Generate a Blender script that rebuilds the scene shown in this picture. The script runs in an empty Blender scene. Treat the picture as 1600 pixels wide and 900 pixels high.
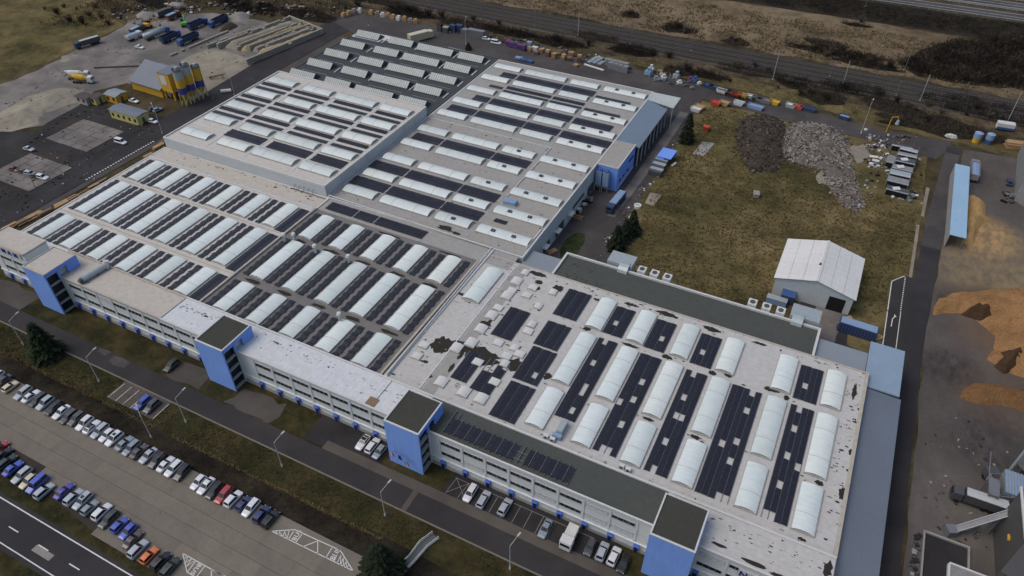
import bpy, math, random
from mathutils import Vector, Matrix, noise as mnoise
random.seed(11)
SC = bpy.context.scene
COL = SC.collection
rad = math.radians

# ------------------------------------------------------------------ camera, sky, sun, exposure
cam_d = bpy.data.cameras.new("camera")
cam_d.sensor_width = 36.0
cam_d.lens = 36.0 * 1133.5 / 1600.0
cam_d.clip_start = 1.0
cam_d.clip_end = 5000.0
cam = bpy.data.objects.new("camera", cam_d)
COL.objects.link(cam)
cam.location = (0, 0, 120)
cam.rotation_euler = (rad(90 - 40.768), 0, rad(26.655))
SC.camera = cam

SUN_EL, SUN_AZ = 58.0, 235.0          # azimuth measured from +Y towards +X: the light comes from the front left
wd = bpy.data.worlds.new("World"); SC.world = wd; wd.use_nodes = True
wn = wd.node_tree; wn.nodes.clear()
wo = wn.nodes.new("ShaderNodeOutputWorld"); wb = wn.nodes.new("ShaderNodeBackground")
sky = wn.nodes.new("ShaderNodeTexSky"); sky.sky_type = 'NISHITA'; sky.sun_disc = False
sky.sun_elevation = rad(SUN_EL); sky.sun_rotation = rad(SUN_AZ)
sky.air_density = 1.0; sky.dust_density = 4.0; sky.ozone_density = 0.8
wb.inputs['Strength'].default_value = 0.125
wn.links.new(sky.outputs[0], wb.inputs[0]); wn.links.new(wb.outputs[0], wo.inputs[0])

sun_d = bpy.data.lights.new("sun", 'SUN'); sun_d.energy = 0.6; sun_d.angle = rad(35); sun_d.color = (1.0, 0.975, 0.94)
sun = bpy.data.objects.new("sun", sun_d); COL.objects.link(sun)
sd = Vector((math.sin(rad(SUN_AZ)) * math.cos(rad(SUN_EL)), math.cos(rad(SUN_AZ)) * math.cos(rad(SUN_EL)), math.sin(rad(SUN_EL))))
sun.rotation_euler = sd.to_track_quat('Z', 'Y').to_euler()
SC.view_settings.view_transform = 'Standard'; SC.view_settings.look = 'None'
SC.view_settings.exposure = 0.2; SC.view_settings.gamma = 1.0
SC.view_settings.use_curve_mapping = False

# ------------------------------------------------------------------ materials
class NT:
    def __init__(s, name, rough=0.85, metal=0.0, spec=0.3):
        s.m = bpy.data.materials.new(name); s.m.use_nodes = True
        s.n = s.m.node_tree; s.b = s.n.nodes['Principled BSDF']
        s.b.inputs['Roughness'].default_value = rough; s.b.inputs['Metallic'].default_value = metal
        s.b.inputs['Specular IOR Level'].default_value = spec
        s.geo = s.n.nodes.new('ShaderNodeNewGeometry').outputs['Position']
    def L(s, a, b): s.n.links.new(a, b)
    def noise(s, scale, detail=5, rough=0.6, stretch=None, vec=None):
        t = s.n.nodes.new('ShaderNodeTexNoise'); t.inputs['Scale'].default_value = scale
        t.inputs['Detail'].default_value = detail; t.inputs['Roughness'].default_value = rough
        v = vec or s.geo
        if stretch:
            mp = s.n.nodes.new('ShaderNodeMapping'); mp.inputs['Scale'].default_value = stretch
            s.L(v, mp.inputs['Vector']); v = mp.outputs[0]
        s.L(v, t.inputs['Vector']); return t.outputs['Fac']
    def ramp(s, fac, stops, const=False):
        r = s.n.nodes.new('ShaderNodeValToRGB'); cr = r.color_ramp
        if const: cr.interpolation = 'CONSTANT'
        while len(cr.elements) < len(stops): cr.elements.new(0.5)
        for e, (p, c) in zip(cr.elements, stops):
            e.position = p; e.color = (c[0], c[1], c[2], 1) if not isinstance(c, (int, float)) else (c, c, c, 1)
        s.L(fac, r.inputs[0]); return r.outputs[0]
    def mix(s, fac, a, b, mode='MIX'):
        x = s.n.nodes.new('ShaderNodeMix'); x.data_type = 'RGBA'; x.blend_type = mode
        for inp, v in ((x.inputs[0], fac), (x.inputs[6], a), (x.inputs[7], b)):
            if isinstance(v, (int, float)): inp.default_value = v if inp.type == 'VALUE' else (v, v, v, 1)
            elif isinstance(v, tuple): inp.default_value = (v[0], v[1], v[2], 1)
            else: s.L(v, inp)
        return x.outputs[2]
    def lines(s, axis, period, width, vec=None):
        sp = s.n.nodes.new('ShaderNodeSeparateXYZ'); s.L(vec or s.geo, sp.inputs[0])
        a = s.n.nodes.new('ShaderNodeMath'); a.operation = 'DIVIDE'; a.inputs[1].default_value = period; s.L(sp.outputs[axis], a.inputs[0])
        f = s.n.nodes.new('ShaderNodeMath'); f.operation = 'FRACT'; s.L(a.outputs[0], f.inputs[0])
        c = s.n.nodes.new('ShaderNodeMath'); c.operation = 'LESS_THAN'; c.inputs[1].default_value = width / period; s.L(f.outputs[0], c.inputs[0])
        return c.outputs[0]
    def obj(s):
        return s.n.nodes.new('ShaderNodeTexCoord').outputs['Object']
    def near(s, c, r0, r1):                     # 1 inside r0 metres of a world point, 0 beyond r1
        d = s.n.nodes.new('ShaderNodeVectorMath'); d.operation = 'DISTANCE'; d.inputs[1].default_value = c; s.L(s.geo, d.inputs[0])
        m = s.n.nodes.new('ShaderNodeMapRange'); m.interpolation_type = 'SMOOTHSTEP'
        for i, v in ((1, r0), (2, r1), (3, 1.0), (4, 0.0)): m.inputs[i].default_value = v
        s.L(d.outputs['Value'], m.inputs[0]); return m.outputs[0]
    def rnd(s): return s.n.nodes.new('ShaderNodeObjectInfo').outputs['Random']
    def done(s, col, bump=None, strength=0.3, dist=0.05):
        if isinstance(col, tuple): s.b.inputs['Base Color'].default_value = (*col, 1)
        else: s.L(col, s.b.inputs['Base Color'])
        if bump is not None:
            bp = s.n.nodes.new('ShaderNodeBump'); bp.inputs['Strength'].default_value = strength; bp.inputs['Distance'].default_value = dist
            s.L(bump, bp.inputs['Height']); s.L(bp.outputs[0], s.b.inputs['Normal'])
        return s.m

def k(c, f): return tuple(min(1, x * f) for x in c)

def plain(name, c, rough=0.7, metal=0.0, var=0.12, scale=0.8, spec=0.3):
    t = NT(name, rough, metal, spec)
    a = t.ramp(t.noise(scale), [(0.3, k(c, 1 - var)), (0.7, k(c, 1 + var))])
    return t.done(t.mix(0.5, a, t.ramp(t.noise(scale * 9, 3), [(0.3, k(c, 1 - var)), (0.7, k(c, 1 + var))])))

def paint(name, c, rough=0.28):
    t = NT(name, rough, 0.0, 0.5); t.b.inputs['Coat Weight'].default_value = 0.5
    return t.done(t.ramp(t.noise(1.5, 3), [(0.3, k(c, 0.93)), (0.7, k(c, 1.05))]))

def roofing(name, c, tan, dirt=0.5, speck=0.6, seam_axis=None, seam=1.0, dark=(0.07, 0.065, 0.055)):
    t = NT(name, 0.9)
    base = t.ramp(t.noise(0.06, 6, 0.7), [(0.35, k(c, 1.03)), (0.62, tan)])
    base = t.mix(0.55, base, t.ramp(t.noise(0.9, 6, 0.75), [(0.3, k(c, 0.72)), (0.7, k(c, 1.15))]), 'MIX')
    streak = t.ramp(t.noise(1.6, 4, 0.7, (1.0, 0.18, 1.0)), [(0.66, (0, 0, 0)), (0.74, (1, 1, 1))])
    base = t.mix(t.mix(1.0, streak, dirt * 0.45, 'MULTIPLY'), base, k(tan, 0.5))
    sp = t.ramp(t.noise(1.1, 3, 0.55, (0.75, 1.3, 1)), [(0.735, (0, 0, 0)), (0.755, (1, 1, 1))])
    base = t.mix(t.mix(1.0, sp, speck, 'MULTIPLY'), base, dark)
    if seam_axis is not None:
        base = t.mix(t.mix(1.0, t.lines(seam_axis, seam, 0.07), 0.28, 'MULTIPLY'), base, k(c, 0.5))
    return t.done(base, t.noise(3.0, 4), 0.25, 0.05)

def grassy(name, cols, s=0.05, fine=1.3):
    t = NT(name, 1.0, 0, 0.1)
    a = t.ramp(t.noise(s, 7, 0.68), [(0.36, cols[0]), (0.46, cols[1]), (0.55, cols[2]), (0.65, cols[3])])
    b = t.ramp(t.noise(fine, 5, 0.75), [(0.3, k(cols[0], 0.65)), (0.5, cols[1]), (0.72, k(cols[3], 1.25))])
    c = t.mix(0.30, a, b)
    m = t.ramp(t.noise(s * 3.3, 6, 0.7), [(0.35, (0.55, 0.55, 0.55)), (0.6, (1.08, 1.08, 1.08))])
    return t.done(t.mix(1.0, c, m, 'MULTIPLY'), t.noise(2.2, 5, 0.8), 0.6, 0.15)

def tarmac(name, c, patch=0.25, s=0.25, stretch=(1, 1, 1)):
    t = NT(name, 0.88, 0, 0.25)
    a = t.ramp(t.noise(s, 6, 0.65, stretch), [(0.3, k(c, 1 - patch)), (0.7, k(c, 1 + patch))])
    b = t.ramp(t.noise(5.0, 4, 0.8), [(0.3, k(c, 0.75)), (0.7, k(c, 1.25))])
    w = t.ramp(t.noise(0.05, 4, 0.6), [(0.4, (0.82, 0.82, 0.82)), (0.65, (1.2, 1.18, 1.15))])
    return t.done(t.mix(1.0, t.mix(0.45, a, b), w, 'MULTIPLY'), t.noise(6, 3), 0.25, 0.03)

M = {}
M['ground'] = grassy('brown winter ground', [(0.030, 0.026, 0.016), (0.060, 0.050, 0.026), (0.085, 0.066, 0.036), (0.12, 0.092, 0.052)], 0.03)
M['bank'] = grassy('brown rough bank', [(0.032, 0.027, 0.018), (0.070, 0.056, 0.034), (0.115, 0.088, 0.052), (0.15, 0.115, 0.068)], 0.07)
M['meadow'] = grassy('dry reed meadow', [(0.085, 0.064, 0.040), (0.150, 0.114, 0.070), (0.19, 0.146, 0.092), (0.22, 0.175, 0.112)], 0.035)
M['field'] = grassy('patchy field grass', [(0.036, 0.038, 0.015), (0.098, 0.084, 0.034), (0.150, 0.116, 0.052), (0.205, 0.158, 0.078)], 0.04)
M['verge'] = grassy('damp verge grass', [(0.020, 0.021, 0.010), (0.036, 0.036, 0.015), (0.058, 0.046, 0.020), (0.085, 0.058, 0.03)], 0.09)
M['lawn'] = grassy('short green lawn', [(0.018, 0.026, 0.010), (0.028, 0.040, 0.014), (0.040, 0.052, 0.02), (0.055, 0.06, 0.026)], 0.2)
M['scrub'] = grassy('dark leafless scrub floor', [(0.012, 0.011, 0.009), (0.022, 0.019, 0.014), (0.036, 0.029, 0.020), (0.055, 0.043, 0.028)], 0.08)
M['asphalt'] = tarmac('front asphalt', (0.034, 0.032, 0.032), 0.2)
M['asphalt_old'] = tarmac('worn yard asphalt', (0.060, 0.055, 0.054), 0.3)
M['asphalt_dark'] = tarmac('dark road asphalt', (0.033, 0.031, 0.033), 0.2, 0.2)
M['asphalt_grey'] = tarmac('grey side road', (0.062, 0.058, 0.058), 0.35, 0.3)
M['yard_dark'] = tarmac('black cinder yard', (0.026, 0.025, 0.026), 0.5, 0.1)
M['yard_soil'] = tarmac('grey trodden yard soil', (0.070, 0.064, 0.058), 0.4, 0.12)
M['gravel_pale'] = tarmac('pale gravel and cement dust', (0.23, 0.21, 0.165), 0.45, 0.13)
M['concrete_yard'] = tarmac('grey concrete yard', (0.155, 0.143, 0.132), 0.45, 0.1)
M['ballast'] = tarmac('rail ballast', (0.038, 0.033, 0.028), 0.3, 0.3)
M['path'] = tarmac('brown paver pavement', (0.085, 0.075, 0.064), 0.2)
t = NT('stained concrete slab', 0.9, 0, 0.2); c = (0.165, 0.147, 0.121)
a = t.mix(0.5, t.ramp(t.noise(0.22, 6, 0.7), [(0.3, k(c, 0.72)), (0.7, k(c, 1.2))]), t.ramp(t.noise(3.5, 5, 0.8), [(0.3, k(c, 0.78)), (0.7, k(c, 1.22))]))
a = t.mix(t.mix(1.0, t.ramp(t.noise(0.6, 5, 0.75), [(0.58, (0, 0, 0)), (0.72, (1, 1, 1))]), 0.4, 'MULTIPLY'), a, k(c, 0.5))
M['slab'] = t.done(t.mix(1.0, a, t.ramp(t.rnd(), [(0.0, (0.9, 0.9, 0.9)), (1.0, (1.06, 1.05, 1.04))]), 'MULTIPLY'), t.noise(5, 3), 0.2, 0.02)
M['joint'] = tarmac('dark slab joint', (0.035, 0.030, 0.025), 0.2)
M['kerb'] = plain('kerb concrete', (0.16, 0.14, 0.115), 0.9)
M['white_line'] = plain('white road paint', (0.55, 0.55, 0.53), 0.8, 0, 0.25, 3)
M['worn_line'] = plain('worn road paint', (0.22, 0.21, 0.19), 0.8, 0, 0.35, 3)
M['roof_pale'] = roofing('pale membrane roof', (0.46, 0.47, 0.455), (0.42, 0.385, 0.325), 0.5, 0.8, 0, 1.05)
M['roof_b'] = roofing('pale grey membrane with stains', (0.445, 0.45, 0.44), (0.44, 0.405, 0.35), 0.6, 0.85, 1, 1.05)
M['roof_tan'] = roofing('tan gravel roof', (0.47, 0.46, 0.425), (0.49, 0.45, 0.39), 0.4, 0.25)
M['roof_beige'] = roofing('beige membrane roof', (0.43, 0.41, 0.37), (0.45, 0.40, 0.33), 0.5, 0.5)
M['roof_white'] = roofing('white coated roof', (0.53, 0.56, 0.58), (0.55, 0.55, 0.54), 0.15, 0.85, 0, 1.05)
M['roof_gravel'] = roofing('dark gravel roof', (0.15, 0.145, 0.14), (0.20, 0.185, 0.165), 1.6, 0.9)
M['roof_grey'] = roofing('grey bitumen roof', (0.30, 0.30, 0.285), (0.29, 0.27, 0.24), 0.5, 0.7)
M['roof_grey_tan'] = roofing('weathered grey roof', (0.30, 0.295, 0.275), (0.31, 0.28, 0.24), 0.6, 0.8)
M['roof_green'] = roofing('dark green bitumen roof', (0.062, 0.068, 0.062), (0.075, 0.080, 0.068), 0.7, 0.15)
M['roof_saw'] = roofing('dark slate grey roof', (0.045, 0.053, 0.057), (0.066, 0.074, 0.072), 0.8, 0.3)
M['roof_tower'] = roofing('dark mossy tower roof', (0.042, 0.044, 0.036), (0.058, 0.058, 0.045), 0.6, 0.1)
M['coping'] = plain('pale metal coping', (0.50, 0.51, 0.50), 0.6)
M['coping_tan'] = plain('stained concrete coping', (0.38, 0.35, 0.30), 0.9, 0, 0.25, 1.0)
M['wall_white'] = plain('pale blue-grey cladding', (0.44, 0.475, 0.48), 0.7, 0, 0.08, 0.4)
M['wall_front'] = plain('off white office facade', (0.56, 0.595, 0.59), 0.75, 0, 0.10, 0.5)
M['plinth'] = plain('grey plinth', (0.30, 0.30, 0.28), 0.9)
M['blue'] = plain('cobalt blue render', (0.165, 0.31, 0.76), 0.6, 0, 0.07, 0.5)
t = NT('cobalt blue tower render', 0.65, 0, 0.3); c = (0.20, 0.355, 0.78)
a = t.mix(0.5, t.ramp(t.noise(0.25, 4), [(0.3, k(c, 0.9)), (0.7, k(c, 1.08))]), t.ramp(t.noise(1.6, 5, 0.7, (1.2, 1.2, 0.07)), [(0.35, k(c, 0.80)), (0.65, k(c, 1.06))]))
a = t.mix(t.mix(1.0, t.lines(2, 3.05, 0.05), 0.35, 'MULTIPLY'), a, k(c, 0.6)); a = t.mix(t.mix(1.0, t.lines(0, 1.9, 0.04), 0.25, 'MULTIPLY'), a, k(c, 0.6))
M['blue_tower'] = t.done(a)
M['blue_door'] = plain('cobalt blue porch', (0.07, 0.14, 0.52), 0.6, 0, 0.1)
M['blue_dark'] = plain('navy sign letters', (0.020, 0.022, 0.16), 0.6)
t = NT('blind dark window', 0.2, 0, 0.25); M['glass'] = t.done((0.018, 0.022, 0.026))
M['frame'] = plain('window frame grey', (0.33, 0.35, 0.35), 0.6)
M['blind'] = plain('closed white blinds', (0.50, 0.52, 0.51), 0.7)
def glazing(name, c, axis):
    t = NT(name, 0.42, 0, 0.35); o = t.obj()
    a = t.ramp(t.noise(0.6, 4), [(0.3, k(c, 0.95)), (0.7, k(c, 1.04))])
    a = t.mix(t.mix(1.0, t.lines(axis, 1.05, 0.09, o), 0.35, 'MULTIPLY'), a, k(c, 0.72))
    a = t.mix(t.mix(1.0, t.ramp(t.noise(0.35, 5, 0.7), [(0.55, (0, 0, 0)), (0.75, (1, 1, 1))]), 0.35, 'MULTIPLY'), a, k(c, 0.82))
    a = t.mix(1.0, a, t.ramp(t.rnd(), [(0.0, (0.86, 0.875, 0.86)), (0.35, (0.95, 0.96, 0.95)), (0.7, (1.0, 1.0, 1.0)), (1.0, (1.02, 1.0, 0.955))]), 'MULTIPLY')
    a = t.mix(t.mix(1.0, t.ramp(t.noise(0.5, 6, 0.75, (0.5, 1.6, 1) if axis == 1 else (1.6, 0.5, 1)), [(0.52, (0, 0, 0)), (0.72, (1, 1, 1))]), 0.4, 'MULTIPLY'), a, k(c, 0.70))
    return t.done(a)
M['vault_y'] = glazing('milky polycarbonate vault', (0.61, 0.675, 0.665), 1)
M['vault_x'] = glazing('milky polycarbonate vault across', (0.595, 0.65, 0.64), 0)
M['vault_end'] = plain('weathered vault gable', (0.30, 0.315, 0.285), 0.7, 0, 0.2, 1.5)
M['curb'] = plain('skylight curb', (0.36, 0.36, 0.34), 0.7)
M['rib'] = plain('vault clamp rib', (0.42, 0.45, 0.445), 0.6)
def solar(name):
    t = NT(name, 0.25, 0, 0.3); o = t.obj()
    g = t.mix(1.0, t.lines(0, 0.188, 0.012, o), t.lines(1, 0.29, 0.012, o), 'ADD')
    return t.done(t.mix(t.mix(1.0, g, 0.35, 'MULTIPLY'), (0.019, 0.021, 0.029), (0.042, 0.044, 0.053)))
M['solar'] = solar('black silicon cells')
t = NT('solar cells far', 0.35, 0, 0.2); M['solar_far'] = t.done(t.ramp(t.noise(0.3, 4), [(0.3, (0.017, 0.018, 0.027)), (0.7, (0.032, 0.033, 0.043))]))
M['panel_frame'] = plain('black anodised panel frame', (0.030, 0.031, 0.036), 0.4)
M['rail_pale'] = plain('bright mounting rail', (0.17, 0.175, 0.19), 0.5)
M['bridge_deck'] = plain('dark grey bridge planks', (0.085, 0.10, 0.105), 0.8)
M['alu'] = plain('aluminium frame', (0.20, 0.21, 0.23), 0.4, 0.3)
M['moss'] = plain('black moss and standing water', (0.024, 0.021, 0.016), 0.8, 0, 0.5, 1.2)
M['rust_tan'] = plain('rust brown stain', (0.27, 0.20, 0.14), 0.9, 0, 0.3, 1.2)
def seamed(name, c, axis, period=0.6):
    t = NT(name, 0.5, 0.0, 0.4)
    a = t.ramp(t.noise(0.12, 5, 0.6), [(0.3, k(c, 0.90)), (0.7, k(c, 1.08))])
    a = t.mix(t.mix(1.0, t.lines(axis, period, 0.08), 0.4, 'MULTIPLY'), a, k(c, 0.7))
    return t.done(t.mix(0.3, a, t.ramp(t.noise(1.2, 4), [(0.3, k(c, 0.85)), (0.7, k(c, 1.1))])))
M['tin_blue'] = seamed('light blue trapezoidal sheet', (0.215, 0.295, 0.375), 1, 0.5)
M['tin_canopy'] = seamed('slate blue trapezoidal sheet', (0.125, 0.15, 0.185), 0, 0.6)
M['tin_link'] = seamed('blue grey link sheet', (0.21, 0.245, 0.27), 0, 0.6)
M['tin_canopy2'] = seamed('grey blue canopy sheet', (0.15, 0.20, 0.255), 1, 0.6)
M['tin_pale'] = seamed('pale canopy sheet', (0.40, 0.445, 0.43), 0, 0.7)
M['tin_shed'] = seamed('sky blue shed roof sheet', (0.30, 0.46, 0.60), 1, 1.0)
M['sheet_roof'] = seamed('white weathered roof sheets', (0.60, 0.60, 0.58), 0, 1.2)
M['sheet_wall'] = plain('pale grey sheet wall', (0.44, 0.48, 0.485), 0.7)
M['galv'] = plain('galvanised duct', (0.36, 0.41, 0.42), 0.4, 0.3, 0.15, 1.5)
M['white_box'] = plain('white plant casing', (0.52, 0.53, 0.51), 0.6)
M['steel'] = plain('grey steel', (0.20, 0.21, 0.22), 0.5, 0.4)
M['pole'] = plain('pale lamp pole', (0.36, 0.37, 0.36), 0.6)
M['mast'] = plain('grey rail mast', (0.14, 0.135, 0.13), 0.7)
M['rail'] = plain('rusty rail', (0.13, 0.115, 0.10), 0.5, 0.3)
M['sleeper'] = plain('sleeper', (0.07, 0.062, 0.055), 0.9)
M['black'] = plain('black rubber', (0.014, 0.014, 0.014), 0.8)
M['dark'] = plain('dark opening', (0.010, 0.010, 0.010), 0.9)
M['rim'] = plain('alloy rim', (0.30, 0.30, 0.31), 0.35, 0.6)
t = NT('car glass', 0.08, 0, 0.6); M['carglass'] = t.done((0.010, 0.012, 0.014))
t = NT('head lamp', 0.15, 0, 0.5); M['lampglass'] = t.done((0.55, 0.57, 0.6))
t = NT('tail lamp', 0.2, 0, 0.5); M['tail'] = t.done((0.30, 0.012, 0.010))
CARCOL = dict(white=(0.60, 0.62, 0.64), silver=(0.34, 0.38, 0.42), steel=(0.20, 0.245, 0.28), black=(0.012, 0.013, 0.015), grey=(0.055, 0.058, 0.065),
    navy=(0.030, 0.042, 0.115), blue=(0.045, 0.085, 0.40), violet=(0.06, 0.05, 0.30), red=(0.32, 0.035, 0.045), cream=(0.52, 0.46, 0.32), orange=(0.60, 0.15, 0.035),
    green=(0.022, 0.034, 0.030), brown=(0.075, 0.060, 0.058), maroon=(0.10, 0.018, 0.024), teal=(0.20, 0.26, 0.28))
for c, v in CARCOL.items(): M['car_' + c] = paint(c + ' car paint', v)
M['yellow'] = plain('yellow painted steel', (0.52, 0.31, 0.035), 0.6, 0, 0.12, 0.6)
M['yellow_pale'] = plain('pale yellow render', (0.46, 0.42, 0.16), 0.8, 0, 0.12, 0.6)
M['violet'] = plain('violet blue band', (0.055, 0.055, 0.22), 0.6)
M['grey_tin'] = seamed('blue grey tin roof', (0.13, 0.155, 0.185), 0, 0.8)
M['brown_roof'] = plain('brown roof felt', (0.075, 0.060, 0.060), 0.9)
M['block'] = plain('weathered concrete block', (0.27, 0.255, 0.21), 0.95, 0, 0.3, 0.8)
M['sand'] = tarmac('yellow sand', (0.30, 0.245, 0.145), 0.2, 0.3)
M['grit'] = tarmac('grey grit', (0.24, 0.225, 0.20), 0.2, 0.3)
M['wood'] = plain('fresh sawn timber', (0.36, 0.235, 0.12), 0.9, 0, 0.25, 1.5)
M['wood_brown'] = plain('weathered timber', (0.20, 0.135, 0.085), 0.9, 0, 0.3, 1.5)
M['bark'] = plain('bark', (0.035, 0.028, 0.022), 0.95)
def chips(name, c):
    t = NT(name, 1.0, 0, 0.1)
    a = t.ramp(t.noise(0.16, 7, 0.72), [(0.34, (c[0] * 0.42, c[1] * 0.36, c[2] * 0.36)), (0.46, k(c, 0.9)), (0.60, k(c, 1.15)), (0.74, (c[0] * 0.5, c[1] * 0.42, c[2] * 0.4))])  # dark streaks put shading of the heap into the colour
    b = t.ramp(t.noise(2.2, 6, 0.9), [(0.32, k(c, 0.22)), (0.5, k(c, 0.95)), (0.70, k(c, 1.6))])
    return t.done(t.mix(0.55, a, b), t.noise(1.6, 6, 0.85), 1.0, 0.7)
M['chips'] = chips('orange wood chips', (0.40, 0.225, 0.10))
M['sawdust'] = chips('pale yellow sawdust', (0.50, 0.325, 0.145))
M['chips_dark'] = chips('old brown chips', (0.27, 0.148, 0.066))
t = NT('chip strewn yard soil', 0.95, 0, 0.15); c = (0.088, 0.079, 0.072)
a = t.mix(0.5, t.ramp(t.noise(0.14, 6, 0.7, (1.0, 0.6, 1)), [(0.3, k(c, 0.6)), (0.7, k(c, 1.45))]), t.ramp(t.noise(3.0, 5, 0.85), [(0.3, k(c, 0.6)), (0.7, k(c, 1.4))]))
n1 = t.ramp(t.noise(0.35, 7, 0.75, (1.3, 0.7, 1)), [(0.40, (0, 0, 0)), (0.60, (1, 1, 1))])
def spot(a, p, r0, r1, col, amt, grain=True):
    m = t.near(p, r0, r1)
    if grain: m = t.mix(1.0, t.mix(0.35, n1, (1, 1, 1)), m, 'MULTIPLY')
    return t.mix(t.mix(1.0, m, amt, 'MULTIPLY'), a, col)
a = spot(a, (47, 184, 0), 7, 24, (0.24, 0.18, 0.095), 0.8); a = spot(a, (43, 203, 0), 5, 14, (0.40, 0.26, 0.115), 0.9); a = spot(a, (55, 174, 0), 4, 14, (0.26, 0.20, 0.10), 0.6)
a = spot(a, (52, 163, 0), 8, 20, (0.15, 0.088, 0.045), 0.6); a = spot(a, (37, 171, 0), 2, 8, (0.036, 0.028, 0.024), 0.7); a = spot(a, (45, 174, 0), 2, 7, (0.032, 0.026, 0.021), 0.7)
a = spot(a, (48, 139, 0), 6, 13, (0.10, 0.062, 0.036), 0.6); a = spot(a, (37, 144, 0), 2, 10, (0.030, 0.025, 0.024), 0.8); a = spot(a, (46, 124, 0), 3, 14, (0.036, 0.033, 0.033), 0.75)
a = spot(a, (38, 104, 0), 5, 14, (0.14, 0.126, 0.112), 0.7)
M['chip_yard'] = t.done(a, t.noise(2.5, 5, 0.8), 0.6, 0.12)
M['rubble'] = plain('grey demolition rubble', (0.24, 0.22, 0.20), 1.0, 0, 0.45, 1.6)
M['rubble_base'] = plain('dusty rubble bed', (0.105, 0.092, 0.078), 1.0, 0, 0.5, 0.8)
M['chips_darkest'] = chips('darkest brown wood chips', (0.10, 0.062, 0.036))  # darkest brown chips, for the dark patches in the large heap
M['rubble_red'] = plain('pinkish brick rubble', (0.26, 0.185, 0.155), 1.0, 0, 0.4, 1.6)
M['soil_dark'] = plain('dark soil heap', (0.045, 0.035, 0.027), 1.0, 0, 0.5, 0.9)
M['concrete'] = plain('grey concrete', (0.26, 0.26, 0.25), 0.9, 0, 0.2, 0.7)
M['shed_dark'] = seamed('dark grey sheet cladding', (0.075, 0.072, 0.068), 1, 0.8)
M['silo_roof'] = plain('grey weathered roof', (0.20, 0.195, 0.185), 0.8, 0, 0.25, 0.8)
M['bluesteel'] = plain('blue machine paint', (0.045, 0.095, 0.24), 0.5)
M['bluelight'] = plain('light blue tank', (0.20, 0.29, 0.42), 0.5)
M['bluecont'] = plain('deep blue container', (0.034, 0.050, 0.10), 0.6)
M['red'] = plain('red painted metal', (0.42, 0.06, 0.035), 0.6)
M['green'] = plain('bright green machine paint', (0.10, 0.42, 0.06), 0.6)
M['greydark'] = plain('dark grey metal', (0.07, 0.072, 0.078), 0.6)
M['greymod'] = plain('grey module panel', (0.20, 0.205, 0.21), 0.7, 0, 0.25, 0.8)
M['tarp'] = seamed('pale grey tarpaulin', (0.40, 0.43, 0.42), 0, 1.2)
M['magenta'] = plain('purple crates', (0.13, 0.05, 0.14), 0.7)
def leaf(name, c1, c2, s=0.6):
    t = NT(name, 0.9, 0, 0.15)
    return t.done(t.ramp(t.noise(s, 4, 0.7), [(0.3, c1), (0.7, c2)]))
M['needle'] = leaf('dark spruce needles', (0.007, 0.010, 0.006), (0.027, 0.036, 0.019))
M['needle_g'] = leaf('green spruce needles', (0.007, 0.013, 0.006), (0.028, 0.043, 0.018))
M['twig'] = leaf('bare brown twigs', (0.045, 0.036, 0.027), (0.10, 0.08, 0.058))
M['twig_dark'] = leaf('dark bare twigs', (0.014, 0.012, 0.010), (0.034, 0.028, 0.022))
M['straw'] = leaf('dry grass blades', (0.075, 0.058, 0.026), (0.17, 0.125, 0.062), 0.3)
M['straw_green'] = leaf('greenish grass blades', (0.034, 0.036, 0.014), (0.085, 0.070, 0.030), 0.3)

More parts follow.
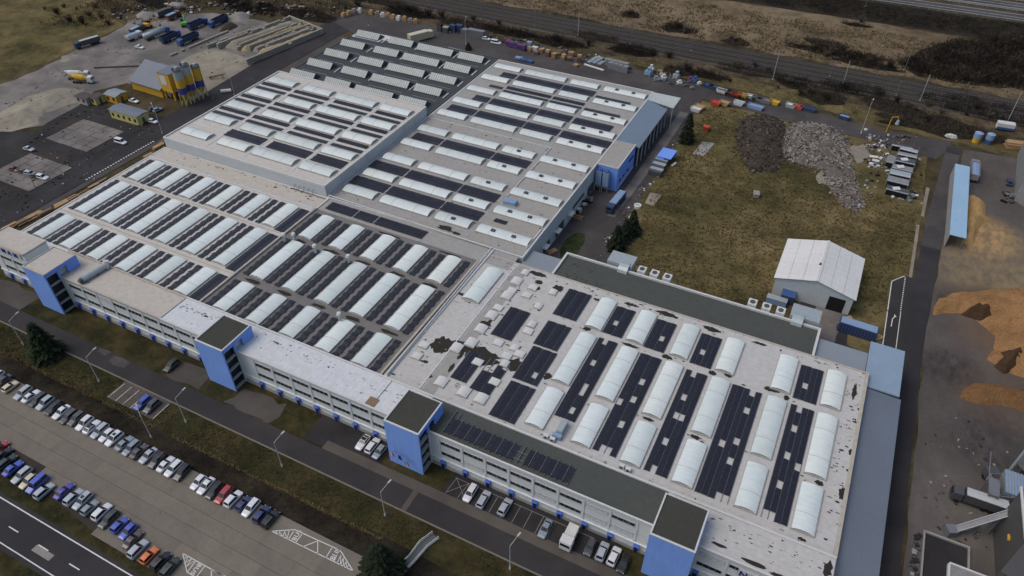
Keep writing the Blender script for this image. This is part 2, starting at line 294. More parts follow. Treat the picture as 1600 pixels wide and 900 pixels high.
# ------------------------------------------------------------------ mesh helpers
class MB:
    def __init__(s): s.v = []; s.f = []; s.mi = []
    def face(s, pts, mi=0):
        n = len(s.v); s.v += [tuple(p) for p in pts]; s.f.append(tuple(range(n, n + len(pts)))); s.mi.append(mi); return s
    def hexa(s, p, mi=0):                       # 8 points: bottom 4 ccw, top 4 ccw
        n = len(s.v); s.v += [tuple(q) for q in p]
        for a in ((3, 2, 1, 0), (4, 5, 6, 7), (0, 1, 5, 4), (1, 2, 6, 5), (2, 3, 7, 6), (3, 0, 4, 7)):
            s.f.append(tuple(n + i for i in a)); s.mi.append(mi)
        return s
    def box(s, x0, y0, z0, x1, y1, z1, mi=0):
        return s.hexa([(x0, y0, z0), (x1, y0, z0), (x1, y1, z0), (x0, y1, z0), (x0, y0, z1), (x1, y0, z1), (x1, y1, z1), (x0, y1, z1)], mi)
    def obox(s, c, sx, sy, sz, rz=0, mi=0, rx=0, ry=0):   # centred box with a rotation
        R = Matrix.Rotation(rz, 3, 'Z') @ Matrix.Rotation(ry, 3, 'Y') @ Matrix.Rotation(rx, 3, 'X'); c = Vector(c)
        q = [(-1, -1, -1), (1, -1, -1), (1, 1, -1), (-1, 1, -1), (-1, -1, 1), (1, -1, 1), (1, 1, 1), (-1, 1, 1)]
        return s.hexa([c + R @ Vector((a * sx / 2, b * sy / 2, d * sz / 2)) for a, b, d in q], mi)
    def cyl(s, a, b, r0, r1=None, n=10, mi=0, caps=True):
        a = Vector(a); b = Vector(b); r1 = r0 if r1 is None else r1
        d = (b - a).normalized(); u = d.orthogonal().normalized(); w = d.cross(u); n0 = len(s.v)
        for c, r in ((a, r0), (b, r1)):
            for i in range(n):
                t = 2 * math.pi * i / n; s.v.append(tuple(c + (u * math.cos(t) + w * math.sin(t)) * r))
        for i in range(n):
            j = (i + 1) % n; s.f.append((n0 + i, n0 + j, n0 + n + j, n0 + n + i)); s.mi.append(mi)
        if caps:
            s.f.append(tuple(n0 + i for i in reversed(range(n)))); s.mi.append(mi)
            s.f.append(tuple(n0 + n + i for i in range(n))); s.mi.append(mi)
        return s
    def bar(s, a, b, w, h=None, mi=0):
        h = h or w; a = Vector(a); b = Vector(b); d = b - a; L = d.length
        rz = math.atan2(d.y, d.x); ry = -math.asin(max(-1, min(1, d.z / L)))
        return s.obox((a + b) / 2, L, w, h, rz, mi, 0, ry)
    def loft(s, rings, mi=0, caps=True):
        n = len(rings[0]); b = len(s.v)
        for r in rings: s.v += [tuple(p) for p in r]
        for i in range(len(rings) - 1):
            for j in range(n):
                q = (j + 1) % n; s.f.append((b + i * n + j, b + i * n + q, b + (i + 1) * n + q, b + (i + 1) * n + j)); s.mi.append(mi)
        if caps:
            s.f.append(tuple(b + j for j in reversed(range(n)))); s.mi.append(mi)
            s.f.append(tuple(b + (len(rings) - 1) * n + j for j in range(n))); s.mi.append(mi)
        return s
    def prism(s, poly, z0, z1, mi=0):
        a = sum(poly[i][0] * poly[(i + 1) % len(poly)][1] - poly[(i + 1) % len(poly)][0] * poly[i][1] for i in range(len(poly)))
        p = [(q[0], q[1]) for q in (poly if a > 0 else poly[::-1])]
        return s.loft([[(x, y, z0) for x, y in p], [(x, y, z1) for x, y in p]], mi)
    def sheet(s, poly, z, mi=0):
        a = sum(poly[i][0] * poly[(i + 1) % len(poly)][1] - poly[(i + 1) % len(poly)][0] * poly[i][1] for i in range(len(poly)))
        return s.face([(q[0], q[1], z) for q in (poly if a > 0 else poly[::-1])], mi)
    def mesh(s, name, mats, smooth=False):
        me = bpy.data.meshes.new(name); me.from_pydata(s.v, [], s.f)
        for m in (mats if isinstance(mats, (list, tuple)) else [mats]): me.materials.append(M[m] if isinstance(m, str) else m)
        if any(s.mi): me.polygons.foreach_set('material_index', s.mi)
        if smooth: me.polygons.foreach_set('use_smooth', [True] * len(s.f))
        me.update(); return me

W0 = {}                                           # world origin of unrotated roots and parts
def link(name, data, parent=None, loc=None, rz=0):
    o = bpy.data.objects.new(name, data); COL.objects.link(o)
    if parent is not None: o.parent = parent
    if loc is not None: o.location = loc
    if rz: o.rotation_euler = (0, 0, rz)
    return o
def tag(o, label, cat, group=None):
    o['label'] = label; o['category'] = cat
    if group: o['group'] = group
    return o
def thing(name, label, cat, loc=(0, 0, 0), rz=0, group=None):
    o = link(name, None, None, loc, rz); o.empty_display_size = 0.5; W0[o] = Vector(loc)
    return tag(o, label, cat, group)
def part(name, mb, mats, parent, smooth=False, stuff=False):        # geometry given in the parent's own frame
    o = link(name, mb if isinstance(mb, bpy.types.Mesh) else mb.mesh(name, mats, smooth), parent)
    if stuff: o['kind'] = 'stuff'
    return o
def wpart(name, mb, mats, parent, smooth=False, stuff=False):       # geometry given in world coordinates
    o = part(name, mb, mats, parent, smooth, stuff)
    o.location = -W0[parent]; W0[o] = Vector((0, 0, 0)); return o
def place(name, me, parent, wloc, rz=0):                            # shared mesh put at a world point
    o = link(name, me, parent, Vector(wloc) - W0[parent], rz); W0[o] = Vector(wloc); return o
def structure(name, mb, mats, smooth=False):
    o = link(name, mb.mesh(name, mats, smooth)); o['kind'] = 'structure'; W0[o] = Vector((0, 0, 0)); return o
def stuff(name, mb, mats, label=None, cat=None, smooth=False):
    o = link(name, mb.mesh(name, mats, smooth)); o['kind'] = 'stuff'
    if label: tag(o, label, cat)
    W0[o] = Vector((0, 0, 0)); return o
def copy_tree(o, parent=None, mats=None):
    c = o.copy(); COL.objects.link(c)
    if parent is not None: c.parent = parent
    for ch in o.children: copy_tree(ch, c)
    return c
ORD = ['first', 'second', 'third', 'fourth', 'fifth', 'sixth', 'seventh', 'eighth', 'ninth', 'tenth', 'eleventh', 'twelfth', 'thirteenth', 'fourteenth', 'fifteenth',
       'sixteenth', 'seventeenth', 'eighteenth', 'nineteenth', 'twentieth', 'twenty-first', 'twenty-second', 'twenty-third', 'twenty-fourth', 'twenty-fifth', 'twenty-sixth',
       'twenty-seventh', 'twenty-eighth', 'twenty-ninth', 'thirtieth', 'thirty-first', 'thirty-second', 'thirty-third', 'thirty-fourth']
def rect(x0, y0, x1, y1): return [(x0, y0), (x1, y0), (x1, y1), (x0, y1)]
def wobble(poly, step=3.0, amp=0.5, seed=0):                        # an outline with an uneven edge
    out = []; r = random.Random(seed)
    for i in range(len(poly)):
        a = poly[i]; b = poly[(i + 1) % len(poly)]; L = math.dist(a[:2], b[:2]); n = max(1, int(L / step))
        for j in range(n):
            t = j / n; out.append((a[0] + (b[0] - a[0]) * t + r.uniform(-amp, amp), a[1] + (b[1] - a[1]) * t + r.uniform(-amp, amp)))
    return out
def blob(x, y, rx, ry, n=14, seed=0, rag=0.3):
    r = random.Random(seed)
    return [(x + rx * math.cos(2 * math.pi * i / n) * r.uniform(1 - rag, 1 + rag), y + ry * math.sin(2 * math.pi * i / n) * r.uniform(1 - rag, 1 + rag)) for i in range(n)]

# ------------------------------------------------------------------ ground, roads, yards
g = MB(); N = 24
for i in range(N):
    for j in range(N):
        x0 = -1500 + 2600 * i / N; x1 = -1500 + 2600 * (i + 1) / N; y0 = -300 + 2600 * j / N; y1 = -300 + 2600 * (j + 1) / N
        g.face([(x0, y0, 0), (x1, y0, 0), (x1, y1, 0), (x0, y1, 0)])
structure('ground', g, 'ground')
LV = [0.0]
NS = [0]
def sheet(name, polys, mat, lv):
    b = MB()
    for p in polys: NS[0] += 1; b.sheet(p, 0.03 * lv + 0.0009 * (NS[0] % 30))
    return structure(name, b, mat)
# meadows and fields
sheet('meadow', [wobble([(-250, 303), (80, 301), (140, 300), (140, 352), (-20, 356), (-250, 345)], 8, 1.6, 3)], 'meadow', 1)
sheet('scrub_floor', [wobble([(13.61, 311.36), (20.47, 331.41), (31.79, 347.41), (43.72, 354.9), (58.17, 365.21), (77.04, 368.61), (72.86, 305.74), (56.76, 310.34), (35.37, 305.66), (22.08, 305.22)], 4, 1.2, 77)], 'scrub', 2)
sheet('grass_bank', [wobble([(-47, 264), (20, 256.5), (60, 255), (60, 267), (-45, 272), (-150, 270)], 5, 1.0, 4)], 'field', 2)
sheet('grass_bank', [wobble([(-330, 263), (-60, 261), (20, 255), (140, 250), (140, 278), (-330, 283)], 6, 1.2, 44)], 'bank', 1)
sheet('field', [wobble([(-49, 138), (28, 138), (28, 252), (-20, 247), (-47.5, 248)], 5, 0.5, 5)], 'field', 1)
sheet('meadow', [wobble([(-267.3, 114.88), (-288.8, 144.17), (-289.64, 175.75), (-293.37, 204.68), (-329.89, 221.83), (-453.96, 224.16)], 8, 1.5, 6)], 'field', 1)
sheet('verge', [[(-330, 51.5), (40, 51.5), (40, 58.2), (-330, 58.2)]], 'verge', 1)
sheet('lawn', [wobble(rect(-200, 62.4, -53, 70.4), 4, 0.2, 8), rect(-53, 64.6, -47.6, 70.4), rect(-13, 64.6, 60, 70.4)], 'verge', 1)
sheet('scrub_strip', [wobble([(-330, 46.8), (60, 46.5), (60, 52), (-330, 52)], 4, 0.35, 9)], 'scrub', 2)
sheet('verge', [wobble([(-330, 26.2), (-140, 26.6), (60, 26.6), (60, 30), (-78, 30), (-92, 29.2), (-116, 31.6), (-140, 36), (-200, 40), (-330, 44)], 5, 0.5, 10)], 'verge', 3)
sheet('verge', [[(-330, 0), (60, 0), (60, 19.6), (-330, 19.6)]], 'verge', 3)
# public road with its markings
road = sheet('public_road', [rect(-330, 19.4, 60, 27.2)], 'asphalt_dark', 4)
b = MB(); b.sheet(rect(-330, 20.2, 60, 20.4), 0.15); b.sheet(rect(-330, 26.3, 60, 26.52), 0.15)
wpart('edge_line', b, 'white_line', road)
dl = MB(); dl.box(-1.3, -0.1, 0.0, 1.3, 0.1, 0.03); dm = dl.mesh('centre_dash', 'white_line')
for i in range(-4, 14): place('centre_dash', dm, road, (-113.4 + 8.05 * i, 23.1, 0.12))
b = MB(); b.sheet(rect(-106.9, 21.8, -102.3, 23.0), 0.135); wpart('tarmac_patch', b, 'worn_line', road)
# front works road, kerb, pavement
froad = sheet('works_road', [rect(-202, 58.35, 60, 62.9)], 'asphalt', 4)
sheet('worn_patch', [wobble(rect(-133, 60.4, -128, 62.6), 2, 0.3, 2), wobble(rect(-138, 61.5, -134.5, 62.8), 2, 0.3, 2)], 'asphalt_grey', 5)
km = MB().box(-1.98, -0.15, 0, 1.98, 0.15, 0.14).mesh('kerb_stone', 'kerb')
kerb = structure('kerb', MB().box(-202, 58.1, 0.0, 60, 58.3, 0.06), 'kerb')
for i in range(60): place('kerb_stone', km, kerb, (-200 + 4 * i, 58.2, 0))
sheet('pavement', [rect(-74.5, 62.9, 60, 65.0)], 'path', 5)
sheet('crossing_strip', [(-52.61, 58.79), (-51.39, 58.34), (-51.93, 62.85), (-52.83, 63.03)], 'concrete_yard', 5) if False else None
cs = structure('crossing_strip', MB().sheet(rect(-52.6, 58.4, -51.5, 62.85), 0.15), 'path')
# car bays in front of the office
bay = sheet('front_parking', [rect(-47.6, 65.0, -13.0, 70.2), rect(-79.5, 63.2, -62, 70.2)], 'yard_dark', 4)
b = MB()
for i in range(14): x = -42.3 + 2.38 * i; (None if 8 < i < 10 else b.sheet(rect(x - 0.05, 65.1, x + 0.05, 69.0), 0.16))
b.sheet(rect(-46.9, 68.9, -18.0, 69.0), 0.165)
for a, c in (((-46.9, 65.2), (-43.9, 68.9)), ((-43.9, 68.9), (-44.3, 65.2)), ((-46.9, 65.2), (-46.6, 68.9)), ((-43.9, 68.9), (-42.4, 66.0)), ((-46.6, 68.9), (-42.4, 65.1))):
    b.bar((*a, 0.165), (*c, 0.165), 0.09, 0.01)
wpart('bay_line', b, 'worn_line', bay)
# bays on the grass side
hb = sheet('roadside_bays', [rect(-124.4, 52.9, -110.6, 58.05)], 'path', 4)
b = MB()
for i in range(7):
    if i not in (4,): b.sheet(rect(-123.95 + 2.2 * i - 0.06, 53.0, -123.95 + 2.2 * i + 0.06, 57.4), 0.15)
wpart('bay_line', b, 'white_line', hb)
# dirt clearings at the front doors
sheet('dirt_patch', [wobble(rect(-118, 63.2, -108.5, 68), 2, 0.7, 12), wobble(rect(-100.4, 62.8, -88, 68.5), 2, 0.8, 14), wobble(rect(-201, 61, -166, 68.5), 3, 0.7, 15)], 'yard_soil', 3)
# big parking lot of concrete slabs
lot = sheet('parking_lot', [wobble([(-250, 46.6), (-45, 46.6), (-36, 44), (-36, 29.3), (-78, 28.9), (-92, 28.6), (-116, 31), (-140, 35.2), (-200, 39.5), (-250, 43)], 4, 0.2, 16)], 'joint', 4)
rs = random.Random(5)
slm = [MB().box(-5.99, -1.525, 0, 5.99, 1.525, 0.06).mesh('slab', 'slab') for _ in range(1)]
for r in range(6):
    for i in range(18):
        x = -250 + 12 * i + (r * 37 % 11); y = 30.3 + 3.1 * r
        if y - 1.0 < 28.9 + max(0, -x - 96) * 0.15: continue
        if x > -42: continue
        place('slab', slm[0], lot, (x, y, 0.125 + rs.uniform(0, 0.015)))
# left road, side yards
lroad = sheet('left_road', [[(-201.2, 76), (-201.4, 262), (-216, 262), (-214.5, 200), (-211, 150), (-206.5, 100), (-206, 76)], rect(-214, 57, -201, 77)], 'asphalt_dark', 3)
b = MB()
for i in range(27): b.box(-201.75, 111 + i * 1.0, 0.0, -201.25, 111.5 + i * 1.0, 0.22)
wpart('striped_kerb', b, 'white_line', lroad)
sheet('pavement', [rect(-200.9, 76, -198.6, 180)], 'asphalt_grey', 4)
sheet('gravel_strip', [rect(-200.9, 180, -186, 238)], 'yard_soil', 4)
sheet('cinder_yard', [wobble([(-232.7, 96.09), (-253.55, 119.29), (-241.95, 125.11), (-249.41, 142.3), (-236.11, 148.98), (-208.3, 152.18), (-205.11, 133.97), (-203.3, 106.83), (-203.97, 84.29), (-205.06, 73.74)], 5, 0.6, 21)], 'yard_dark', 2)
sheet('cement_yard', [wobble([(-250.76, 99.71), (-253.55, 119.29), (-244.77, 128.71), (-245.93, 144.05), (-250.05, 155.15), (-245.77, 164.54), (-203.38, 165.4), (-204.94, 197.7), (-208.26, 231.48), (-246.11, 236.8), (-269.56, 233.72), (-294.34, 214.3), (-289.48, 194.59), (-288.91, 179.74), (-284.93, 157.54), (-286.26, 142.38), (-282.82, 122.78)], 5, 0.8, 22)], 'concrete_yard', 2)
sheet('gravel_patch', [wobble([(-260.96, 110.69), (-265.04, 127.39), (-268.5, 141.2), (-265.07, 150.59), (-254.12, 154.29), (-248.47, 145.56), (-251.78, 134.04), (-245.94, 128.12), (-249.28, 120.94), (-259.35, 116.37)], 3, 0.7, 23), wobble([(-242.86, 188.7), (-240.71, 203.94), (-208.95, 202.32), (-210.22, 182.38), (-211.87, 172.55), (-223.15, 175.89)], 4, 0.7, 24)], 'gravel_pale', 3)
pads = sheet('concrete_pad', [(-238.48, 129.34) and [(-239.66, 130.26), (-237.32, 137.08), (-216.87, 136.71), (-216.97, 128.02)], [(-237.29, 110.92), (-236.17, 117.91), (-216.15, 117.09), (-216.26, 109.3)], [(-226.88, 94.2), (-220.62, 98.13), (-216.03, 96.52), (-217.74, 89.94)]], 'joint', 3)
pm = MB().box(-1.9, -1.2, 0, 1.9, 1.2, 0.16).mesh('pad_slab', 'concrete_yard')
for ox, oy, nx, ny in ((-233.2, 124.0, 5, 6), (-229.0, 100.2, 5, 6)):
    for i in range(nx):
        for j in range(ny): place('pad_slab', pm, pads, (ox + i * 3.95 + rs.uniform(-.08, .08), oy + j * 2.5 + rs.uniform(-.08, .08), 0.06))
# rear road and yard round the field
rroad = sheet('rear_road', [[(-214, 250), (-186, 238), (-184, 234), (-123, 232), (-61, 231), (-47, 232), (-47.5, 249), (-24, 247.2), (14, 244), (30, 241), (34, 250), (34, 256), (14, 253), (-24, 259.5), (-60, 261.5), (-125, 263.5), (-180, 265.5), (-207, 262)]], 'asphalt_old', 4)
b = MB()
for i in range(16): b.box(-153.5 + i * 1.0, 247.8 - i * 0.05, 0.1, -153.0 + i * 1.0, 248.1 - i * 0.05, 0.3)
for i in range(20): b.box(-140 + i * 1.0, 237.5, 0.1, -139.5 + i, 237.8, 0.3)
wpart('striped_kerb', b, 'white_line', rroad)
sheet('lawn', [rect(-172, 236, -127, 240.5)], 'field', 5)
sheet('works_yard', [[(-61, 126), (-61, 232), (-47, 232), (-46.5, 200), (-47, 165), (-44, 140), (-52, 126)]], 'asphalt_old', 3)
sheet('concrete_lane', [[(-52.4, 165), (-52.2, 236), (-49.2, 236), (-49, 200), (-50, 165)]], 'concrete_yard', 4)
sheet('lawn', [blob(-55.6, 147.5, 2.6, 6.5, 16, 3, 0.1)], 'lawn', 5)
sheet('works_yard', [wobble([(8, 130), (28.3, 130), (28.3, 139.5), (16, 141), (14.8, 152), (4, 152.3), (4, 140), (8, 138)], 3, 0.2, 31)], 'asphalt_dark', 4)
sheet('concrete_lane', [wobble([(5, 139), (13, 139), (14.5, 152.5), (8, 152.5)], 2, 0.3, 32)], 'concrete_yard', 5)
# right road, turning lane
rr = sheet('side_road', [[(28.4, 40), (28.3, 170), (29.5, 205), (33.0, 252), (37.2, 252), (34.6, 205), (33.2, 175), (31.9, 150), (31.8, 40)]], 'asphalt_dark', 4)
sheet('side_road_far', [[(28.9, 190), (29.5, 205), (32.6, 247), (36.9, 247), (34.6, 205), (33.8, 190)]], 'asphalt_grey', 5)
sheet('turning_lane', [[(23.3, 139.6), (23.3, 170.3), (26.2, 174), (28.4, 174), (28.4, 139.6)]], 'asphalt', 5)
b = MB()
b.bar((23.6, 140, 0.17), (23.25, 170.2, 0.17), 0.22, 0.01); b.bar((23.25, 170.2, 0.17), (26.0, 173.9, 0.17), 0.22, 0.01); b.bar((26.4, 140, 0.17), (26.3, 159, 0.17), 0.16, 0.01)
for i in range(18): b.box(26.1, 159.4 + i * 0.8, 0.16, 26.35, 159.8 + i * 0.8, 0.175)
b.bar((24.7, 152.2, 0.17), (24.75, 155.3, 0.17), 0.2, 0.01); b.bar((24.75, 155.3, 0.17), (25.2, 156.3, 0.17), 0.2, 0.01)
b.face([(25.0, 155.9, 0.172), (25.55, 156.4, 0.172), (25.0, 157.2, 0.172)])
for i in range(5): b.bar((23.6 + i * 0.55, 140.2, 0.17), (23.9 + i * 0.55, 141.6, 0.17), 0.1, 0.01)
wpart('lane_marking', b, 'white_line', rr)
# wood chip yard
sheet('chip_yard', [wobble([(32.4, 60), (32.3, 150), (33.6, 178), (35, 205), (38, 252), (140, 262), (140, 60)], 5, 0.35, 33)], 'chip_yard', 3)
sheet('footpath', [[(26.9, 150), (27.6, 150), (28.0, 200), (27.2, 200)], [(28.0, 205), (28.8, 205), (29.4, 222), (28.4, 222)]], 'gravel_pale', 2)
# railway
bal = sheet('ballast', [[(-330, 285), (80, 281), (140, 280), (140, 299), (80, 299.5), (-330, 301)]], 'ballast', 2)
sm = MB().box(-0.13, -1.25, 0, 0.13, 1.25, 0.12).mesh('sleeper', 'sleeper')
for tk in range(4):
    y0 = 284.8 + tk * 4.3
    b = MB()
    for dy in (-0.75, 0.75): b.bar((-330, y0 + dy + 1.2, 0.32), (140, y0 + dy - 2.0, 0.32), 0.2, 0.18)
    tr = structure('railway_track', b, 'rail')
    sb = MB()
    for i in range(0, 330):
        x = -250 + i * 1.1; yy = y0 + 1.2 - 3.2 * (x + 330) / 470
        sb.box(x - 0.14, yy - 1.3, 0.08, x + 0.14, yy + 1.3, 0.22)
    wpart('sleepers', sb, 'sleeper', tr, stuff=True)
sheet('rail_path', [[(-330, 282.2), (140, 277.6), (140, 279.2), (-330, 284.4)]], 'yard_soil', 3)
# motorway at the top right
hw = sheet('motorway', [[(-300, 378), (140, 388), (140, 398), (-300, 389)], [(-300, 394), (140, 402), (140, 413), (-300, 405)]], 'asphalt_grey', 3)
b = MB()
for y0 in (379.5, 383.3, 387.6, 396, 399.5, 403.4):
    b.bar((-300, y0 - 0.4, 0.13), (140, y0 + 9.2, 0.13), 0.22, 0.01)
wpart('lane_line', b, 'white_line', hw)
b = MB()
for y0 in (377.5, 391.2, 393, 406): b.bar((-300, y0, 0.75), (140, y0 + 9.5, 0.75), 0.12, 0.3)
for i in range(110):
    for y0 in (377.5, 391.2, 393, 406): b.box(-300 + i * 4, y0 + 9.5 * i * 4 / 440 - 0.08, 0, -299.85 + i * 4, y0 + 9.5 * i * 4 / 440 + 0.08, 0.75)
tag(link('guard_rail', b.mesh('guard_rail', 'galv')), 'long grey steel crash barriers beside the motorway', 'guard rail'); 
bk = MB()
bk.hexa([(-300, 352, 0), (140, 358, 0), (140, 386, 0), (-300, 376, 0), (-300, 368, .04), (140, 376, .04), (140, 384, .04), (-300, 375, .04)])
structure('embankment', bk, 'scrub')

# ------------------------------------------------------------------ factory blocks
def slab_block(root, x0, y0, x1, y1, z, roof_mat, wall_mat='wall_white', coping='coping', ch=0.22, cw=0.35):
    wpart('wall', MB().box(x0, y0, 0, x1, y1, z - 0.02), wall_mat, root)
    r = wpart('roof', MB().sheet(rect(x0 + 0.01, y0 + 0.01, x1 - 0.01, y1 - 0.01), z), roof_mat, root)
    if ch:
        b = MB()
        b.box(x0 - 0.05, y0 - 0.05, z - 0.3, x0 + cw, y1 + 0.05, z + ch); b.box(x1 - cw, y0 - 0.05, z - 0.3, x1 + 0.05, y1 + 0.05, z + ch)
        b.box(x0 + cw, y0 - 0.05, z - 0.3, x1 - cw, y0 + cw, z + ch - .003); b.box(x0 + cw, y1 - cw, z - 0.3, x1 - cw, y1 + 0.05, z + ch - .003)
        wpart('coping', b, coping, root)
    return r

# barrel skylights: shared meshes along Y or along X, parts of the hall they light
def arc(w, rise, n=10):
    R = (w * w / 4 + rise * rise) / (2 * rise); a = math.asin(w / 2 / R)
    return [(R * math.sin(-a + 2 * a * i / n), R * math.cos(-a + 2 * a * i / n) - (R - rise)) for i in range(n + 1)]
VC = {}
def vault_meshes(axis, w, L, rise, curb=0.35):
    key = (axis, round(w, 2), round(L, 2))
    if key in VC: return VC[key]
    f = (lambda a, l, z: (a, l, z)) if axis == 'y' else (lambda a, l, z: (l, -a, z))
    pr = arc(w, rise); b = MB(); b2 = MB()
    n0 = len(b.v)
    for l in (-L / 2, L / 2):
        for a, z in pr: b.v.append(f(a, l, curb + z))
    m = len(pr)
    for i in range(m - 1):
        b.f.append((n0 + i, n0 + i + 1, n0 + m + i + 1, n0 + m + i)[::-1]); b.mi.append(0)
    e = MB().face([f(a * 0.985, 0, curb + z * 0.97) for a, z in pr])
    c = MB()
    hw = w / 2 + 0.12
    if axis == 'y':
        c.box(-hw, -L / 2 - 0.1, 0, -hw + 0.16, L / 2 + 0.1, curb + .05); c.box(hw - 0.16, -L / 2 - 0.1, 0, hw, L / 2 + 0.1, curb + .05)
        c.box(-hw + .16, -L / 2 - 0.1, 0, hw - .16, -L / 2 + 0.05, curb); c.box(-hw + .16, L / 2 - 0.05, 0, hw - .16, L / 2 + 0.1, curb)
    else:
        c.box(-L / 2 - 0.1, -hw, 0, L / 2 + 0.1, -hw + 0.16, curb + .05); c.box(-L / 2 - 0.1, hw - 0.16, 0, L / 2 + 0.1, hw, curb + .05)
        c.box(-L / 2 - 0.1, -hw + .16, 0, -L / 2 + 0.05, hw - .16, curb); c.box(L / 2 - 0.05, -hw + .16, 0, L / 2 + 0.1, hw - .16, curb)
    r = MB(); wd_ = 0.055
    for i in range(m - 1):
        (a0, z0), (a1, z1) = pr[i], pr[i + 1]
        r.hexa([f(a0, -wd_, curb + z0), f(a1, -wd_, curb + z1), f(a1, wd_, curb + z1), f(a0, wd_, curb + z0),
                f(a0 * 1.01, -wd_, curb + z0 + .05), f(a1 * 1.01, -wd_, curb + z1 + .05), f(a1 * 1.01, wd_, curb + z1 + .05), f(a0 * 1.01, wd_, curb + z0 + .05)])
    VC[key] = (b.mesh('barrel_skylight', 'vault_' + axis, True), e.mesh('gable_end', 'vault_end'), c.mesh('curb', 'curb'), r.mesh('clamp_rib', 'rib'))
    return VC[key]
rv = random.Random(3)
def vault(root, axis, x0, y0, w, L, z, rise=0.36, ribs=None):
    ms = vault_meshes(axis, w, L, rise)
    cx, cy = (x0 + w / 2, y0 + L / 2) if axis == 'y' else (x0 + L / 2, y0 + w / 2)
    s = place('barrel_skylight', ms[0], root, (cx, cy, z))
    [place('gable_end', ms[1], s, (cx, cy + d, z) if axis == 'y' else (cx + d, cy, z)) for d in (-L / 2 + .06, L / 2 - .06)]; place('curb', ms[2], s, (cx, cy, z))
    if ribs is None: ribs = (0.27, 0.73) if L > 13 else (0.36,)
    for q in ribs:
        d = (q - 0.5) * L
        place('clamp_rib', ms[3], s, (cx, cy + d, z) if axis == 'y' else (cx + d, cy, z))
    return s

# solar arrays: things that rest on the roofs, every panel a part
PM = {}
def panel_mesh(w, l):
    key = (w, l)
    if key not in PM: PM[key] = (MB().box(-w / 2, -l / 2, 0, w / 2, l / 2, 0.035).box(-w / 2 + .012, -l / 2 + .012, 0.035, w / 2 - .012, l / 2 - .012, 0.038, 1)).mesh('solar_panel', ['panel_frame', 'solar'])
    return PM[key]
SG = 'solar arrays on the factory roofs'
def solar_grid(label, x0, y0, x1, y1, z, holes=(), nx=None, ny=None, tilt=0.0, skip=None):
    """rows of portrait panels between two roof corners; holes are roof points left free"""
    w, l = 1.13, 1.72
    nx = nx or max(1, round((x1 - x0) / w)); ny = ny or max(1, round((y1 - y0) / l))
    pw, pl = (x1 - x0) / nx, (y1 - y0) / ny
    t = thing('solar_array', label, 'solar array', (x0, y0, z), 0, SG)
    me = panel_mesh(round(pw - 0.07, 2), round(pl - 0.05, 2))
    hs = {(int((hx - x0) / pw), int((hy - y0) / pl)) for hx, hy in holes}
    for i in range(nx):
        for j in range(ny):
            if (i, j) in hs or (skip and skip(i, j)): continue
            o = place('solar_panel', me, t, (x0 + (i + .5) * pw, y0 + (j + .5) * pl, z + 0.16 + 0.05 * (i % 2)))
            o.rotation_euler = (rv.uniform(-.006, .006), rad(5.0) * (1 if i % 2 else -1), 0)
    b = MB()
    for i in range(nx + 1): b.box(i * pw - 0.06, 0, 0.0, i * pw + 0.06, y1 - y0, 0.14)
    part('mounting_rail', b, 'rail_pale', t)
    return t
def solar_strip(label, x0, y0, y1, z, w=1.75):
    """one row of landscape panels along Y, pitched in pairs like a little saw tooth"""
    n = max(1, round((y1 - y0) / 1.13)); p = (y1 - y0) / n
    t = thing('solar_array', label, 'solar array', (x0, y0, z), 0, SG); me = panel_mesh(round(w - .02, 2), round(p - 0.05, 2))
    for i in range(n):
        o = place('solar_panel', me, t, (x0 + w / 2 + (0.09 if i % 2 else -0.09), y0 + (i + .5) * p, z + 0.25)); o.rotation_euler = (rad(11) * (1 if i % 2 else -1), 0, 0)
    part('mounting_rail', MB().box(0.2, 0, 0, 0.3, y1 - y0, 0.12).box(w - .3, 0, 0, w - .2, y1 - y0, 0.12), 'alu', t)
    return t
def solar_field(label, x0, y0, x1, y1, z, rows=3, tilt=6.0, ):
    """far arrays: rows of panels along X, one mesh of real tilted panels"""
    t = thing('solar_array', label, 'solar array', (x0, y0, z), 0, SG)
    n = max(1, round((x1 - x0) / 1.13)); p = (x1 - x0) / n; q = (y1 - y0) / rows; b = MB()
    for r in range(rows):
        for i in range(n):
            b.obox(((i + .5) * p, (r + .5) * q, 0.22), p - 0.06, q - 0.10, 0.04, 0, 0, rad(tilt) * (1 if r % 2 else -1))
    o = part('solar_panels', b, 'solar_far', t, stuff=True)
    part('mounting_rail', MB().box(0, 0.3, 0, x1 - x0, 0.4, 0.12).box(0, y1 - y0 - .4, 0, x1 - x0, y1 - y0 - .3, 0.12), 'alu', t)
    return t

# --- left production hall (pale) and middle hall (dark gravel) -------------------------------------------------
Z = 8.0
hl = thing('factory_hall', 'low pale roofed production hall at the left with three rows of barrel skylights', 'factory hall', (-182.5, 78.6, 0), 0, 'halls of the factory')
slab_block(hl, -182.5, 78.6, -120.2, 127.3, Z, 'roof_tan', ch=0.15)
hm = thing('factory_hall', 'middle production hall with a dark gravel roof between two pale halls', 'factory hall', (-120, 78.6, 0), 0, 'halls of the factory')
slab_block(hm, -120.1, 78.6, -69.7, 127.3, Z, 'roof_gravel', ch=0.0)
wpart('roof_strip', MB().sheet(rect(-119.8, 121.6, -62, 127.2), Z + .03), 'roof_grey', hm)
wpart('parapet', MB().box(-120.6, 78.8, Z - .3, -120.1, 121.5, Z + .45).box(-70.4, 78.9, Z - .3, -69.9, 121.3, Z + .5).box(-119.9, 78.35, Z - .3, -69.7, 78.75, Z + 0.3), 'coping_tan', hm)
wpart('roof_stain', [MB()][0].sheet(blob(-96, 120.6, 4, .35, 12, 4), Z + .05).sheet(blob(-78, 120.6, 3, .35, 12, 5), Z + .05), 'moss', hm, stuff=True)
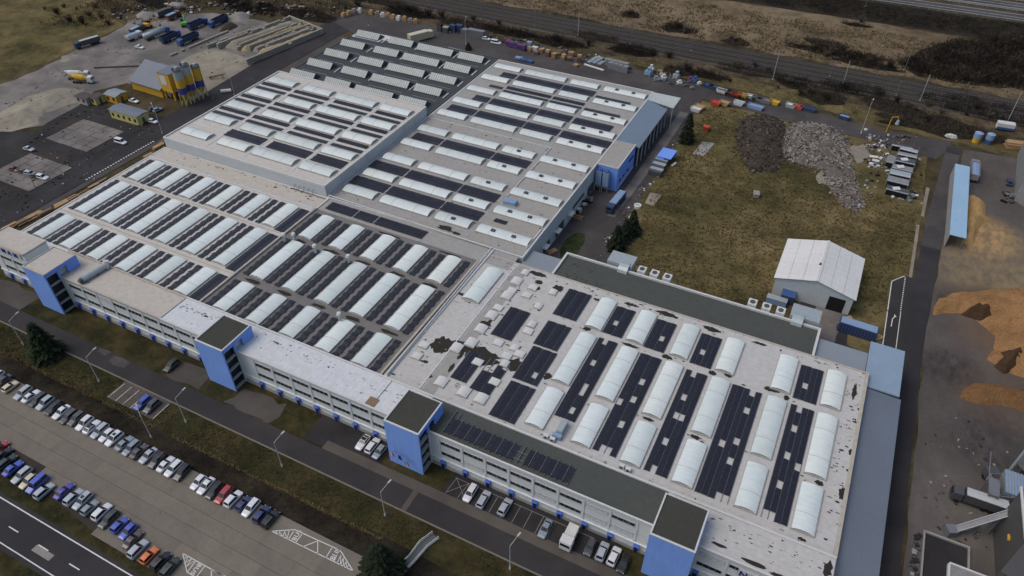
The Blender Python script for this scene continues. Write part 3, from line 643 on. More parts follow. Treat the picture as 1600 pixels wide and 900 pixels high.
for i in range(11): wpart('roof_stain', MB().sheet(blob((-116.7 + 9.75 * (i % 5)) + 2, 90.5 + 17.7 * (i // 5 % 2), 2.2, .55, 12, i + 40), Z + .035 + .001 * i), 'moss', hm, stuff=True)
wpart('roof_joint', MB().box(-182, 90.3, Z, -121, 90.7, Z + .02).box(-182, 108.3, Z, -121, 108.7, Z + .02), 'coping_tan', hl)
rows = ((79.35, 9.7, 'front'), (91.8, 15.4, 'middle'), (109.6, 10.2, 'rear'))
XL = [-178.2 + 9.9 * i for i in range(6)]; XM = [-116.6 + 9.68 * i for i in range(5)]
for y, L, rn in rows:
    for i, x in enumerate(XL):
        vault(hl, 'y', x, y, 3.95, L, Z)
        side = '%s skylight, %s row, pale left hall' % (ORD[i], rn)
        if i == 0: solar_strip('lone solar strip at the outer left edge, %s skylight row' % rn, x - 2.2, y - 0.2, y + L + .3, Z, 1.5)
        if i < 5:
            solar_strip('solar strip hugging the right of the ' + side, x + 5.15, y - .3, y + L + .2, Z, 1.5)
            solar_strip('solar strip across the walkway from the ' + side, x + 7.75, y - .3, y + L + .2, Z, 1.5)
        else:
            solar_grid('wide black solar block ending the %s row of the pale left hall' % rn, x + 4.6, y - 0.6, x + 7.6, y + L, Z, nx=3)
    for i, x in enumerate(XM):
        vault(hm, 'y', x, y, 3.85, L, Z)
        side = '%s skylight, %s row, dark gravel roof' % (ORD[i], rn)
        if i == 0: solar_strip('solar strip between parapet and first skylight, %s row, gravel roof' % rn, x - 2.2, y - .3, y + L + .2, Z, 1.7)
        if i == 0 and rn == 'front':
            solar_strip('solar strip hugging the right of the ' + side, x + 4.75, y, y + L, Z, 1.5)
        else: solar_strip('solar strip hugging the right of the ' + side, x + 4.75, y - .3, y + L + .2, Z, 1.5)
        if i < 4: solar_strip('solar strip across the walkway from the ' + side, x + 7.5, y - .3, y + L - .2, Z, 1.5)
for i, (a, c) in enumerate(((-118.2, -109.5), (-109.0, -103.0), (-102.5, -87.6))):
    solar_field('%s of the three dark solar blocks along the white pipe behind the gravel roof' % ['leftmost', 'middle', 'rightmost'][i], a, 122.6, c, 126.2, Z + .03, 3)
# vent cowls on the middle hall
for i, (x, y, h) in enumerate([(-117.68, 105.83, 1.6), (-115.85, 107.35, 1.3), (-107.69, 105.53, 1.6), (-97.97, 106.14, 1.4), (-87.43, 88.43, 1.3)]):
    t = thing('roof_vent', 'small white vent cowl on a gravel roof skylight, %s from the left' % ORD[i], 'vent', (x, y, Z + 1.0), 0, 'vent cowls on the gravel roof')
    part('stack', MB().cyl((0, 0, -.3), (0, 0, h), 0.35, n=10), 'galv', t); part('cowl', MB().cyl((0, 0, h), (0, 0, h + .5), 0.62, 0.45, 10), 'white_box', t)

# --- right production hall ----------------------------------------------------------------------------------------
hb_ = thing('factory_hall', 'large pale roofed hall at the right with black solar fields between skylights', 'factory hall', (-69, 78.6, 0), 0, 'halls of the factory')
slab_block(hb_, -69.6, 78.5, 20.0, 125.1, Z, 'roof_b', coping='coping_tan', ch=0.12)
wpart('gutter', MB().box(-69.4, 79, Z, -68.7, 127, Z + .30).box(-61.2, 79.2, Z, -60.9, 124, Z + .16), 'coping', hb_)
wpart('roof_lane', MB().sheet(rect(-60.6, 79, -57.6, 124.6), Z + .02), 'roof_grey', hb_)
XB = (-38.0, -28.35, -18.5, -8.65, 2.7, 12.45)
for i, x in enumerate(XB):
    for y, L in ((81.2, 10.3), (93.8, 15.5), (111.7, 10.4)):
        vault(hb_, 'y', x, y, 3.75, L, Z, 0.46)
vault(hb_, 'y', -67.0, 107.5, 4.3, 12.5, Z, 0.6)
SB = [('square black solar field at the rear left of the right hall, before the first skylight', -46.0, 112.1, -40.3, 121.9, ()),
      ('tall black solar field standing furthest left on the right hall roof', -55.5, 100.0, -50.5, 110.0, ()),
      ('square black solar field second from the rear, left of the long skylight', -45.9, 101.6, -40.3, 109.7, ()),
      ('square black solar field third from the rear with one panel missing', -45.5, 90.7, -39.9, 101.0, ((-41.6, 93.5),)),
      ('square black solar field in the front left, nearest the dark office roof', -45.3, 79.9, -39.7, 89.9, ()),
      ('rear black solar field between the first and second skylights with one gap', -33.8, 111.6, -29.3, 121.2, ((-31.6, 115.1),)),
      ('long black solar field between the first and second skylights with five gaps', -33.7, 85.6, -29.4, 109.8, ((-31.6, 108.3), (-31.6, 102.0), (-31.4, 95.9), (-31.4, 94.2), (-31.4, 87.9))),
      ('rear black solar field between the second and third skylights with one gap', -24.2, 111.4, -19.7, 121.2, ((-21.9, 114.9),)),
      ('long black solar field between the second and third skylights with a side notch', -24.0, 81.4, -19.4, 109.4, ((-21.7, 101.7), (-21.7, 95.5), (-23.5, 95.0), (-21.7, 89.6), (-21.6, 82.0), (-22.7, 82.0))),
      ('rear black solar field between the third and fourth skylights with one gap', -14.0, 111.3, -9.5, 121.2, ((-11.8, 114.9),)),
      ('long black solar field between the third and fourth skylights with a notched top', -13.9, 81.3, -9.5, 109.2, ((-11.8, 108.6), (-11.9, 101.9), (-11.9, 95.3), (-11.4, 95.3), (-11.8, 89.6), (-11.8, 81.9))),
      ('widest black solar field, six panels across, on the right hall', -4.3, 81.0, 1.6, 109.4, ((-.7, 108.1), (-.6, 102.9), (-.6, 95.5), (-2.2, 93.5), (-.5, 89.5), (-.5, 81.5), (.5, 81.5))),
      ('rear black solar field between the last two skylights with one gap', 7.3, 111.2, 11.8, 121.3, ((9.4, 114.9),)),
      ('long black solar field between the last two skylights at the right edge', 7.4, 81.2, 11.8, 109.4, ((9.3, 107.7), (9.2, 102.5), (9.4, 95.5), (11.0, 93.6), (9.3, 89.6), (9.3, 81.6), (7.8, 81.6)))]
for lb, x0, y0, x1, y1, hs in SB: solar_grid(lb, x0, y0, x1, y1, Z, hs)
solar_grid('small black solar block beside the black moss stain on the right hall', -57.0, 85.0, -53.3, 93.5, Z)
solar_grid('stepped black solar block right of the moss stain on the right hall', -52.0, 84.2, -47.4, 93.6, Z, skip=lambda i, j: (i < 2 and j > 2) or (i == 3 and j > 3))
# roof domes, hatches, stains
def dome_mesh(w, l, h, name='roof_dome'):
    b = MB(); b.box(-w / 2, -l / 2, 0, w / 2, l / 2, 0.3)
    pr = arc(w * .92, h, 6); e = [[(a, y, .3 + z) for a, z in pr] for y in (-l * .46, l * .46)]
    n = len(b.v); b.v += e[0] + e[1]; m = len(pr)
    for i in range(m - 1): b.f.append((n + i + 1, n + i, n + m + i, n + m + i + 1)); b.mi.append(1)
    b.f.append(tuple(n + i for i in range(m))); b.mi.append(1); b.f.append(tuple(n + m + i for i in reversed(range(m)))); b.mi.append(1)
    return b.mesh(name, ['curb', 'white_box'])
dm_big, dm_sm, dm_low = dome_mesh(2.5, 2.7, .3), dome_mesh(1.8, 2.0, .22), dome_mesh(2.2, 1.9, .12, 'roof_hatch')
for x, y, big in [(-58.34, 118.61, 1), (-58.04, 112.95, 1), (-58.09, 105.39, 1), (-58.14, 100.48, 1), (-57.93, 95.72, 1), (-48.91, 118.86, 0), (-49.97, 112.9, 0), (-48.65, 106.79, 0), (-48.83, 98.5, 0), (-57.88, 115.13, 2), (-57.92, 108.36, 2), (-53.88, 118.3, 2), (-54, 115.17, 2), (-48.48, 104.47, 2), (-52.71, 98.34, 2), (-60.02, 92.88, 1), (-57.91, 122.45, 0)]:
    place(['roof_dome', 'roof_dome', 'roof_hatch'][big], [dm_sm, dm_big, dm_low][big], hb_, (x, y, Z))
for x, y, big in [(-57.94, 83.04, 1), (-52.45, 82.75, 1), (-48.48, 82.76, 1), (-48.63, 93.43, 0), (-48.16, 87.95, 2), (-49.29, 95.6, 2), (-53.9, 91.25, 2), (-47.07, 97.35, 2), (-66.76, 90.52, 2), (-66.38, 87.02, 2)]:
    place(['roof_dome', 'roof_dome', 'roof_hatch'][big], [dm_sm, dm_big, dm_low][big], hb_, (x, y, Z))
stains = [(-63.33, 92.19, 2.2, 2.4), (-57.47, 94.48, 3.2, 1.4), (-54.19, 93.35, 4.2, 2.2), (-60.01, 93.64, 2.4, 1.6), (-46.36, 94.16, 1.7, 1.8), (-39.07, 94.38, 0.8, 1.0), (-66.66, 108.81, 2.2, 0.5), (-58.14, 102.43, 1.4, 0.8), (-55.08, 123.53, 2.6, 0.7), (-48.44, 120.77, 1.4, 1.2), (-53.49, 120.85, 0.9, 0.8), (-31.14, 123.15, 1.8, 0.5), (-22.78, 123.71, 2.6, 0.7), (-12.25, 123.4, 2.0, 0.7), (-1.91, 123.67, 1.6, 0.4), (-37.18, 111.11, 0.8, 0.6), (-18.7, 110.75, 1.2, 0.6), (-26.8, 110.53, 1.8, 0.4), (-8.85, 110.55, 0.9, 0.6), (3.16, 111.48, 1.4, 0.7), (-16.96, 92.9, 1.2, 0.4), (-7.49, 92.81, 1.0, 0.5), (-5.69, 111.33, 0.8, 0.4), (6.26, 110.57, 0.5, 0.8), (18.23, 118.47, 0.4, 2.2), (19.63, 102.44, 0.5, 0.8), (19.39, 92.28, 0.7, 1.4), (-16.67, 78.99, 0.9, 0.2), (14.55, 79.98, 0.8, 0.3), (-35.16, 82.53, 0.9, 0.3), (15.36, 92.79, 0.8, 0.5), (-44.29, 88.23, 0.8, 0.5), (-53.14, 118.67, 1.1, 0.7), (-44.08, 120.14, 1.8, 0.4), (-38.43, 121.22, 1.2, 0.4), (-64.03, 86.53, 0.7, 0.4), (-60.87, 83.44, 0.5, 0.4), (-58.14, 87.43, 0.4, 1.4), (-58.19, 91.56, 0.4, 1.6), (-57.54, 103.43, 0.5, 1.2)]
for i, (x, y, a, c) in enumerate(stains):
    wpart('moss_patch', MB().sheet(blob(x, y, a, c, 26, i, .27), Z + .022 + .0008 * i), 'moss', hb_, stuff=True)
rs = random.Random(9); b = MB(); b2 = MB()
for i in range(300):
    x, y = rs.uniform(-69, 19.5), rs.choice((79.3, 92.6, 110.5, 123.6, 124.2)) + rs.gauss(0, .7)
    if rs.random() < .3: x, y = rs.uniform(16.8, 19.6), rs.uniform(79, 124)
    if rs.random() < .28: x, y = rs.uniform(-68, -47), rs.uniform(79, 124)
    if not (78.9 < y < 124.7 and -69 < x < 19.6): continue
    (b if rs.random() < .7 else b2).sheet(blob(x, y, abs(rs.gauss(.18, .14)) + .06, abs(rs.gauss(.09, .06)) + .04, 8, i, .4), Z + .06 + .00005 * i)
wpart('moss_speckle', b, 'moss', hb_, stuff=True); wpart('rust_speckle', b2, 'rust_tan', hb_, stuff=True)

# --- office building along the front ------------------------------------------------------------------------------
fo = thing('office_building', 'long three storey office block with window bands and blue porches along the works road', 'office building', (-125, 70.2, 0))
SEC = [('roof_beige', -162.5, -123.0), ('roof_white', -123.0, -104.5), ('roof_white', -104.5, -56.7), ('roof_green', -56.7, -8.2), ('roof_b', -8.2, 20.0)]
for i, (rm, x0, x1) in enumerate(SEC):
    wpart('wall', MB().box(x0, 70.2, 0, x1, 78.25, 9.2), 'wall_front', fo)
    wpart('roof', MB().sheet(rect(x0 + .005, 70.3, x1 - .005, 78.2), 9.25), rm, fo)
    wpart('coping', MB().box(x0 + .01, 70.05, 8.9, x1 - .01, 70.4, 9.7 if rm == 'roof_green' else 9.45).box(x0 + .01, 77.9, 8.6, x1 - .01, 78.3, 9.55), 'coping' if rm != 'roof_beige' else 'coping_tan', fo)
wpart('roof_seam', MB().box(-123.1, 70.4, 9.2, -122.9, 78, 9.3).box(-66.5, 70.4, 9.2, -66.35, 78, 9.29), 'greydark', fo)
wpart('timber_sheet', MB().box(-67.9, 70.6, 9.3, -65.8, 72.6, 9.4), 'wood_brown', fo)
wpart('wall', MB().box(-181.5, 70.2, 0, -167.3, 76.4, 11.6), 'wall_front', fo); wpart('roof', MB().sheet(rect(-181.4, 70.3, -167.4, 76.3), 11.65), 'roof_beige', fo)
wpart('coping', MB().box(-181.55, 70.05, 11.3, -167.25, 70.35, 11.85).box(-167.5, 70.35, 11.3, -167.2, 76.4, 11.85).box(-181.6, 70.35, 11.3, -181.3, 76.4, 11.85), 'coping_tan', fo)
wpart('wall', MB().box(-182.4, 76.45, 0, -162.7, 78.6, 8.6).box(-167.25, 70.25, 0, -162.7, 76.4, 9.3), 'wall_front', fo)
b = MB(); b2 = MB(); rs = random.Random(21)
for i in range(150):
    x = rs.choice((rs.uniform(-100, -60), rs.uniform(-5, 19), rs.uniform(-122, -108))); y = rs.gauss(75.6, .5) if rs.random() < .7 else rs.uniform(71, 77.5)
    b.sheet(blob(x, min(y, 77.5), rs.uniform(.06, .42), rs.uniform(.04, .13), 8, i, .4), 9.262 + .00006 * i)
for x, y, a, c in ((2.3, 71.9, 1.3, .35), (8.5, 71.2, 2.2, .45), (12.2, 70.85, 1.6, .35), (19.0, 75.5, .7, 1.6), (-114.5, 75.4, .7, .25), (-95, 76.0, .9, .2)): b.sheet(blob(x, y, a, c, 14, int(a * 97)), 9.275)
wpart('roof_stain', b, 'moss', fo, stuff=True)
WM = {}
def win_mesh(kind):
    if kind not in WM:
        f = MB(); w, h = 4.25, 1.05
        f.box(-w / 2, -.03, -h / 2, -w / 2 + .06, .10, h / 2).box(w / 2 - .06, -.03, -h / 2, w / 2, .10, h / 2).box(-w / 2 + .06, -.03, h / 2 - .05, w / 2 - .06, .10, h / 2).box(-w / 2 + .06, -.05, -h / 2, w / 2 - .06, .10, -h / 2 + .06)
        for q in (-1.05, 0, 1.05): f.box(q - .02, -.01, -h / 2 + .06, q + .02, .10, h / 2 - .05)
        p = MB().box(-w / 2 + .06, .03, -h / 2 + .06, w / 2 - .06, .06, h / 2 - .05)
        WM[kind] = (f.mesh('window', 'frame'), p.mesh('pane', 'blind' if kind == 'blind' else 'glass'))
    return WM[kind]
pier = MB().box(-.22, -.13, .0, .22, .0, 8.9).mesh('pier', 'wall_front')
door_b = MB().box(-.48, -.4, .0, .48, .0, 2.0).mesh('door', 'blue_door'); door_c = MB().box(-.55, -.7, 2.0, .55, .05, 2.1).mesh('canopy', 'blue_door'); door_o = MB().box(-.32, -.44, .05, .32, -.39, 1.85).mesh('leaf', 'dark')
rs = random.Random(4)
def facade(x0, x1, xs, blinds):
    i = 0; x = xs
    while x < x1 - 1.0:
        if x > x0 + .4: place('pier', pier, fo, (x - .38, 70.2, 0.02))
        if x + 4.2 < x1 - .1 and x > x0 - .4:
            for zc in (7.55, 4.5):
                kd = 'blind' if rs.random() < blinds else 'dark'
                a, p = win_mesh(kd); w_ = place('window', a, fo, (x + 2.1, 70.12, zc)); place('pane', p, w_, (x + 2.1, 70.12, zc))
        if x > x0 - .5:
            d = place('door', door_b, fo, (x + .25, 70.2, 0.02)); place('canopy', door_c, d, (x + .25, 70.2, 0.02)); place('leaf', door_o, d, (x + .25, 70.2, 0.02))
        x += 4.95; i += 1
    wpart('plinth', MB().box(x0 + .02, 70.0, 0, x1 - .02, 70.19, 1.05), 'plinth', fo)
    wpart('ledge', MB().box(x0 + .02, 69.9, 2.55, x1 - .02, 70.19, 2.68), 'wall_front', fo)
facade(-155, -108.2, -153.4, .1); facade(-100.3, -60.5, -100.95, .05); facade(-52.6, -8.5, -50.4, .42); facade(-.7, 20, -.19, .1)
b = MB()
facade(-181.4, -163, -178.3, .1)
# office roof solar field
t = thing('solar_array', 'long solar field with bright steel rails on the dark green office roof', 'solar array', (-50.6, 71.4, 9.3), 0, SG)
me = panel_mesh(1.08, 1.66)
for i in range(23):
    for j in range(2):
        if (i in (13, 14) and j >= 0) or (i < 2 and j > 1): continue
        o = place('solar_panel', me, t, (-50.0 + 1.12 * i, 72.4 + 1.72 * j, 9.55 + .03 * (i % 2))); o.rotation_euler = (0, rad(4) * (1 if i % 2 else -1), 0)
b = MB()
for i in range(24): b.box(i * 1.12 - .02 + .04, -.25 if i % 2 else 0, .0, i * 1.12 + .04 + .04, 4.0 + (1.5 if i < 2 else 0), .33 if i % 2 == 0 else .2)
b.box(14.6, .6, .2, 16.9, .68, .3).box(14.6, 2.2, .2, 16.9, 2.28, .3)
part('mounting_rail', b, 'alu', t)
# signs: raised letters on the parapet wall
def letters(txt, size, depth, name, mat, parent, wloc, rot, spacing=1.0):
    out = []; x = 0
    for ch in txt:
        cu = bpy.data.curves.new(name, 'FONT'); cu.body = ch; cu.size = size; cu.extrude = depth; cu.offset = size * .018
        tmp = bpy.data.objects.new('tmp', cu); COL.objects.link(tmp)
        bpy.context.view_layer.update()
        dg = bpy.context.evaluated_depsgraph_get(); me = bpy.data.meshes.new_from_object(tmp.evaluated_get(dg)); w_ = max([v.co.x for v in me.vertices] or [0])
        bpy.data.objects.remove(tmp); bpy.data.curves.remove(cu)
        me.materials.clear(); me.materials.append(M[mat])
        R = Matrix.Rotation(rot[2], 4, 'Z') @ Matrix.Rotation(rot[0], 4, 'X')
        o = link(name, me, parent, Vector(wloc) - W0[parent] + (R @ Vector((x, 0, 0)))); o.rotation_euler = (rot[0], 0, rot[2]); W0[o] = Vector((0, 0, 0))
        x += (w_ + size * .10) * spacing
        out.append(o)
    return out, x
sg = thing('sign', 'dark blue company letters on the office parapet at the left edge', 'sign', (-182, 69.95, 10), 0, 'company signs')
part('backing', MB().box(0.2, .02, -.1, 13.4, .12, 1.55), 'coping', sg)
_, wl = letters('NEUMAN', 1.75, .09, 'letter', 'blue_dark', sg, (-181.4, 69.9, 10.1), (rad(90), 0, 0), 1.55)
sg = thing('sign', 'dark blue company letters on the office wall at the bottom edge', 'sign', (6.3, 69.95, 6), 0, 'company signs')
part('backing', MB().box(0, .02, .3, 13.4, .18, 2.0), 'coping', sg)
letters('NEUMAN', 1.75, .09, 'letter', 'blue_dark', sg, (6.5, 69.92, 6.45), (rad(90), 0, 0), 1.55)

# --- four blue stair towers -----------------------------------------------------------------------------------------
def tower(x0, x1, roof_m, label, ZT=12.3, yb=75.4, trim='coping'):
    t = thing('stair_tower', label, 'stair tower', (x0, 66.7, 0), 0, 'blue stair towers of the office block')
    wpart('front_wall', MB().box(x0, 66.7, 0, x1, 67.0, ZT + .05), 'blue_tower', t)
    wpart('roof', MB().box(x0 + .28, 67.02, ZT - .5, x1 - .28, yb - .2, ZT), roof_m, t)
    wpart('parapet', MB().box(x0 - .02, 66.68, ZT + .05, x1 + .02, 67.05, ZT + .2).box(x0 - .02, 67.05, ZT - .5, x0 + .26, yb, ZT + .2).box(x1 - .26, 67.05, ZT - .5, x1 + .02, yb, ZT + .2).box(x0 + .26, yb - .18, ZT - .5, x1 - .26, yb, ZT + .2), trim, t)
    wpart('fascia', MB().box(x1 + .02, 66.9, ZT - .75, x1 + .1, yb, ZT + .1), 'blue', t)
    wpart('core', MB().box(x0 + .3, 67.3, 0, x1 - 1.0, yb - .4, ZT - .5), 'wall_front', t)
    wpart('fin', MB().box(x1 - .32, 72.3, 9.3, x1 + .04, yb - .02, ZT - .75).box(x1 - .32, 69.7, 9.3, x1 + .04, 70.3, ZT - .75), 'blue', t)
    g_ = wpart('stair_glazing', MB().box(x1 - .9, 67.05, .3, x1 - .75, 69.9, ZT - .8), 'glass', t)
    for q in range(5): wpart('landing', MB().box(x1 - .74, 67.02, .25 + q * 2.75, x1 - .05, 69.9, .48 + q * 2.75), 'pole', t)
    wpart('post', MB().box(x1 - .2, 69.9, 0, x1 + .0, 70.15, 9.3), 'wall_front', t)
    wpart('back_panel', MB().box(x1 - .95, 69.92, 0, x1 - .2, 70.18, ZT - .8), 'shed_dark', t)
    return t
tower(-162.6, -155.0, 'roof_beige', 'blue stair tower with a beige roof at the left end of the office block', trim='coping_tan')
tower(-108.1, -100.5, 'roof_tower', 'blue stair tower with a dark roof between beige and white office roofs')
t3 = tower(-60.5, -52.8, 'roof_tower', 'blue stair tower with three small flags on its front')
tower(-8.4, -.8, 'roof_tower', 'blue stair tower nearest the bottom edge with a dark mossy roof')
# flags on poles leaning out from the tower front
for i, (x, z, cols) in enumerate(((-58.9, 3.9, ('white_box', 'red')), (-57.2, 3.9, ('blue_dark', 'blue_dark')), (-55.7, 2.9, ('red', 'white_box', 'red')))):
    f = thing('flag', ['white and red flag, leftmost of three on the blue tower', 'navy blue flag, middle of three on the blue tower', 'red white red flag, rightmost of three on the blue tower'][i], 'flag', (x, 66.68, z), 0, 'flags on the blue stair tower')
    part('pole', MB().cyl((0, 0, 0), (0, -1.3, 1.5), .025, n=6), 'pole', f)
    n_ = len(cols)
    for q, m_ in enumerate(cols):
        part('stripe', MB().hexa([(-.1 + q * .9 / n_, -1.2, .1), (-.1 + (q + 1) * .9 / n_, -1.15, .0), (-.1 + (q + 1) * .9 / n_, -1.12, .0), (-.1 + q * .9 / n_, -1.17, .1), (-.02 + q * .5 / n_, -1.25, 1.3), (-.02 + (q + 1) * .5 / n_, -1.2, 1.3), (-.02 + (q + 1) * .5 / n_, -1.17, 1.3), (-.02 + q * .5 / n_, -1.22, 1.3)]), m_, f)
# duct unit on the beige office roof
t = thing('duct_unit', 'silver ribbed ventilation duct lying on the beige office roof', 'ventilation duct', (-148.5, 74.5, 9.3))
part('duct', MB().cyl((-.3, -3.3, .9), (.3, 2.8, .9), .75, n=12), 'galv', t); part('cowl', MB().cyl((.3, 2.7, .2), (.35, 3.4, 2.0), .7, n=12), 'white_box', t)
b = MB()
for q in range(7): b.cyl((-.27 + q * .09, -3.0 + q * .9, .9), (-.26 + q * .09, -2.86 + q * .9, .9), .83, n=12)
part('duct_ring', b, 'galv', t); part('stand', MB().box(-.8, -3.0, 0, .9, -2.7, .3).box(-.8, 0, 0, .9, .3, .3).box(-.6, 2.3, 0, 1.1, 2.6, .3), 'steel', t)
part('intake', MB().cyl((-.3, -3.3, .9), (-.35, -4.1, .5), .75, .55, 12), 'greydark', t)

# --- raised white block at the back left ----------------------------------------------------------------------------
ZD = 11.3
hd = thing('factory_hall', 'raised white walled block with a tan roof behind the left hall', 'factory hall', (-181.8, 127.7, 0), 0, 'halls of the factory')
slab_block(hd, -181.8, 127.5, -121.3, 180.0, ZD, 'roof_tan', coping='coping', ch=0.35)
b = MB()
for q in range(9): b.box(-121.3, 128 + q * 6.4, 8.1, -121.22, 128.1 + q * 6.4, ZD)
wpart('wall_joint', b, 'rib', hd)
b = MB(); rs = random.Random(8)
for q in range(5): b.cyl((-132 + q * 1.6, 126.5, Z + .1), (-132 + q * 1.6, 127.4, Z + 1.3), .07, n=6)
b.bar((-133, 126.4, Z + .25), (-121, 126.4, Z + .25), .12)
wpart('pipe_rack', b, 'greydark', hd)
YD = (131.9, 141.8, 151.7, 161.7, 171.7); KD = ((-179.4, -169.0), (-164.6, -153.9), (-151.4, -136.5), (-133.9, -123.1))
for j, y in enumerate(YD):
    for i, (x0, x1) in enumerate(KD):
        vault(hd, 'x', x0, y, 3.8, x1 - x0, ZD, .55, (0.38,) if x1 - x0 < 12 else (.26, .72))
        if j == 4 or (j == 0 and i == 0): continue
        where = '%s column, %s row, raised white block' % (ORD[i], ORD[j])
        a, c = ((-180.6, -168.4), (-166.8, -152.6), (-150.4, -135.7), (-134.0, -123.0))[i]
        if j == 0: solar_field('wide black solar block, ' + where, a, y + 4.9, c, y + 8.9, ZD, 4)
        else:
            solar_field('nearer of twin solar strips, ' + where, a, y + 4.5, c, y + 6.3, ZD, 1, 8)
            solar_field('farther of twin solar strips, ' + where, a, y + 7.5, c, y + 9.2, ZD, 1, -8)
b = MB()
for y in YD[:-1]: b.box(-181, y + 6.75, ZD, -122, y + 7.0, ZD + .05)
for x in (-167.0, -152.7, -135.2): b.box(x, 130, ZD, x + .5, 178, ZD + .1)
wpart('walkway', b, 'coping', hd)
# strip between the raised block and the left hall
wpart('roof_strip', MB().sheet(rect(-182.3, 121.4, -121, 127.4), Z + .03), 'roof_beige', hl)
wpart('parapet', MB().box(-182.4, 120.9, Z, -121, 121.3, Z + .25), 'coping', hl)
b = MB()
for i in range(60): b.sheet(blob(rs.uniform(-180, -122), rs.gauss(126.2, .5) if rs.random() < .7 else rs.uniform(121.8, 127), rs.uniform(.1, .6), rs.uniform(.06, .22), 9, i), Z + .04 + .0005 * i)
wpart('moss_speckle', b, 'moss', hl, stuff=True)

# --- warehouse at the back right --------------------------------------------------------------------------------------
hw_ = thing('factory_hall', 'wide grey roofed warehouse at the back with four columns of skylights', 'factory hall', (-121, 127.5, 0), 0, 'halls of the factory')
slab_block(hw_, -121.1, 127.5, -61.0, 230.3, Z, 'roof_grey', ch=0.1)
wpart('roof_area', MB().sheet(rect(-76.3, 128, -61.4, 180), Z + .02), 'roof_grey_tan', hw_)
wpart('gutter', MB().box(-121, 127.25, Z, -69.5, 127.5, Z + .4).box(-121, 179.5, Z, -77, 179.7, Z + .25).box(-77, 150, Z, -76.75, 179.7, Z + .3).box(-62.0, 131.3, Z, -61.7, 140.3, Z + .3), 'coping', hw_)
b = MB()
for y in (181.5, 191.5, 201.5, 211.5, 221.5): b.box(-120.5, y, Z, -62, y + .12, Z + .03)
for x in (-108.4, -90.6, -78.2): b.box(x, 129, Z, x + .8, 229, Z + .035)
wpart('roof_walk', b, 'roof_grey_tan', hw_)
YC = (131.8, 141.4, 151.4, 161.2, 170.9, 182.8, 192.7, 202.8, 213.0, 223.0); KC = ((-119.3, -109.2), (-106.9, -91.4), (-89.3, -79.2), (-76.8, -62.0))
pat = {8: ('r', 'w', 'w', 't'), 7: ('s', 'd', 'd', 't'), 6: ('r', 'w', 'w', 'q'), 5: ('q', 'w', 'w', 'w'), 3: ('q', 'w', 'w', ''), 1: ('w', 'w', 'w', ''), 0: ('w', 'w', 'w', 'x')}
ven = MB().box(-.55, -.4, 0, .55, .4, .45).mesh('vent_flap', ['greydark'])
for j, y in enumerate(YC):
    for i, (x0, x1) in enumerate(KC):
        s = vault(hw_, 'x', x0, y, 3.6, x1 - x0, Z, .5, (.3,) if i in (0, 2) else (.25, .7))
        if i == 3 or (i == 2 and j < 5):
            for q in ((.3, .7) if i == 3 else (.5,)): place('vent_flap', ven, s, (x0 + (x1 - x0) * q, y + 1.5, Z + .72))
        p = pat.get(j, ('', '', '', ''))[i]
        if not p: continue
        where = '%s column, %s row, grey warehouse roof' % (ORD[i], ORD[j])
        if p == 'w': solar_field('wide dark solar block, ' + where, x0 - 1.0, y + 4.2, x1 + .6, y + 8.6, Z + .02, 3)
        elif p == 'q': solar_field('wide dark solar block, short at one end, ' + where, x0 + (1.0 if i == 0 else -.8), y + 4.2, x1 + (.6 if i == 0 else -2.6), y + 8.4, Z + .02, 3)
        elif p == 'r': solar_field('half width dark solar block, ' + where, x0 + 5.0, y + 4.4, x1 + .5, y + 8.0, Z + .02, 2)
        elif p == 's': solar_field('short single dark solar strip, ' + where, x0 + 5.5, y + 5.6, x1 + .4, y + 7.4, Z + .02, 1)
        elif p == 't': solar_field('single dark solar strip, ' + where, x0 - .8, y + 4.3, x1 - 3.2, y + 6.0, Z + .02, 1)
        elif p == 'x': solar_field('two lone solar panels, ' + where, x0 + 2.0, y + 6.0, x0 + 5.6, y + 7.7, Z + .04, 1)
        elif p == 'd':
            solar_field('nearer of twin dark strips, ' + where, x0 - .8, y + 4.2, x1 + .5, y + 5.9, Z + .02, 1, 8); solar_field('farther of twin dark strips, ' + where, x0 - .8, y + 6.9, x1 + .5, y + 8.6, Z + .02, 1, -8)
b = MB()
for i in range(170):
    x, y = rs.uniform(-120, -62), rs.uniform(128.5, 180 if rs.random() < .8 else 229)
    b.sheet(blob(x, y, rs.uniform(.06, .5), rs.uniform(.05, .22), 9, i, .4), Z + .05 + .0002 * i)
for x, y, a, c in ((-84.5, 129.6, 2.2, 1.0), (-81, 129, 1.2, .5), (-117.8, 139.8, 1.2, .8), (-118.6, 135.3, 1.3, 1.0), (-88.5, 166, 1.3, .9), (-92, 142.6, 1.0, .5), (-119, 155, 1.0, .5)): b.sheet(blob(x, y, a, c, 14, int(x * -9)), Z + .09)
wpart('moss_speckle', b, 'moss', hw_, stuff=True)
b = MB(); b2 = MB()
for y0, y1, z0, z1 in ((133, 137.5, .1, 2.6), (140, 144, .1, 3.0), (148, 153.5, .1, 3.4), (160, 168, 2.6, 3.6), (171, 175.5, .1, 3.2)):
    b.box(-61.02, y0, z0, -60.9, y1, z1)
wpart('gate', b, 'greydark', hw_); [wpart('awning', MB().box(-60.95, y, 2.9, -59.6, y + 2.4, 3.2), 'white_box', hw_) for y in (139, 147, 156)]
wpart('wall_base', MB().box(-60.98, 127.6, 0, -60.88, 177.6, .4), 'plinth', hw_)
t = thing('roof_unit', 'blue grey plant box between skylights on the grey warehouse roof', 'plant box', (-74.5, 147.3, Z), rad(4))
part('casing', MB().box(-1.8, -1.0, 0, 1.8, 1.0, 1.2), 'bluelight', t); part('base', MB().box(-2.1, -1.3, 0, 2.1, 1.3, .15), 'curb', t)
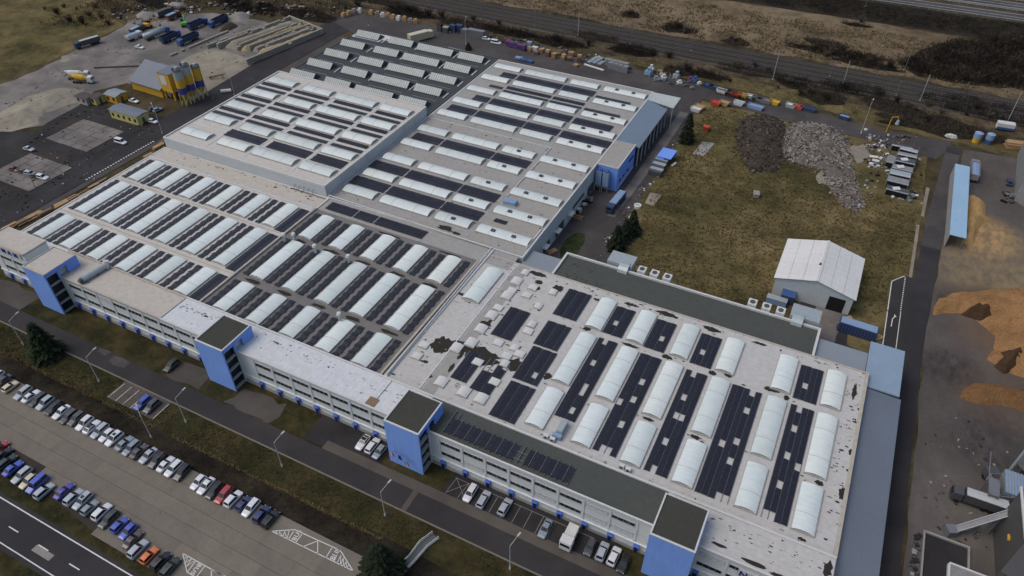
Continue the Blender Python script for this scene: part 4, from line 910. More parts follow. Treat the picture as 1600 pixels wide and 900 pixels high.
# blue annex, canopies
ba = thing('factory_annex', 'bright blue annex with a flat tan roof on the yard side', 'annex', (-61, 177.8, 0))
wpart('wall', MB().box(-60.98, 177.8, 0, -54.5, 193.3, 8.0), 'blue', ba); wpart('roof', MB().sheet(rect(-61, 177.9, -54.6, 193.2), 8.03), 'roof_grey_tan', ba)
wpart('coping', MB().box(-60.9, 177.7, 7.7, -54.4, 177.95, 8.15).box(-54.65, 177.95, 7.7, -54.38, 193.4, 8.15), 'coping', ba)
b = MB()
for y in (180, 183, 186.5): b.box(-54.5, y, 2.0, -54.42, y + 1.6, 2.7)
b.box(-54.5, 188, 4.5, -54.42, 192, 5.3); wpart('window', b, 'glass', ba); wpart('plinth', MB().box(-54.5, 177.85, 0, -54.4, 193.2, .5), 'coping', ba)
cn = thing('canopy', 'long slate blue canopy roof on posts along the yard road', 'canopy', (-61, 194, 0))
wpart('roof', MB().hexa([(-61, 193.4, 7.7), (-53.3, 193.4, 6.9), (-53.3, 221.8, 6.9), (-61, 223.8, 7.7), (-61, 193.4, 8.0), (-53.3, 193.4, 7.2), (-53.3, 221.8, 7.2), (-61, 223.8, 8.0)]), 'tin_canopy2', cn)
for y in range(194, 223, 4): wpart('post', MB().box(-53.9, y, 0, -53.6, y + .3, 6.9), 'pole', cn)
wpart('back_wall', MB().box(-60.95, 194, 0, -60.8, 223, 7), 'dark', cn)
cn = thing('canopy', 'pale canopy roof at the rear corner of the warehouse', 'canopy', (-61, 222, 0))
wpart('roof', MB().hexa([(-61, 224.0, 7.75), (-51.4, 221.9, 7.75), (-51.4, 230.2, 7.75), (-61, 230.2, 7.75), (-61, 224.0, 8.0), (-51.4, 221.9, 8.0), (-51.4, 230.2, 8.0), (-61, 230.2, 8.0)]), 'tin_pale', cn)
for x, y in ((-52, 222.5), (-52, 229.8), (-55, 229.8), (-58, 229.8)): wpart('post', MB().box(x, y, 0, x + .3, y + .3, 7.75), 'pole', cn)
# filter towers beside the annex
for i, x in enumerate((-59.6, -57.4)):
    t = thing('filter_tower', ['left', 'right'][i] + ' one of two light blue filter towers against the blue annex', 'filter tower', (x, 176.4, 0), 0, 'filter towers by the blue annex')
    part('casing', MB().box(-.9, -.9, 2.2, .9, .9, 6.8), 'bluelight', t); part('hopper', MB().loft([[(-.9, -.9, 2.2), (.9, -.9, 2.2), (.9, .9, 2.2), (-.9, .9, 2.2)], [(-.25, -.25, .9), (.25, -.25, .9), (.25, .25, .9), (-.25, .25, .9)]]), 'galv', t)
    part('cap', MB().cyl((0, 0, 6.8), (0, 0, 7.4), .95, .6, 10), 'bluesteel', t)
    for a, c in ((-1, -1), (1, -1), (1, 1), (-1, 1)): part('leg', MB().box(a * .85 - .06, c * .85 - .06, 0, a * .85 + .06, c * .85 + .06, 2.2), 'pole', t)

# --- dark saw tooth hall at the far back -------------------------------------------------------------------------------
he = thing('factory_hall', 'dark roofed hall at the far back with rows of ridge skylights', 'factory hall', (-183.5, 180, 0), 0, 'halls of the factory')
slab_block(he, -184.0, 180.05, -121.6, 231.2, Z, 'roof_saw', 'plinth', coping='greydark', ch=0.2)
wpart('roof_sheet', MB().sheet([(-183.6, 224), (-183.6, 231), (-166, 231), (-166, 226.2), (-170.5, 226.2), (-170.5, 224.0)], Z + .03), 'roof_white', he)
YE = (185.4, 195.4, 205.4, 215.5, 225.6); 
glz = MB
def ridge_light(x0, x1, y):
    L = x1 - x0; w = 4.6; h = 1.9
    b = MB().face([(0, 0, .2), (L, 0, .2), (L, w / 2, h), (0, w / 2, h)]).face([(L, w, .2), (0, w, .2), (0, w / 2, h), (L, w / 2, h)]).face([(0, 0, .2), (0, w / 2, h), (0, w, .2)], 1).face([(L, w, .2), (L, w / 2, h), (L, 0, .2)], 1)
    s = place('ridge_skylight', b.mesh('ridge_skylight', ['ridge_glass', 'greydark']), he, (x0, y, Z)); bb = MB(); n = int(L / .8)
    for i in range(n + 1):
        x = i * L / n; bb.hexa([(x - .15, 0, .2), (x + .15, 0, .2), (x + .15, w / 2, h), (x - .15, w / 2, h), (x - .15, -.04, .26), (x + .15, -.04, .26), (x + .15, w / 2, h + .06), (x - .15, w / 2, h + .06)])
    o = part('glazing_bar', bb, 'steel', s, stuff=True)
    part('curb', MB().box(-.15, -.2, 0, L + .15, 0, .3).box(-.15, w, 0, L + .15, w + .2, .3).box(L, 0, 0, L + .15, w, .3), 'greydark', s)
t = NT('greenish wired glass', 0.35, 0, 0.4); M['ridge_glass'] = t.done(t.ramp(t.noise(0.5, 4), [(0.3, (0.23, 0.29, 0.275)), (0.7, (0.33, 0.40, 0.38))]))
for j, y in enumerate(YE):
    for i, (x0, x1) in enumerate(((-182.0, -171.6), (-166.6, -156.2), (-153.4, -138.3), (-135.4, -125.2))):
        yy = y - .5 * (0 if i < 2 else 1); ridge_light(x0, x1, yy - 1.0)
b = MB()
for j in range(4):
    for x0, x1 in ((-181, -170), (-165.5, -155), (-152, -138), (-134, -124.5)):
        b.box(x0, YE[j] + 5.2, Z, x1, YE[j] + 5.5, Z + .12)

wpart('roof_upstand', b, 'alu', he)
b = MB()
for j in range(1, 5):
    for x1 in (-170, -155, -138, -124.5): b.hexa([(x1 + .9, YE[j] - 1.8, Z), (x1 + 1.25, YE[j] - 1.8, Z), (x1 + 1.25, YE[j] + 2, Z), (x1 + .9, YE[j] + 2, Z), (x1 + .9, YE[j] - 1.8, Z + .25), (x1 + 1.25, YE[j] - 1.8, Z + .25), (x1 + 1.25, YE[j] + 2, Z + .4), (x1 + .9, YE[j] + 2, Z + .4)])
wpart('roof_kerb', b, 'coping', he)

# --- yard annex, links and canopy behind the right hall --------------------------------------------------------------------
an = thing('factory_annex', 'low annex with a flat dark green roof behind the right hall', 'annex', (-52.2, 125.5, 0))
wpart('wall', MB().box(-52.2, 125.3, 0, 9.1, 134.9, 7.2), 'wall_front', an); wpart('roof', MB().sheet(rect(-52, 125.5, 9, 134.7), 7.25), 'roof_green', an)
wpart('coping', MB().box(-52.3, 134.5, 6.9, 9.3, 135.0, 7.75).box(-52.3, 125.3, 6.9, -51.8, 134.5, 7.75).box(8.8, 125.3, 6.9, 9.3, 134.5, 7.75).box(-51.8, 125.2, 6.9, 8.8, 125.6, 7.7), 'coping', an)
b = MB()
for i in range(45): b.sheet(blob(rs.choice((-49, -44, -47, -41)) + rs.gauss(0, 1), rs.choice((127.3, 131.5)) + rs.gauss(0, .7), rs.uniform(.1, .3), rs.uniform(.08, .2), 8, i), 7.27 + .0005 * i)
wpart('moss_speckle', b, 'moss', an, stuff=True)
wpart('shed_roof', MB().box(-26, 135.05, 0, 2, 137.2, 5.2), 'tin_link', an)
t = thing('link_roof', 'blue grey sheet roof linking the warehouse and the dark annex', 'link roof', (-61, 125.5, 0))
wpart('wall', MB().box(-60.9, 125.3, 0, -52.35, 132.4, 6.6), 'wall_white', t); wpart('roof', MB().box(-61, 125.2, 6.6, -52.32, 132.6, 6.9), 'tin_link', t)
t = thing('link_roof', 'blue grey sheet roof between the dark annex and the right canopy', 'link roof', (9.4, 125.2, 0))
wpart('wall', MB().box(9.4, 125.2, 0, 19.6, 132.4, 6.4), 'wall_front', t); wpart('roof', MB().box(9.35, 125.15, 6.4, 19.7, 132.7, 6.7), 'tin_link', t)
t = thing('canopy', 'light blue canopy roof at the rear right corner', 'canopy', (19.8, 121.3, 0))
wpart('roof', MB().box(19.75, 122.0, 6.9, 26.7, 136.3, 7.2), 'tin_blue', t); wpart('wall', MB().box(20.1, 122.4, 0, 26.2, 135.6, 6.9), 'shed_dark', t)
t = thing('canopy', 'long slate canopy roof running down the right side of the hall', 'canopy', (20.2, 60, 0))
wpart('roof', MB().hexa([(20.3, 50, 6.5), (27.2, 50, 6.2), (27.2, 121.9, 6.2), (20.3, 121.9, 6.5), (20.3, 50, 6.9), (27.2, 50, 6.6), (27.2, 121.9, 6.6), (20.3, 121.9, 6.9)]), 'tin_canopy', t)
wpart('wall', MB().box(20.4, 51, 0, 26.8, 121.5, 6.2), 'shed_dark', t)
wpart('fascia', MB().box(20.02, 70.2, 7.5, 20.3, 125, 8.3), 'coping_tan', t)
# long white pipes on the roof
pp = thing('roof_pipe', 'long white pipe running across the roofs behind the middle hall', 'pipe', (-118.5, 128, Z))
wpart('pipe', MB().cyl((-121, 127.9, Z + .6), (-69.5, 126.95, Z + .6), .16, n=8).cyl((-69.5, 126.95, Z + .6), (-68.9, 79.5, Z + .6), .16, n=8), 'coping', pp)
b = MB()
for i in range(14): b.box(-120 + i * 3.8, 127.4, Z, -119.85 + i * 3.8, 127.6, Z + .5)
wpart('support', b, 'steel', pp)
# air handling plant behind the annex
def plant(x, y, n, label, flip=False):
    t = thing('ventilation_plant', label, 'ventilation plant', (x, y, 0), 0, 'ventilation plants behind the dark annex'); s = -1 if flip else 1
    part('duct', MB().loft([[(s * u, v, z) for u, v, z in ((0, 0, 5.2), (0, 0, 7.6), (0, 3.5, 7.6), (0, 3.5, 5.2))], [(s * u, v, z) for u, v, z in ((5.5, 0, 5.2), (5.5, 0, 7.6), (5.5, 3.5, 7.6), (5.5, 3.5, 5.2))]]), 'galv', t)
    part('bend', MB().cyl((s * 2.9, .2, 6.2), (s * 5.0, .2, 6.2), 1.7, n=14), 'galv', t)
    part('casing', MB().box(min(0, s * 5.0), -1.4, 4.4, max(0, s * 5.0), 3.2, 5.2), 'galv', t)
    part('collector', MB().box(min(s * 6, s * (6 + 2.8 * n)), -.7, 4.6, max(s * 6, s * (6 + 2.8 * n)), .5, 5.9), 'white_box', t)
    for i in range(n):
        q = s * (7.4 + 2.8 * i); f = part('fan_unit', MB().box(q - .85, .6, 4.6, q + .85, 2.4, 6.6), 'white_box', t); part('grille', MB().cyl((q, 1.5, 6.6), (q, 1.5, 6.68), .55, n=12), 'greydark', f)
    for a in (0.4, 5.0, 7.5, 6 + 2.6 * n):
        part('stand', MB().box(s * a - .1, .3, 0, s * a + .1, .5, 4.5), 'steel', t)
    t.scale = (1.15, 1.25, 1.12)
    return t
plant(-41.8, 135.6, 3, 'silver ducts with three white fan boxes behind the left half of the dark annex')
plant(8.6, 135.6, 3, 'silver ducts with three white fan boxes behind the right end of the dark annex', True)
# small roof clutter by the office
for i, (x, y) in enumerate([(-32.87, 79.9), (-31.47, 79.76), (-17.63, 79.91), (-16.34, 79.78)]):
    t = thing('air_conditioner', 'small white air conditioner on the right hall roof edge, %s from the left' % ORD[i], 'air conditioner', (x, y, Z), rad(3), 'air conditioners at the roof edge')
    part('casing', MB().box(-.5, -.35, .1, .5, .35, .9), 'white_box', t); part('fan', MB().cyl((0, -.35, .5), (0, -.38, .5), .28, n=10), 'greydark', t); part('feet', MB().box(-.5, -.3, 0, -.35, .3, .1).box(.35, -.3, 0, .5, .3, .1), 'steel', t)
x, y = (-30.87, 82.94); t = thing('roof_unit', 'grey box with a bent duct beside the first right hall skylight', 'plant box', (x, y, Z)); part('casing', MB().box(-.6, -1.6, 0, .6, 1.6, 1.6), 'galv', t); part('duct', MB().box(-1.0, -2.6, 0, .8, -1.7, 1.0), 'bluelight', t)

# --- white sheet hall in the field ----------------------------------------------------------------------------------------
sh = thing('sheet_hall', 'white sheet metal hall with a low gable standing in the field', 'sheet hall', (-3.3, 151.8, 0))
wpart('wall', MB().loft([[(x, y, z) for x, z in ((-3.3, 0), (14.9, 0), (14.9, 5.2), (5.9, 7.6), (-3.3, 5.2))] for y in (151.8, 168.9)]), 'sheet_wall', sh)
for s in (0, 1):
    xa, xb = ((-3.8, 5.9) if s == 0 else (15.4, 5.9)); za, zb = 5.25, 7.8
    nx_, ny_ = 3, 8
    for i in range(nx_):
        for j in range(ny_):
            u0, u1 = i / nx_, (i + 1) / nx_ - .006; y0 = 151.3 + j * 17.9 / ny_; y1 = y0 + 17.9 / ny_ - .03
            P = lambda u, y, d: (xa + (xb - xa) * u, y, za + (zb - za) * u + d)
            q = [P(u0, y0, 0), P(u1, y0, 0), P(u1, y1, 0), P(u0, y1, 0), P(u0, y0, .1), P(u1, y0, .1), P(u1, y1, .1), P(u0, y1, .1)]
            wpart('roof_sheet', MB().hexa(q if s == 0 else [q[1], q[0], q[3], q[2], q[5], q[4], q[7], q[6]]), 'sheet_roof', sh)
wpart('ridge_cap', MB().box(5.6, 151.25, 7.78, 6.2, 169.25, 7.95), 'coping', sh)
wpart('gate', MB().box(9.6, 151.7, 0, 13.4, 151.79, 4.2), 'dark', sh)
wpart('vent', MB().box(5.2, 158, 7.7, 5.7, 158.5, 8.2), 'greydark', sh)

# ------------------------------------------------------------------ vehicles
CM = {}
def car_meshes(kind):
    if kind in CM: return CM[kind]
    L, Wd, H = dict(hatch=(4.0, 1.74, 1.48), sedan=(4.55, 1.8, 1.45), wagon=(4.65, 1.8, 1.49), suv=(4.5, 1.86, 1.68), van=(5.0, 1.95, 1.95), coupe=(4.4, 1.85, 1.36))[kind]
    h = L / 2; hood = .98 if kind in ('suv', 'van') else .88
    cow, rf = dict(hatch=(.20, .02), sedan=(.20, .04), wagon=(.22, .06), suv=(.22, .04), van=(.28, .18), coupe=(.16, -.02))[kind]
    rr_, tb = dict(hatch=(-.38, -.46), sedan=(-.22, -.36), wagon=(-.42, -.47), suv=(-.40, -.47), van=(-.45, -.485), coupe=(-.24, -.42))[kind]
    w = Wd / 2; bz = hood + .04; tail = bz if kind in ('hatch', 'wagon', 'suv', 'van') else .98
    def ring(x, wd, zb, zs, zt, wt): return [(x, -wd * .9, zb), (x, -wd, zb + .2), (x, -wd, zs), (x, -wt, zt - .05), (x, -wt + .1, zt), (x, wt - .1, zt), (x, wt, zt - .05), (x, wd, zs), (x, wd, zb + .2), (x, wd * .9, zb)]
    b = MB()
    b.loft([ring(h, w * .72, .32, .52, .60, w * .62), ring(h - .12, w * .88, .24, .60, .70, w * .76), ring(h - .45, w * .97, .2, .68, .80, w * .82), ring(cow * L, w, .2, .80, hood, w * .86),
            ring(tb * L, w * .98, .2, .84, tail, w * .86), ring(-h + .08, w * .9, .26, .72, tail - .10, w * .8), ring(-h, w * .8, .36, .62, tail - .2, w * .72)])
    g = lambda f_, wd, z: (f_ * L, wd, z)
    wr = w * .74; wb = w * .9
    b.loft([[g(cow, -wb, hood - .02), g(cow, wb, hood - .02), g(cow - .005, wb, hood), g(cow - .005, -wb, hood)],
            [g(rf, -wr, H - .06), g(rf, wr, H - .06), g(rf, wr * .9, H), g(rf, -wr * .9, H)],
            [g((rf + rr_) / 2, -wr, H - .03), g((rf + rr_) / 2, wr, H - .03), g((rf + rr_) / 2, wr * .9, H + .03), g((rf + rr_) / 2, -wr * .9, H + .03)],
            [g(rr_, -wr, H - .08), g(rr_, wr, H - .08), g(rr_, wr * .9, H - .02), g(rr_, -wr * .9, H - .02)],
            [g(tb, -wb * .97, tail - .04), g(tb, wb * .97, tail - .04), g(tb, wb * .97, tail), g(tb, -wb * .97, tail)]], caps=False)
    # cabin sides
    for s in (-1, 1):
        q = [g(cow, s * wb, hood - .02), g(rf, s * wr, H - .06), g((rf + rr_) / 2, s * wr, H - .03), g(rr_, s * wr, H - .08), g(tb, s * wb * .97, tail - .04)]
        b.face(q if s < 0 else q[::-1])
    e = .012
    def quad(a, c, d, f): return [a, c, d, f]
    lerp = lambda a, c, t_: tuple(a[i] + (c[i] - a[i]) * t_ for i in range(3))
    ws = MB().face([lerp(g(cow, -wb * .93, hood + .02), g(rf, -wr * .86, H), .07), lerp(g(cow, wb * .93, hood + .02), g(rf, wr * .86, H), .07), lerp(g(cow, wb * .93, hood + .035), g(rf, wr * .86, H + .02), .93), lerp(g(cow, -wb * .93, hood + .035), g(rf, -wr * .86, H + .02), .93)])
    rw = MB().face([lerp(g(tb, wb * .86, tail + .02), g(rr_, wr * .84, H), .12), lerp(g(tb, -wb * .86, tail + .02), g(rr_, -wr * .84, H), .12), lerp(g(tb, -wb * .86, tail + .03), g(rr_, -wr * .84, H + .01), .9), lerp(g(tb, wb * .86, tail + .03), g(rr_, wr * .84, H + .01), .9)])
    sw = []
    for s in (-1, 1):
        d = s * e
        c0, r0, r1, c1 = g(cow - .03, s * wb, hood + .04), g(rf - .005, s * wr, H - .10), g(rr_ + .01, s * wr, H - .12), g(tb + .05, s * wb * .97, tail + .05)
        q = [(p[0], p[1] + d * 1.5, p[2]) for p in (c0, r0, r1, c1)]
        sw.append(MB().face(q if s < 0 else q[::-1]).mesh('side_window', 'carglass'))
    wh = MB().cyl((0, -.1, 0), (0, .1, 0), .33, n=14); wh2 = MB().cyl((0, -.115, 0), (0, .115, 0), .2, n=10)
    hl_ = MB().obox((0, 0, 0), .16, .34, .12); tl = MB().obox((0, 0, 0), .08, .22, .26)
    rail_ = None
    CM[kind] = dict(body=b.mesh('body', 'car_white'), ws=ws.mesh('windscreen', 'carglass'), rw=rw.mesh('rear_window', 'carglass'), sw=sw, wh=wh.mesh('tyre', 'black'), rim=wh2.mesh('rim', 'rim'), hl=hl_.mesh('headlight', 'lampglass'), tl=tl.mesh('tail_light', 'tail'),
                    L=L, w=w, H=H, ax=(L * .31, -L * .30), tail=tail, roof=(rf * L, rr_ * L, w * .62, H))
    return CM[kind]
def car(kind, col, x, y, nose, label, group, extra=None):
    m = car_meshes(kind)
    rz = {'up': math.pi / 2, 'down': -math.pi / 2}.get(nose, nose)
    t = thing('parked_car', label, 'van' if kind == 'van' else 'car', (x, y, CARZ[0]), rz + rv.uniform(-.035, .035), group)
    t.scale = (.87, .87, .9)
    o = part('body', m['body'], None, t); o.material_slots[0].link = 'OBJECT'; o.material_slots[0].material = M['car_' + col]
    part('windscreen', m['ws'], None, t); part('rear_window', m['rw'], None, t)
    for s in m['sw']: part('side_window', s, None, t)
    for ax in m['ax']:
        for s in (-1, 1):
            w_ = part('wheel', m['wh'], None, t); w_.location = (ax, s * (m['w'] - .12), .33); r_ = part('rim', m['rim'], None, w_)
    for s in (-1, 1):
        q = part('headlight', m['hl'], None, t); q.location = (m['L'] / 2 - .16, s * m['w'] * .66, .62)
        q = part('tail_light', m['tl'], None, t); q.location = (-m['L'] / 2 + .05, s * m['w'] * .70, m['tail'] - .26)
    a, c, wr, H = m['roof']
    if extra == 'rails': part('roof_rails', MB().bar((a, -wr, H + .07), (c, -wr, H + .05), .05), 'rim', t); part('roof_rails', MB().bar((a, wr, H + .07), (c, wr, H + .05), .05), 'rim', t)
    if extra == 'sunroof': part('sunroof', MB().face([(a - .25, -wr * .7, H + .045), (a - .25, wr * .7, H + .045), (a - 1.0, wr * .7, H + .05), (a - 1.0, -wr * .7, H + .05)][::-1]), 'carglass', t)
    if extra == 'blackroof': part('sunroof', MB().face([(a - .02, -wr, H + .04), (a - .02, wr, H + .04), (c + .1, wr, H + .04), (c + .1, -wr, H + .04)][::-1]), 'carglass', t)
    return t
CARZ = [0.2]
KN = dict(hatch='hatchback', sedan='saloon car', wagon='estate car', suv='tall suv', van='van', coupe='coupe')
ROW1 = [(-150.41, 47.15, 'hatch', 'white', 'down'), (-147.9, 46.29, 'sedan', 'grey', 'down'), (-144.84, 45.32, 'hatch', 'cream', 'up'), (-140.83, 45.6, 'wagon', 'silver', 'down'), (-138.37, 45.92, 'sedan', 'white', 'up', 'rails'), (-136.18, 46.12, 'wagon', 'green', 'down'), (-133.97, 46.14, 'suv', 'silver', 'down'), (-131.15, 45.98, 'wagon', 'black', 'down'), (-128.77, 45.82, 'sedan', 'white', 'down'), (-126.38, 45.48, 'wagon', 'grey', 'down'), (-124.35, 46.5, 'suv', 'grey', 'down'), (-121.9, 46.22, 'suv', 'white', 'down'), (-119.75, 46.18, 'coupe', 'white', 'up', 'blackroof'), (-117.47, 46.4, 'wagon', 'silver', 'down'), (-115.21, 45.98, 'hatch', 'white', 'down'), (-113.21, 46.17, 'suv', 'white', 'down', 'sunroof'), (-110.37, 46.34, 'sedan', 'steel', 'up'), (-108.27, 45.98, 'wagon', 'steel', 'down'), (-106.2, 46.05, 'sedan', 'brown', 'up', 'rails'), (-103.76, 46.41, 'sedan', 'silver', 'down'), (-101.27, 46.37, 'suv', 'black', 'down', 'rails'), (-99.05, 46.55, 'sedan', 'white', 'up'), (-96.95, 46.51, 'wagon', 'white', 'down'), (-94.7, 46.64, 'suv', 'black', 'down'), (-90.28, 45.97, 'hatch', 'white', 'down'), (-88.38, 46.12, 'sedan', 'white', 'down'), (-86.19, 46.04, 'wagon', 'black', 'down'), (-83.95, 46.22, 'wagon', 'red', 'down'), (-81.67, 46.51, 'suv', 'white', 'up'), (-79.21, 46.65, 'hatch', 'navy', 'up'), (-77.43, 46.75, 'wagon', 'white', 'down'), (-74.68, 46.07, 'suv', 'navy', 'up'), (-72.57, 46, 'wagon', 'black', 'up', 'rails')]
ROW2 = [(-131.88, 33.77, 'hatch', 'red', 'up'), (-129.71, 32.78, 'suv', 'black', 'up'), (-127.48, 32.02, 'wagon', 'green', 'up'), (-124.99, 31.6, 'sedan', 'blue', 'up'), (-122.08, 31.41, 'wagon', 'silver', 'down'), (-119.67, 30.99, 'hatch', 'cream', 'down'), (-117.62, 31.38, 'van', 'blue', 'down'), (-114.97, 30.89, 'suv', 'silver', 'up'), (-111.6, 32.58, 'sedan', 'violet', 'up'), (-108.83, 32.48, 'suv', 'silver', 'up'), (-106.74, 32.77, 'wagon', 'silver', 'down', 'sunroof'), (-104.23, 32.27, 'hatch', 'teal', 'up'), (-101.48, 32.67, 'suv', 'white', 'up'), (-99.11, 32.23, 'wagon', 'green', 'down'), (-96.37, 32.22, 'hatch', 'blue', 'up'), (-93.97, 32.05, 'hatch', 'blue', 'down'), (-91.87, 31.26, 'sedan', 'brown', 'up'), (-89.56, 30.34, 'suv', 'silver', 'up'), (-86.83, 30.35, 'hatch', 'orange', 'up'), (-84.17, 30.47, 'suv', 'black', 'up', 'rails'), (-81.85, 30.44, 'wagon', 'green', 'up', 'rails')]
CN = dict(steel='blue grey', grey='dark grey', green='dark green', navy='navy blue', violet='violet blue', teal='pale teal', maroon='dark maroon')
for i, e in enumerate(ROW1):
    car(e[2], e[3], e[0], 45.3 + .35 * (e[1] - 45.3), e[4], '%s %s, %s from the left in the upper car park row' % (CN.get(e[3], e[3]), KN[e[2]], ORD[i]), 'cars in the upper car park row', e[5] if len(e) > 5 else None)
for i, e in enumerate(ROW2):
    car(e[2], e[3], e[0], e[1], e[4], '%s %s, %s from the left in the lower car park row' % (CN.get(e[3], e[3]), KN[e[2]], ORD[i]), 'cars in the lower car park row', e[5] if len(e) > 5 else None)
FR = [(-42.42, 66.91, 'wagon', 'white', 'down', 'white estate car, leftmost in the bays below the office windows'), (-39.53, 66.81, 'wagon', 'silver', 'up', 'silver estate car, second from the left below the office windows'), (-35.18, 67.16, 'suv', 'silver', 'up', 'silver suv standing alone beside empty bays below the office'), (-26.59, 66.45, 'sedan', 'steel', 'down', 'blue grey saloon car left of the white box truck'), (-17.93, 66.7, 'hatch', 'grey', 'down', 'dark grey hatchback third right of the white box truck'), (-15.71, 66.93, 'suv', 'silver', 'up', 'silver suv, left one of two bright cars near the last blue tower'), (-13.51, 67.01, 'suv', 'white', 'up', 'white suv, right one of two bright cars near the last blue tower'), (-11.55, 66.52, 'sedan', 'black', 'down', 'black saloon car closest to the bottom blue tower'), (-67.56, 67.47, 'coupe', 'white', 'down', 'white coupe with a black glass roof left of the flag tower', 'blackroof'), (-65.37, 67.69, 'wagon', 'white', 'up', 'white estate car in the middle of three beside the flag tower'), (-63.27, 66.99, 'hatch', 'steel', 'down', 'blue grey hatchback tight against the flag tower'), (-115.58, 54.97, 'wagon', 'blue', 'down', 'bright blue estate car in the striped roadside bays'), (-113.05, 55.14, 'suv', 'grey', 'down', 'grey suv beside the bright blue estate car in the roadside bays'), (-118.29, 65.65, 'suv', 'green', 'down', 'dark green suv parked alone before the office wall')]
for e in FR: car(e[2], e[3], e[0], e[1], e[4], e[5], 'cars parked at the office', e[6] if len(e) > 6 else None)
CARZ[0] = 0.13
LF = [(-225.83, 104.81, 'sedan', 'maroon', 0.1, 'dark maroon saloon car at the left end of the cinder yard row'), (-221.63, 105.25, 'hatch', 'grey', 0.15, 'dark grey hatchback, second from the left in the cinder yard row'), (-219.2, 105.43, 'wagon', 'silver', 0.15, 'silver estate car in the middle of the cinder yard row'), (-216.14, 105.11, 'sedan', 'black', 0.15, 'black saloon car next to the last white one in the cinder yard'), (-213.9, 105.62, 'suv', 'white', 0.15, 'white suv at the right end of the cinder yard row'), (-233.06, 115.23, 'sedan', 'silver', 0.1, 'silver saloon car alone on the concrete pad'), (-210.15, 131.83, 'van', 'white', 0.05, 'white van driving beside the left road'), (-229.9, 154.88, 'sedan', 'white', 0.05, 'white saloon car right of the small yellow cabin'), (-218.88, 153.77, 'hatch', 'green', 1.4, 'dark green hatchback behind the long yellow hut'), (-216.91, 153.67, 'hatch', 'steel', 1.4, 'blue grey hatchback behind the long yellow hut'), (-211.67, 146.81, 'hatch', 'white', 0.1, 'white hatchback at the corner of the long yellow hut'), (-266.41, 190.46, 'sedan', 'white', 0.1, 'white saloon car before the parked tank trailers'), (-137.99, 260.11, 'van', 'white', 0.1, 'white van on the rear road right of the rack stacks'), (-143.46, 261.9, 'hatch', 'white', 0.05, 'white hatchback half hidden behind the rear white van'), (50.59, 235.35, 'suv', 'navy', 'up', 'navy suv parked by the grey building at the right edge')]
for e in LF: car(e[2], e[3], e[0], e[1], e[4], e[5], 'cars in the yards')

